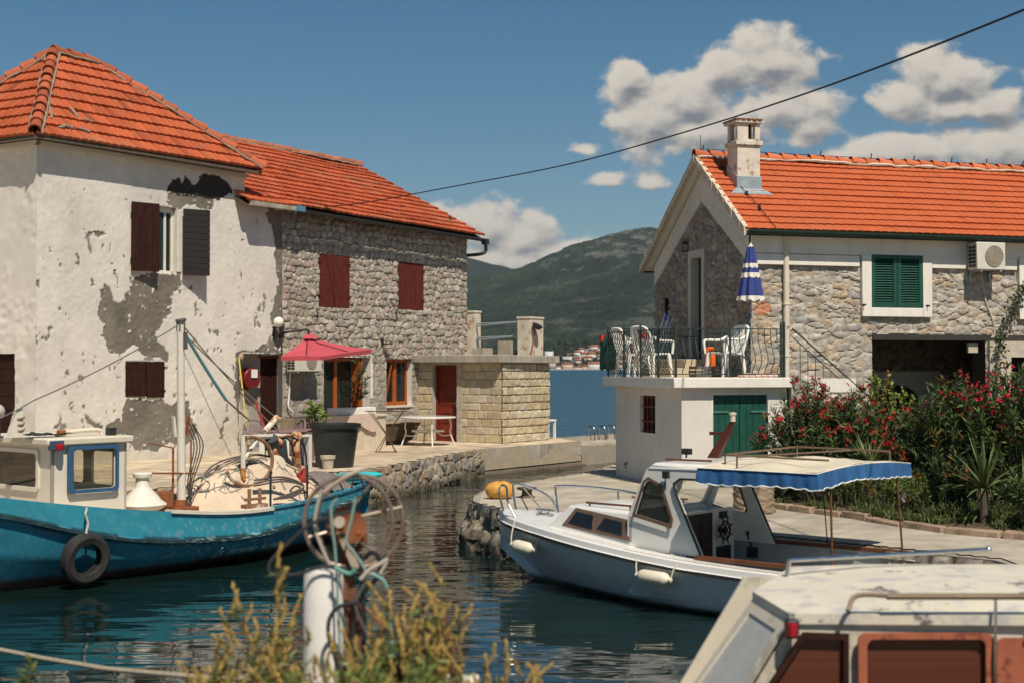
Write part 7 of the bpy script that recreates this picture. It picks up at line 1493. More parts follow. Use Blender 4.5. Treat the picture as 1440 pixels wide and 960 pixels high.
for h in (t1, t2, t3):
    h = np.array(h); c = h.mean(0); mb = MB(); plate(mb, [tuple(c+(q-c)*np.array([1.02,1.02])+np.sign(q-c)*.004) for q in h], [[tuple(c+(q-c)*.90) for q in h]], (0, wy-.04, 0), (1,0,0), (0,0,1), .02) ; wf_ = mb.build('window_frame', REDF if h is not None and len(h) > 4 else M_dkwood, CABN)
    mb = MB(); mb.add([(q[0], wy-.02, q[1]) for q in h], [tuple(range(len(h)))]); mb.build('window_pane', glass('red_tint_glass', (.55,.26,.18), .8, .6, (.17,.055,.035)), CABN)
mb = MB(); mb.box(ra[0]+.2, XR-.1, fyv-.25, fyv-.2, .62, 1.3); mb.box(ra[0]+1.2, ra[0]+1.6, wy+.5, wy+.9, .6, 1.15); mb.tube([(1.0,wy+.4,.6),(1.0,wy+.4,1.42)], .04); mb.build('cabin_interior', mat('dark_red_interior', (.16,.06,.045), rough=.8, var=.3, vs=2), NBT)
# raked front: near facet and far facet with frosted windscreens
pa, pb, pc_ = np.array([ra[0],nyv,1.43]), np.array([rb[0],rb[1],1.45]), np.array([rc[0],rc[1],1.48])
qa, qb, qc = pa+np.array([-.50,0,-.83]), pb+np.array([-.60,.02,-.85]), pc_+np.array([-.60,.2,-.85])
for k, (p, q, r, s) in enumerate(((pa, pb, qb, qa), (pb, pc_, qc, qb))):
    mb = MB(); U = (q-p); V_ = (s-p); f = .16
    A = [p, q, r, s]; c = sum(A)/4; B = [p+U*.17+V_*.07, q-U*.10+V_*.07, r-U*.10-V_*.05, s+U*.17-V_*.05]; nn = np.cross(U, V_); nn /= np.linalg.norm(nn); nn = nn if nn[0] < 0 else -nn
    mb.add(A+B+[b-nn*.012 for b in B], [(0,1,5,4),(1,2,6,5),(2,3,7,6),(3,0,4,7),(4,5,9,8),(5,6,10,9),(6,7,11,10),(7,4,8,11)]); fr_ = mb.build('windscreen_frame', MT['cream_paint'], CABN)
    mb = MB(); mb.add([b-nn*.010 for b in B], [(0,1,2,3)]); mb.build('windscreen', mat('frosted_pane', (.40,.40,.38), rough=.35, var=.12, vs=5, bump=.1, under=(.28,.2,.15), wear=.32, ws=6), fr_)
for z_, (xa_, xb_) in ((1.56, (1.13, 2.6)),): 
    A_ = Nz(1188, 838, 1.56); mb = MB(); mb.tube(curve([(A_[0],A_[1]-.06,1.50),(A_[0]+.06,A_[1],1.565),(A_[0]+.25,A_[1],1.56)], 4), .012); mb.tube([(A_[0]+.2,A_[1],1.56),(XR,A_[1],1.56)], .016); mb.tube([(A_[0]+.95,A_[1]-.02,1.56),(A_[0]+.9,A_[1]-.1,1.49)], .012); mb.build('roof_rail', mat('old_bronze', (.20,.15,.10), rough=.6, metal=.3), NBT)
rl_ = [Nz(1075,800,1.57)]; mb = MB(); a_ = Nz(1110, 787, 1.60); b_ = Nz(1390, 772, 1.60); mb.tube([a_, b_], .013); mb.tube([a_, a_-np.array([.02,0,.12])], .012); mb.ball(*b_, .02); mb.build('boat_hook', M_steel, NBT)
lp = NB.y(1110, 881, wy-.03); mb = MB(); mb.box(lp[0]-.028, lp[0]+.035, wy-.10, wy-.035, lp[2]-.045, lp[2]+.045); ln_ = mb.build('side_light', M_black, NBT, bevel=.008); mb = MB(); mb.lathe([(.020,-.032),(.026,-.028),(.026,.028),(.02,.032)], lp[0]+.0, wy-.10, lp[2], 14); mb.build('lens', MT['red_lens'], ln_)
mb = MB(); wr = NB.y(1400, 850, wy-.06); mb.tube([(wr[0],wr[1],1.56),(wr[0]-.01,wr[1]-.02,1.25),(wr[0],wr[1],.7)], .008); mb.build('wire', M_steel, NBT)
mb = MB(); nst = []
for x, b, z_ in ((-3.3,.03,.72),(-2.7,.4,.68),(-1.9,.75,.63),(-1.0,1.0,.60),(.3,1.15,.58),(1.8,1.15,.58),(3.6,1.0,.58)):
    nst.append((x, [(b,z_),(b+.02,z_-.1),(b*.9,z_*.5),(b*.72,0),(b*.4,-.2),(0,-.35)]))
N2 = MB(); hullgrid(N2, nst, lambda X, Z, s: np.array([.60,.55,.45])+0*Z[..., None], 10)
for i in range(len(N2.V)): N2.V[i] = N2.V[i]+np.array([0, .1+(nyv+fyv)/2, 0])
N2.build('hull', MT['cream_paint'] if False else M_vc, NBT)
mb = MB(); xx = np.linspace(-3.3, 3.6, 20); bb2 = np.interp(xx, [n[0] for n in nst], [n[1][0][0] for n in nst]); z2 = np.interp(xx, [n[0] for n in nst], [n[1][0][1] for n in nst]); mb.grid(np.stack([np.stack([xx, .1+(nyv+fyv)/2+s*bb2, z2], -1) for s in (-1, 0, 1)], 0)); mb.build('deck', PNT, NBT)

# ---------------------------------------------------------------- near-bank winch wheel, white bollard, hoses
def NW(px_, py_, Y): r = ray(px_, py_); t = Y/r[1]; return np.array([0, 0, CZ])+r*t
bo = NW(455, 800, 6.25); BO = T(WF, 'mooring_post', 'chipped white mooring post standing on the near bank beside the rusty winch', 'post', (bo[0], 6.25, .9))
mb = MB(); mb.lathe([(.088,0),(.086,bo[2]-.9-.03),(.075,bo[2]-.9),(0,bo[2]-.9+.005)], n=28); mb.build('post', mat('chipped_white', (.68,.65,.60), rough=.6, var=.06, bump=.2, under=(.30,.24,.18), wear=.36, ws=14), BO)
hb_ = NW(482, 735, 6.3); WW = T(WF, 'hand_winch', 'rusty hand winch with a double-rimmed bare metal wheel on the near bank', 'winch', (hb_[0], 6.3, .9))
hz = hb_[2]-.9; RIM = mat('rusty_steel', (.27,.21,.165), rough=.4, metal=.6, var=.3, under=(.20,.12,.08), wear=.42, ws=16)
def P_(px_, py_, dy=0.): q = NW(px_, py_, 6.3+dy); return q-np.array([hb_[0], 6.3, .9])
for k, (x0, x1, y0, y1, dy) in enumerate(((429, 551, 669, 797, -.05), (446, 566, 672, 800, .09))):
    c = (P_(x0, 732, dy)+P_(x1, 732, dy))/2; rx_ = (P_(x1, 732, dy)-P_(x0, 732, dy))[0]/2; rz_ = (P_(500, y0, dy)-P_(500, y1, dy))[2]/2; mb = MB()
    mb.tube([(c[0]+rx_*math.cos(t), c[1]+.03*math.cos(t), c[2]+rz_*math.sin(t)) for t in np.linspace(0, 2*math.pi, 48, endpoint=False)], .0095, 8, closed=True); mb.build('rim', RIM, WW)
mb = MB()
for (a, b) in (((500,727),(565,712)), ((497,712),(527,672)), ((432,755),(468,745)), ((470,700),(455,690)), ((505,760),(540,790))): mb.tube([P_(*a), P_(*b, .03)], .006, 6)
mb.build('spokes', RIM, WW)
mb = MB(); mb.tube([P_(505, 722, .06), P_(512, 760, .06), P_(500, 775, .06)], .016); mb.ball(*P_(503,748,.0), .022); c = P_(486, 738, .05); mb.M = np.array(Matrix.Translation(c) @ Matrix.Rotation(math.pi/2, 4, 'X') @ Matrix.Rotation(.4, 4, 'Y'))
prf = [(0,-.06),(.035,-.06),(.04,-.03),(.045,-.03),(.05,-.015),(.075,-.012),(.078,.015),(.05,.02),(.04,.03),(.04,.06),(.07,.06),(.07,.085),(0,.085)]; mb.lathe(prf, n=30)
for k in range(16): t = k*math.pi/8; mb.box(.08*math.cos(t)-.007, .08*math.cos(t)+.007, .08*math.sin(t)-.007, .08*math.sin(t)+.007, -.018, .018)
mb.build('gear', M_rust, WW)
mb = MB(); c2 = P_(478, 733, -.03); mb.M = np.array(Matrix.Translation(c2) @ Matrix.Rotation(math.pi/2, 4, 'X')); mb.lathe([(.012,-.012),(.024,-.012),(.026,.0),(.024,.03),(.0,.03)], n=18); mb.build('hub_cap', mat('pale_cap', (.50,.42,.34), rough=.6), WW)
mb = MB(); mb.hexa([P_(495,960,-.03),P_(520,960,-.03),P_(520,960,.05),P_(495,960,.05)], [P_(474,750,-.03),P_(490,748,-.03),P_(490,748,.05),P_(474,750,.05)]); mb.hexa([P_(498,1010,-.04),P_(516,1010,-.04),P_(516,1010,.02),P_(498,1010,.02)], [P_(498,840,-.04),P_(513,840,-.04),P_(513,840,.02),P_(498,840,.02)]); mb.build('stand', mat('rust_dark', (.13,.055,.03), rough=.85, var=.5, vs=20, bump=.6), WW)
mb = MB(); mb.hexa([P_(496,800,-.09),P_(506,797,-.09),P_(506,797,-.07),P_(496,800,-.07)], [P_(472,748,-.09),P_(484,746,-.09),P_(484,746,-.07),P_(472,748,-.07)]); mb.build('crank_arm', mat('bare_worn', (.42,.33,.25), rough=.6, under=(.2,.08,.04), wear=.5, ws=12), WW)
def hose(px_pts, dy, r, col, name, lab, cat='hose', Y=6.3):
    p = curve([NW(q[0], q[1], Y+dy+(q[2] if len(q) > 2 else 0)) for q in px_pts], 6); mb = MB(); mb.tube(p-p[0], r, 7, c=col); o = mb.build(name, mat('hose_rubber', vc=True, rough=.5, var=.1)); o.location = p[0]; return tag(o, lab, cat)
hose([(500,716),(440,735),(400,768),(379,792),(385,808),(420,806),(455,796),(500,800,.02),(520,812)], -.16, .0078, (.035,.035,.035), 'black_hose', 'black rubber hose looping left over the water from the winch')
hose([(508,960),(512,880),(508,800),(512,785,.02),(525,776),(535,790),(530,812),(512,828)], -.19, .011, (.02,.02,.022), 'black_hose', 'thick black hose hooked in a tight loop right of the winch')
hose([(475,700),(466,712),(467,740),(471,770),(474,820),(476,870),(478,915)], -.18, .006, (.20,.31,.27), 'green_hose', 'pale green hose hanging straight down left of the winch hub')
hose([(500,698),(494,730),(487,760),(497,775),(512,798),(517,812)], -.20, .006, (.20,.31,.27), 'green_hose', 'pale green hose bending right below the winch hub')
hose([(470,797),(482,803),(492,806),(500,800)], -.21, .010, (.10,.26,.21), 'green_hose', 'short thick green hose end lying on the white post')
hose([(507,814),(520,800),(535,792),(545,785)], -.21, .009, (.50,.43,.36), 'pale_pipe', 'short pale pink pipe sticking out right of the winch', 'pipe')
hose([(545,785),(541,795),(534,806)], -.21, .006, (.50,.43,.36), 'pale_pipe', 'tiny broken pipe end right of the winch', 'pipe')
hose([(522,806),(535,812),(541,818),(544,826)], -.22, .007, (.16,.34,.30), 'green_hose', 'curled tip of green hose right of the winch stand')
hose([(505,835),(525,838),(560,842),(600,862),(640,900)], -.1, .010, (.03,.028,.025), 'black_hose', 'black hose trailing right from the winch foot into the weeds') if False else None
hose([(482,960),(470,920),(462,892),(464,868),(478,852),(505,846)], -.24, .009, (.03,.03,.035), 'black_hose', 'black hose curving round the foot of the white post')
hose([(452,688),(444,720),(443,742),(452,768),(462,790),(470,800)], -.13, .007, (.40,.37,.30), 'frayed_rope', 'frayed pale rope hanging down the left rim of the winch wheel', 'rope')
hose([(520,655,.05),(495,665),(470,680),(455,692)], -.08, .009, (.42,.33,.26), 'wooden_handle', 'pale wooden handle slanting up behind the winch wheel', 'handle')
for k, (a, b, c_) in enumerate((((520,820),(545,850),(570,890)), ((528,830),(548,870),(552,930)), ((510,850),(535,880),(545,960)), ((500,840),(496,900),(500,960)), ((516,815),(500,850),(520,900)))): hose([a, b, c_], -.12-.03*k, .0065, [(.04,.035,.03),(.18,.30,.27),(.28,.10,.05),(.03,.03,.03),(.10,.09,.08)][k], 'loose_cable', ['dark cable dangling lower right of the winch', 'greenish cable dangling below the winch', 'rusty wire dangling below the winch', 'black cable straight below the winch', 'grey cable crossing the winch foot'][k], 'cable')
# mooring rope at lower left, stake, white edge
rp_ = [NW(-60, 905, 9.0), NW(0, 913, 8.6), NW(60, 925, 8.2), NW(150, 940, 7.5), NW(300, 953, 6.8), NW(440, 955, 6.3)]
line(WF, 'mooring_rope', 'long pale mooring rope sagging across the lower left corner', [q for q in rp_], .014, (.42,.36,.26))
st_ = NW(632, 960, 5.9); STK = T(WF, 'stake', 'dark twisted stake among the weeds on the near bank', 'stake', (st_[0], 5.9, .9)); mb = MB(); q = [NW(640,1000,5.9), NW(638,950,5.9), NW(636,915,5.9), NW(626,890,5.9), NW(622,868,5.9)]; mb.tube(curve([a-np.array([st_[0],5.9,.9]) for a in q], 4), [.022]*4+[.02]*13 if False else .017, 8); mb.build('stake', mat('rust_dark'), STK)
sl_ = NW(640, 958, 6.1); KS = T(WF, 'white_block', 'white stone block at the bottom edge in the weeds', 'block', (sl_[0], 6.2, .9)); mb = MB(); q0 = NW(618, 955, 6.2); q1_ = NW(668, 955, 6.2); mb.box(q0[0]-st_[0]+.0, q1_[0]-st_[0], -.08, .12, 0, q0[2]-.9); mb.build('block', M_white, KS, bevel=.01)
# overhead cable
P = [NW(420, 292, 36), NW(500, 287, 34.5), NW(640, 262, 31.5), NW(800, 231, 27.5), NW(960, 187, 24), NW(1100, 143, 20.5), NW(1240, 93, 17.2), NW(1440, 14, 13.5), NW(1600, -55, 11)]
line(WF, 'overhead_cable', 'black power cable strung across the sky from the left eave', list(curve(P, 6)), .0125, (.02,.02,.022), 'cable')
# buoy and iron box on the pier head
yb2 = WF.z(703, 702, QZ); YB = T(WF, 'foam_float', 'lumpy orange-yellow foam float on the pier head', 'float', (yb2[0], yb2[1]+.1, QZ)); mb = MB(); v, f = _ball(0,0,.13,.2,1.15,.8,.72,18,12); v = np.array(v); v += (np.random.RandomState(3).rand(*v.shape)-.5)*.022; v[:, 2] = np.maximum(v[:, 2], .0); mb.add(v, f); mb.build('float', mat('orange_foam', (.56,.28,.055), rough=.9, var=.25, vs=9, bump=.6), YB)
yb3 = WF.z(741, 700, QZ); IB = T(WF, 'mooring_ring', 'grey iron mooring bollard on the pier behind the bow rail', 'bollard', (yb3[0], yb3[1]+.1, QZ)); mb = MB(); mb.lathe([(.14,0),(.13,.02),(.08,.04),(.075,.11),(.15,.13),(.155,.16),(.0,.17)], n=20); mb.build('bollard', mat('iron', (.10,.075,.065), rough=.8, bump=.4), IB)
line(WF, 'bow_line', 'mooring line from the white boat bow to the pier bollard', [WB.W(.7,0,.86), WB.W(.35,.35,.88), yb3+np.array([-.05,.05,.15]), yb3+np.array([.02,.15,.10])], .011, (.40,.34,.26))
# ---------------------------------------------------------------- planting bed, kerb, shrubs, trunk, weeds
kerb = [(3.55, 21.6), (3.68, 20.6), (4.0, 19.8), (4.51, 18.96), (5.14, 17.5), (6.0, 16.6), (7.2, 15.8), (9.5, 15.0)]
flat_patch('planting_bed', kerb+[(14, 16), (14, 26), (7.6, 25.6), (4.4, 24.0), (3.6, 22.6)], QZ+.05, (.10,.075,.045), st=.2, kind='smooth', drop=.2)
kc = curve([(p[0], p[1], 0) for p in kerb], 6); d = np.r_[0, np.cumsum(np.linalg.norm(np.diff(kc, axis=0), axis=1))]; s = 0; k = 0; rs = np.random.RandomState(31)
while s < d[-1]-.3:
    L = rs.uniform(.45, .95); m = s+L/2; x = np.interp(m, d, kc[:, 0]); y = np.interp(m, d, kc[:, 1]); x2 = np.interp(m+.1, d, kc[:, 0]); y2 = np.interp(m+.1, d, kc[:, 1]); a = math.atan2(y2-y, x2-x)+rs.randn()*.02
    mb = MB(); w_ = rs.uniform(.12, .19); h = rs.uniform(.07, .10); mb.hexa([(-L/2+.01,-w_/2,-.05),(L/2-.01,-w_/2,-.05),(L/2-.01,w_/2,-.05),(-L/2+.01,w_/2,-.05)], [(-L/2+.02,-w_/2+.01,h+rs.randn()*.006),(L/2-.02,-w_/2+.01,h+rs.randn()*.006),(L/2-.02,w_/2-.01,h),(-L/2+.02,w_/2-.01,h)])
    o = mb.build('kerb_stone', mat('kerb_sandstone', (.30,.215,.145), rough=.95, var=.4, vs=8, bump=.7, bs=30), bevel=.018); o.location = (x, y, QZ+rs.randn()*.006); o.rotation_euler = (rs.randn()*.015, rs.randn()*.01, a); tag(o, 'reddish sandstone kerb block edging the planting bed', 'kerb stone', 'kerb stones along the planting bed'); s += L; k += 1
def bush(name, label, at, R, H, ns, nl, leaf, col, rs, fl=None, nf=0, group=None, base_r=.3, lean=(0, 0), cat='shrub', minz=.2, up=.9, cv=.4, dead=.05):
    t = T(WF, name, label, cat, at, group); ml, ms, mf = MB(), MB(), MB()
    tips = []
    for i in range(ns):
        a = rs.rand()*2*math.pi; e = rs.rand()**.7; r = R*math.sqrt(rs.rand())*(.6+.5*e); z = H*(minz+(1-minz)*(1-(r/R/1.15)**2*.75)*rs.uniform(.62, 1.05)); tips.append((r*math.cos(a)+lean[0], r*math.sin(a)+lean[1], max(.15, z)))
    ends = []
    for tp in tips: ends += stems_plant(ml, ms, (tp[0]*base_r, tp[1]*base_r, 0), [tp], rs, leaf, nl, np.array(col)*rs.uniform(.7, 1.35)*(1 if rs.rand() > dead else np.array([2.2,1.0,.6])), .22, .010, up, cv)
    ml.build('foliage', M_leaf, t, smooth=0); ms.build('stems', mat('bark', (.10,.08,.055), rough=.9), t)
    if fl is not None:
        idx = rs.permutation(len(ends))[:nf]
        for i in idx:
            p, ax = ends[i]; n = rs.randint(3, 10); cen = p+rs.randn(n, 3)*np.array([.05,.05,.04])
            for c in cen:
                m = 5; an = rs.rand()*6+np.arange(m)*2*math.pi/m; nrm = rs.randn(3)*.5+np.array([.1,-.9,.5]); nrm /= np.linalg.norm(nrm); u = np.cross(nrm, (0,0,1)); u /= np.linalg.norm(u); v = np.cross(nrm, u)
                dr = np.cos(an)[:, None]*u+np.sin(an)[:, None]*v+nrm*.25; leafcloud(mf, np.repeat(c[None], m, 0), dr, .034, .034, np.array(fl)*rs.uniform(.6, 1.3), rs, .15, 0)
        mf.build('blossoms', mat('petals', vc=True, rough=.7, var=.12), t, smooth=0)
    return t
rs = np.random.RandomState(77)
G1, G2, G3 = (.058,.092,.026), (.068,.10,.030), (.15,.18,.035)
RED, PNK = (.34,.008,.010), (.42,.014,.028)
ZB = QZ+.05
def at(px_, Y): return ((px_-720)/2000*Y, Y, ZB)
bush('oleander_bush', 'dark red flowering oleander beside the green garage doors, leftmost of the flowering bushes', at(1135, 22.0), .80, 1.75, 84, 66, (.14,.024), G1, rs, RED, 46, 'flowering oleanders in front of the cottage')
bush('oleander_bush', 'dark red flowering oleander in the middle below the stair railing', at(1200, 21.6), .86, 1.62, 90, 66, (.14,.024), G1, rs, RED, 42, 'flowering oleanders in front of the cottage')
bush('oleander_bush', 'red flowering oleander in front of the dark arch', at(1278, 21.0), .80, 1.32, 70, 64, (.14,.024), G2, rs, RED, 26, 'flowering oleanders in front of the cottage')
bush('oleander_bush', 'tall pink-red oleander before the dark ground-floor recess', at(1345, 20.4), .88, 1.95, 92, 66, (.15,.026), G1, rs, PNK, 34, 'flowering oleanders in front of the cottage')
bush('oleander_bush', 'tall pink-red oleander at the right edge of the picture', at(1425, 20.0), .95, 2.05, 92, 66, (.15,.026), G1, rs, PNK, 30, 'flowering oleanders in front of the cottage')
bush('yellow_green_shrub', 'upright yellow-green shrub poking up between the oleanders by the arch', at(1232, 22.6), .34, 2.0, 16, 60, (.075,.045), G3, rs, minz=.65)
bush('yellow_green_shrub', 'small yellow-green shrub in front of the dark arch', at(1268, 22.2), .34, 1.75, 14, 52, (.075,.045), G3, rs, minz=.55)
bush('leafy_shrub', 'low dark leafy shrub behind the paint bucket', at(1330, 18.7), .55, .85, 36, 50, (.13,.035), (.035,.06,.02), rs, (.30,.05,.02), 6)
bush('leafy_shrub', 'low green shrub at the right end of the kerb', at(1450, 17.3), .55, .7, 36, 50, (.11,.03), (.07,.11,.03), rs)
bush('leafy_shrub', 'dark low shrub filling the shade under the oleanders at left', at(1120, 21.2), .6, .7, 40, 46, (.16,.022), (.03,.05,.02), rs)
for k_, (p_, Y_, l_) in enumerate(((1150,20.6,'behind the canopy, left of the pale yucca'),(1195,20.0,'below the middle oleander, behind the canopy poles'),(1243,19.4,'left of the paint bucket'),(1300,18.6,'right of the paint bucket'))): bush('feathery_shrub', 'bright green feathery undershrub '+l_, at(p_, Y_), .5, .62, 34, 90, (.06,.011), (.10,.14,.032), rs, minz=.4)
def yucca(at_, n, L, label, rs, trunk=.25, w=.045, col=(.11,.14,.045)):
    t = T(WF, 'yucca', label, 'yucca plant', at_, 'spiky yuccas in the planting bed'); mb = MB(); tr = MB(); tr.tube([(0,0,-.03),(0,0,trunk)], [.06,.05], 10); tr.build('trunk', mat('bark'), t)
    for i in range(n):
        a = rs.rand()*2*math.pi; e = math.radians(rs.uniform(8, 84)); l = L*rs.uniform(.7, 1.1); d0 = np.array([math.cos(a)*math.cos(e), math.sin(a)*math.cos(e), math.sin(e)]); s_ = np.cross(d0, (0,0,1)); s_ /= np.linalg.norm(s_); nn = np.cross(s_, d0)
        pts = [np.array([0,0,trunk])+d0*l*t_-np.array([0,0,1])*l*.22*t_**2*math.cos(e) for t_ in (0, .3, .65, 1)]; ww_ = [w*.5, w, w*.7, .002]; V = []
        for p, q in zip(pts, ww_): V += [p-s_*q/2+nn*q*.2, p-nn*q*.05, p+s_*q/2+nn*q*.2]
        mb.add(V, [(3*j+i_, 3*j+i_+1, 3*j+i_+4, 3*j+i_+3) for j in range(3) for i_ in range(2)], np.array(col)*rs.uniform(.6, 1.4))
    mb.build('leaves', M_leaf, t, smooth=60)
yucca(at(1383, 17.9), 46, .80, 'large spiky yucca near the kerb at the right', rs, .42)
yucca(at(1222, 20.3), 46, .62, 'pale upright yucca rising behind the canopy', rs, .50, .03, (.17,.19,.07))
yucca(at(1440, 18.6), 40, .7, 'spiky yucca at the right edge, half in shade', rs, .2)
yucca(at(1098, 20.9), 46, .5, 'low dark yucca beside the palm trunk', rs, .05, .028, (.06,.08,.03))
# palm trunk seen through the cabin
pt = WF.z(1060, 716, ZB); PT = T(WF, 'palm_trunk', 'thick rough palm trunk stump behind the white motor boat', 'tree trunk', (pt[0], pt[1], ZB))
mb = MB(); rs2 = np.random.RandomState(2); zz = np.linspace(-.05, .62, 36); an = np.linspace(0, 2*math.pi, 40, endpoint=False); A_, Z_ = np.meshgrid(an, zz, indexing='ij'); r = .25+.04*(.6-Z_)+.022*((Z_*14+A_*1.3) % 1)+(fbm(A_*4, Z_*22, 3, 4)-.5)*.05; P = np.stack([r*np.cos(A_), r*np.sin(A_), Z_], -1); P = np.concatenate([P, P[:1]], 0)
mb.grid(P, (np.array([.27,.20,.14])*(.6+.8*fbm(A_*3, Z_*16, 5, 4)[..., None]))[np.r_[0:40, 0]]); mb.lathe([(.24,.60),(.15,.66),(0,.68)], n=20, c=(.2,.15,.1)); mb.build('trunk', M_stone, PT)
# grasses
rs = np.random.RandomState(12); mb = MB(); n = 19000; t = rs.rand(n); kk = rs.rand(n)*(d[-1]-1.0)+.1; x = np.interp(kk, d, kc[:, 0]); y = np.interp(kk, d, kc[:, 1]); tx = np.interp(kk+.1, d, kc[:, 0])-x; ty = np.interp(kk+.1, d, kc[:, 1])-y; L = np.hypot(tx, ty); nx, ny = -ty/L, tx/L
off = .04+1.6*t**1.4; cx_, cy_ = x+nx*off, y+ny*off; clump = fbm(cx_*1.6, cy_*1.6, 3, 4); ok = clump > .40; cx_, cy_, clump, off = cx_[ok], cy_[ok], clump[ok], off[ok]; m = len(cx_)
C0 = np.stack([cx_, cy_, np.full(m, ZB)], -1); D0 = np.stack([rs.randn(m)*.35, rs.randn(m)*.35, np.ones(m)], -1); ln = .10+.55*np.clip(clump-.38, 0, .3)+.05*rs.rand(m); 
for q in range(3):
    s_ = slice(q*m//3, (q+1)*m//3); leafcloud(mb, C0[s_], D0[s_], ln[s_], .018, [(.10,.13,.035), (.13,.15,.045), (.07,.10,.03)][q], rs, .45, .25)
o = mb.build('bed_grass', M_leaf, smooth=0); tag(o, 'rough green grass and weeds along the kerb', 'grass', kind='stuff')
# paint bucket
pbk = WF.z(1275, 716, ZB); PB = T(WF, 'paint_bucket', 'old white paint bucket with a red mark, standing in the weeds', 'bucket', (pbk[0], pbk[1]+.25, ZB))
mb = MB(); mb.lathe([(.10,0),(.125,.26),(.13,.265),(.118,.265),(.095,.03),(0,.03)], n=24, c=(.36,.37,.36)); mb.lathe([(.128,.245),(.135,.25),(.135,.27),(.118,.272)], n=24, c=(.62,.60,.55)); mb.lathe([(.1215,.10),(.1265,.19)], n=6, c=(.45,.06,.03), a0=-1.3, a1=-.7); mb.build('bucket', M_vc, PB)
# vine on the cottage wall at the right
VN = T(RF, 'climbing_vine', 'thin green creeper climbing the cottage wall near the right edge', 'climber', (4.95, -.08, 0)); ml, ms = MB(), MB(); rs = np.random.RandomState(8)
c_ = curve([(.0,0,.6),(-.12,-.06,1.4),(-.05,-.06,2.1),(.05,-.08,2.6),(.22,-.1,3.0),(.42,-.12,3.35),(.55,-.12,3.5)], 8); ms.tube(c_, np.linspace(.018, .006, len(c_)), 5); n = 420; i = rs.randint(0, len(c_), n); leafcloud(ml, c_[i]+rs.randn(n, 3)*np.array([.07,.03,.06]), rs.randn(n, 3), .07, .045, (.045,.07,.022), rs, .4); ms.build('stem', mat('bark'), VN); ml.build('foliage', M_leaf, VN, smooth=0)
# small plants at the garage foot and on a gutter
for k, (px_, py_, h, lab) in enumerate(((893, 670, .32, 'tuft of weeds at the foot of the white garage wall'), (952, 686, .28, 'small weeds at the front corner of the garage'))):
    q = WF.z(px_, py_, QZ); t_ = T(WF, 'wall_weed', lab, 'weed', (q[0]-.03, q[1]-.06, QZ)); ml, ms = MB(), MB(); stems_plant(ml, ms, (0,0,0), [(rs.randn()*.12, rs.randn()*.08, h*rs.uniform(.5, 1)) for _ in range(14)], rs, (.10,.016), 14, (.09,.12,.04), .05, .004); ml.build('foliage', M_leaf, t_, smooth=0); ms.build('stems', mat('bark'), t_)
q = LF.hit(643, 318, 1, .2); t_ = T(LF, 'roof_weed', 'tiny dry plant growing on the tiles near the right end of the cobble house roof', 'weed', (2.0, .35, 6.15)); ml, ms = MB(), MB(); stems_plant(ml, ms, (0,0,0), [(rs.randn()*.06, 0, .3*rs.uniform(.5, 1.1)) for _ in range(7)], rs, (.05,.012), 14, (.12,.08,.04), .05, .005); ml.build('foliage', M_leaf, t_, smooth=0); ms.build('stems', mat('bark'), t_)

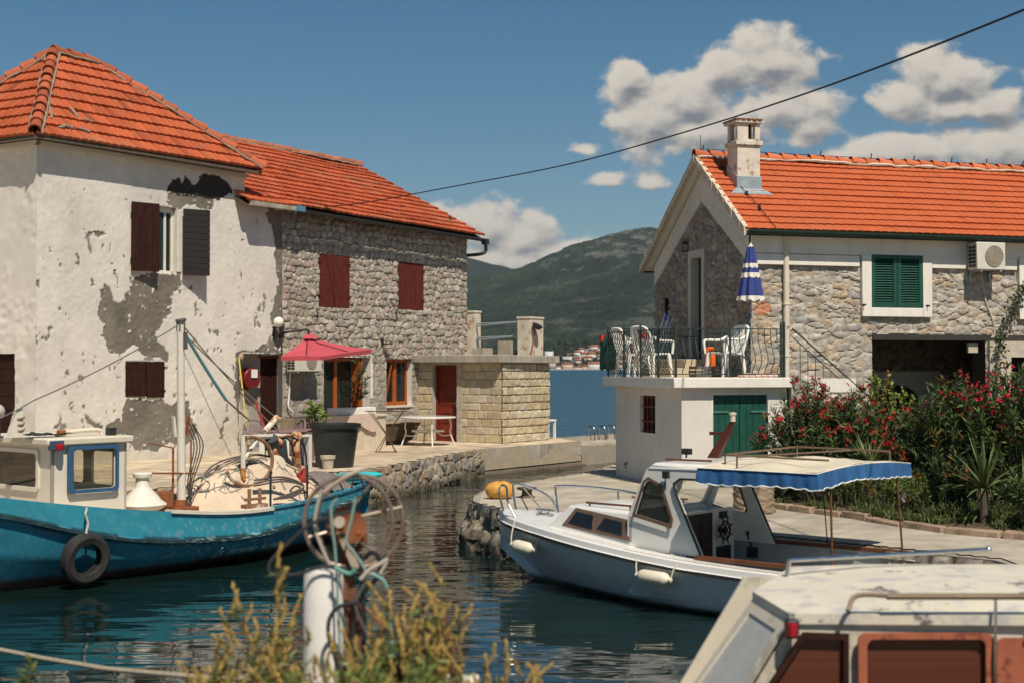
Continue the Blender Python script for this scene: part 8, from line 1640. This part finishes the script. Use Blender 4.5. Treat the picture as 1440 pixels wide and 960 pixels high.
# flowering weeds on the near bank
rs = np.random.RandomState(42); SPK = (.42,.285,.085)
def weed(px_, Y, H, R, ns, label, group, lean=0, gr=(.11,.13,.035), spk=True, grn=1.):
    X = (px_-720)/2000*Y; t = T(WF, 'flowering_weed' if spk else 'leafy_weed', label, 'weed', (X, Y, .92), group); ml, ms, mf = MB(), MB(), MB()
    for i in range(ns):
        a = rs.rand()*2*math.pi; r = R*rs.rand()**.6; tp = np.array([r*math.cos(a)+lean, r*math.sin(a)*.6, H*rs.uniform(.5, 1.02)*(1-.2*(r/R)**2)]); ends = stems_plant(ml, ms, (tp[0]*.35, tp[1]*.35, 0), [tp], rs, (.055,.011), int(44*grn), np.array(gr)*rs.uniform(.7, 1.3), .2, .0035, .6, .4)
        if spk:
            br = rs.randint(1, 5)
            for b in range(br):
                p0 = ends[0][0]-np.array([0,0,.07])*b+rs.randn(3)*.006; dd = np.array([rs.randn()*.42, rs.randn()*.3, 1]); dd /= np.linalg.norm(dd); l = rs.uniform(.07, .14); cc = curve([p0, p0+dd*l*.5+np.array([rs.randn()*.008,0,0]), p0+dd*l], 4); k = len(cc)
                n = 70; tt = rs.rand(n); ii = np.minimum((tt*(k-1)).astype(int), k-2); cen = cc[ii]+(cc[ii+1]-cc[ii])*(tt*(k-1)-ii)[:, None]; leafcloud(mf, cen, rs.randn(n, 3)+dd*.8, .012, .008, np.array(SPK)*rs.uniform(.7, 1.25), rs, .3, 0); mf.tube(cc, .005, 5, c=np.array(SPK)*.8)
    ml.build('foliage', M_leaf, t, smooth=0); ms.build('stems', mat('dry_stem', (.17,.10,.045), rough=.9), t)
    if spk: mf.build('flower_spikes', mat('spikes', vc=True, rough=.9, var=.15), t, smooth=0)
gname = 'yellow flowering weeds on the near bank'; lb = 'knee-high weed with yellow-brown flower spikes in the near-bank thicket'
for px_, Y, H, R, ns in ((322,5.2,.60,.12,5),(365,5.0,.62,.10,6),(660,5.0,.62,.10,6),(700,5.1,.52,.10,5),(760,5.3,.56,.08,4),(345,5.5,.72,.12,8),(385,5.3,.92,.08,4),(408,5.6,.74,.10,5),(445,5.1,.58,.12,8),(485,5.3,.62,.12,8),(518,5.0,.66,.13,9),(552,5.4,.78,.13,9),(582,5.2,.84,.12,8),(612,5.5,.82,.12,7),(645,5.2,.70,.10,5),(300,5.4,.56,.12,5)): weed(px_, Y, H*1.10, R*1.15, int(ns*1.9), lb, gname)
lb2 = 'sparse taller weed with thin yellow spikes right of the thicket'
for px_, Y, H, R, ns in ((690,5.3,.70,.09,4),(740,5.2,.66,.09,4),(668,5.6,.66,.06,3)): weed(px_, Y, H, R, ns, lb2, 'sparse yellow weeds right of the thicket', grn=.4)
for px_, Y, H, R, ns, g_ in ((40,5.2,.72,.05,2,1.2),(10,4.9,.42,.10,7,1.5)): weed(px_, Y, H, R, ns, 'young green sprig on the near bank, '+('the taller one near the rope' if H > .5 else 'low at the bottom left corner'), None, gr=(.15,.17,.04), spk=False, grn=g_)
for px_, Y, H, R, ns in ((405,5.0,.58,.16,26),(510,4.9,.62,.18,34),(600,5.0,.64,.16,28),(560,5.2,.68,.16,24),(350,5.1,.46,.14,18),(660,5.1,.50,.14,18)): weed(px_, Y, H*1.12, R, int(ns*1.3), 'low green undergrowth tuft beneath the yellow weeds', 'green undergrowth on the near bank', gr=(.15,.185,.05), spk=False, grn=3)
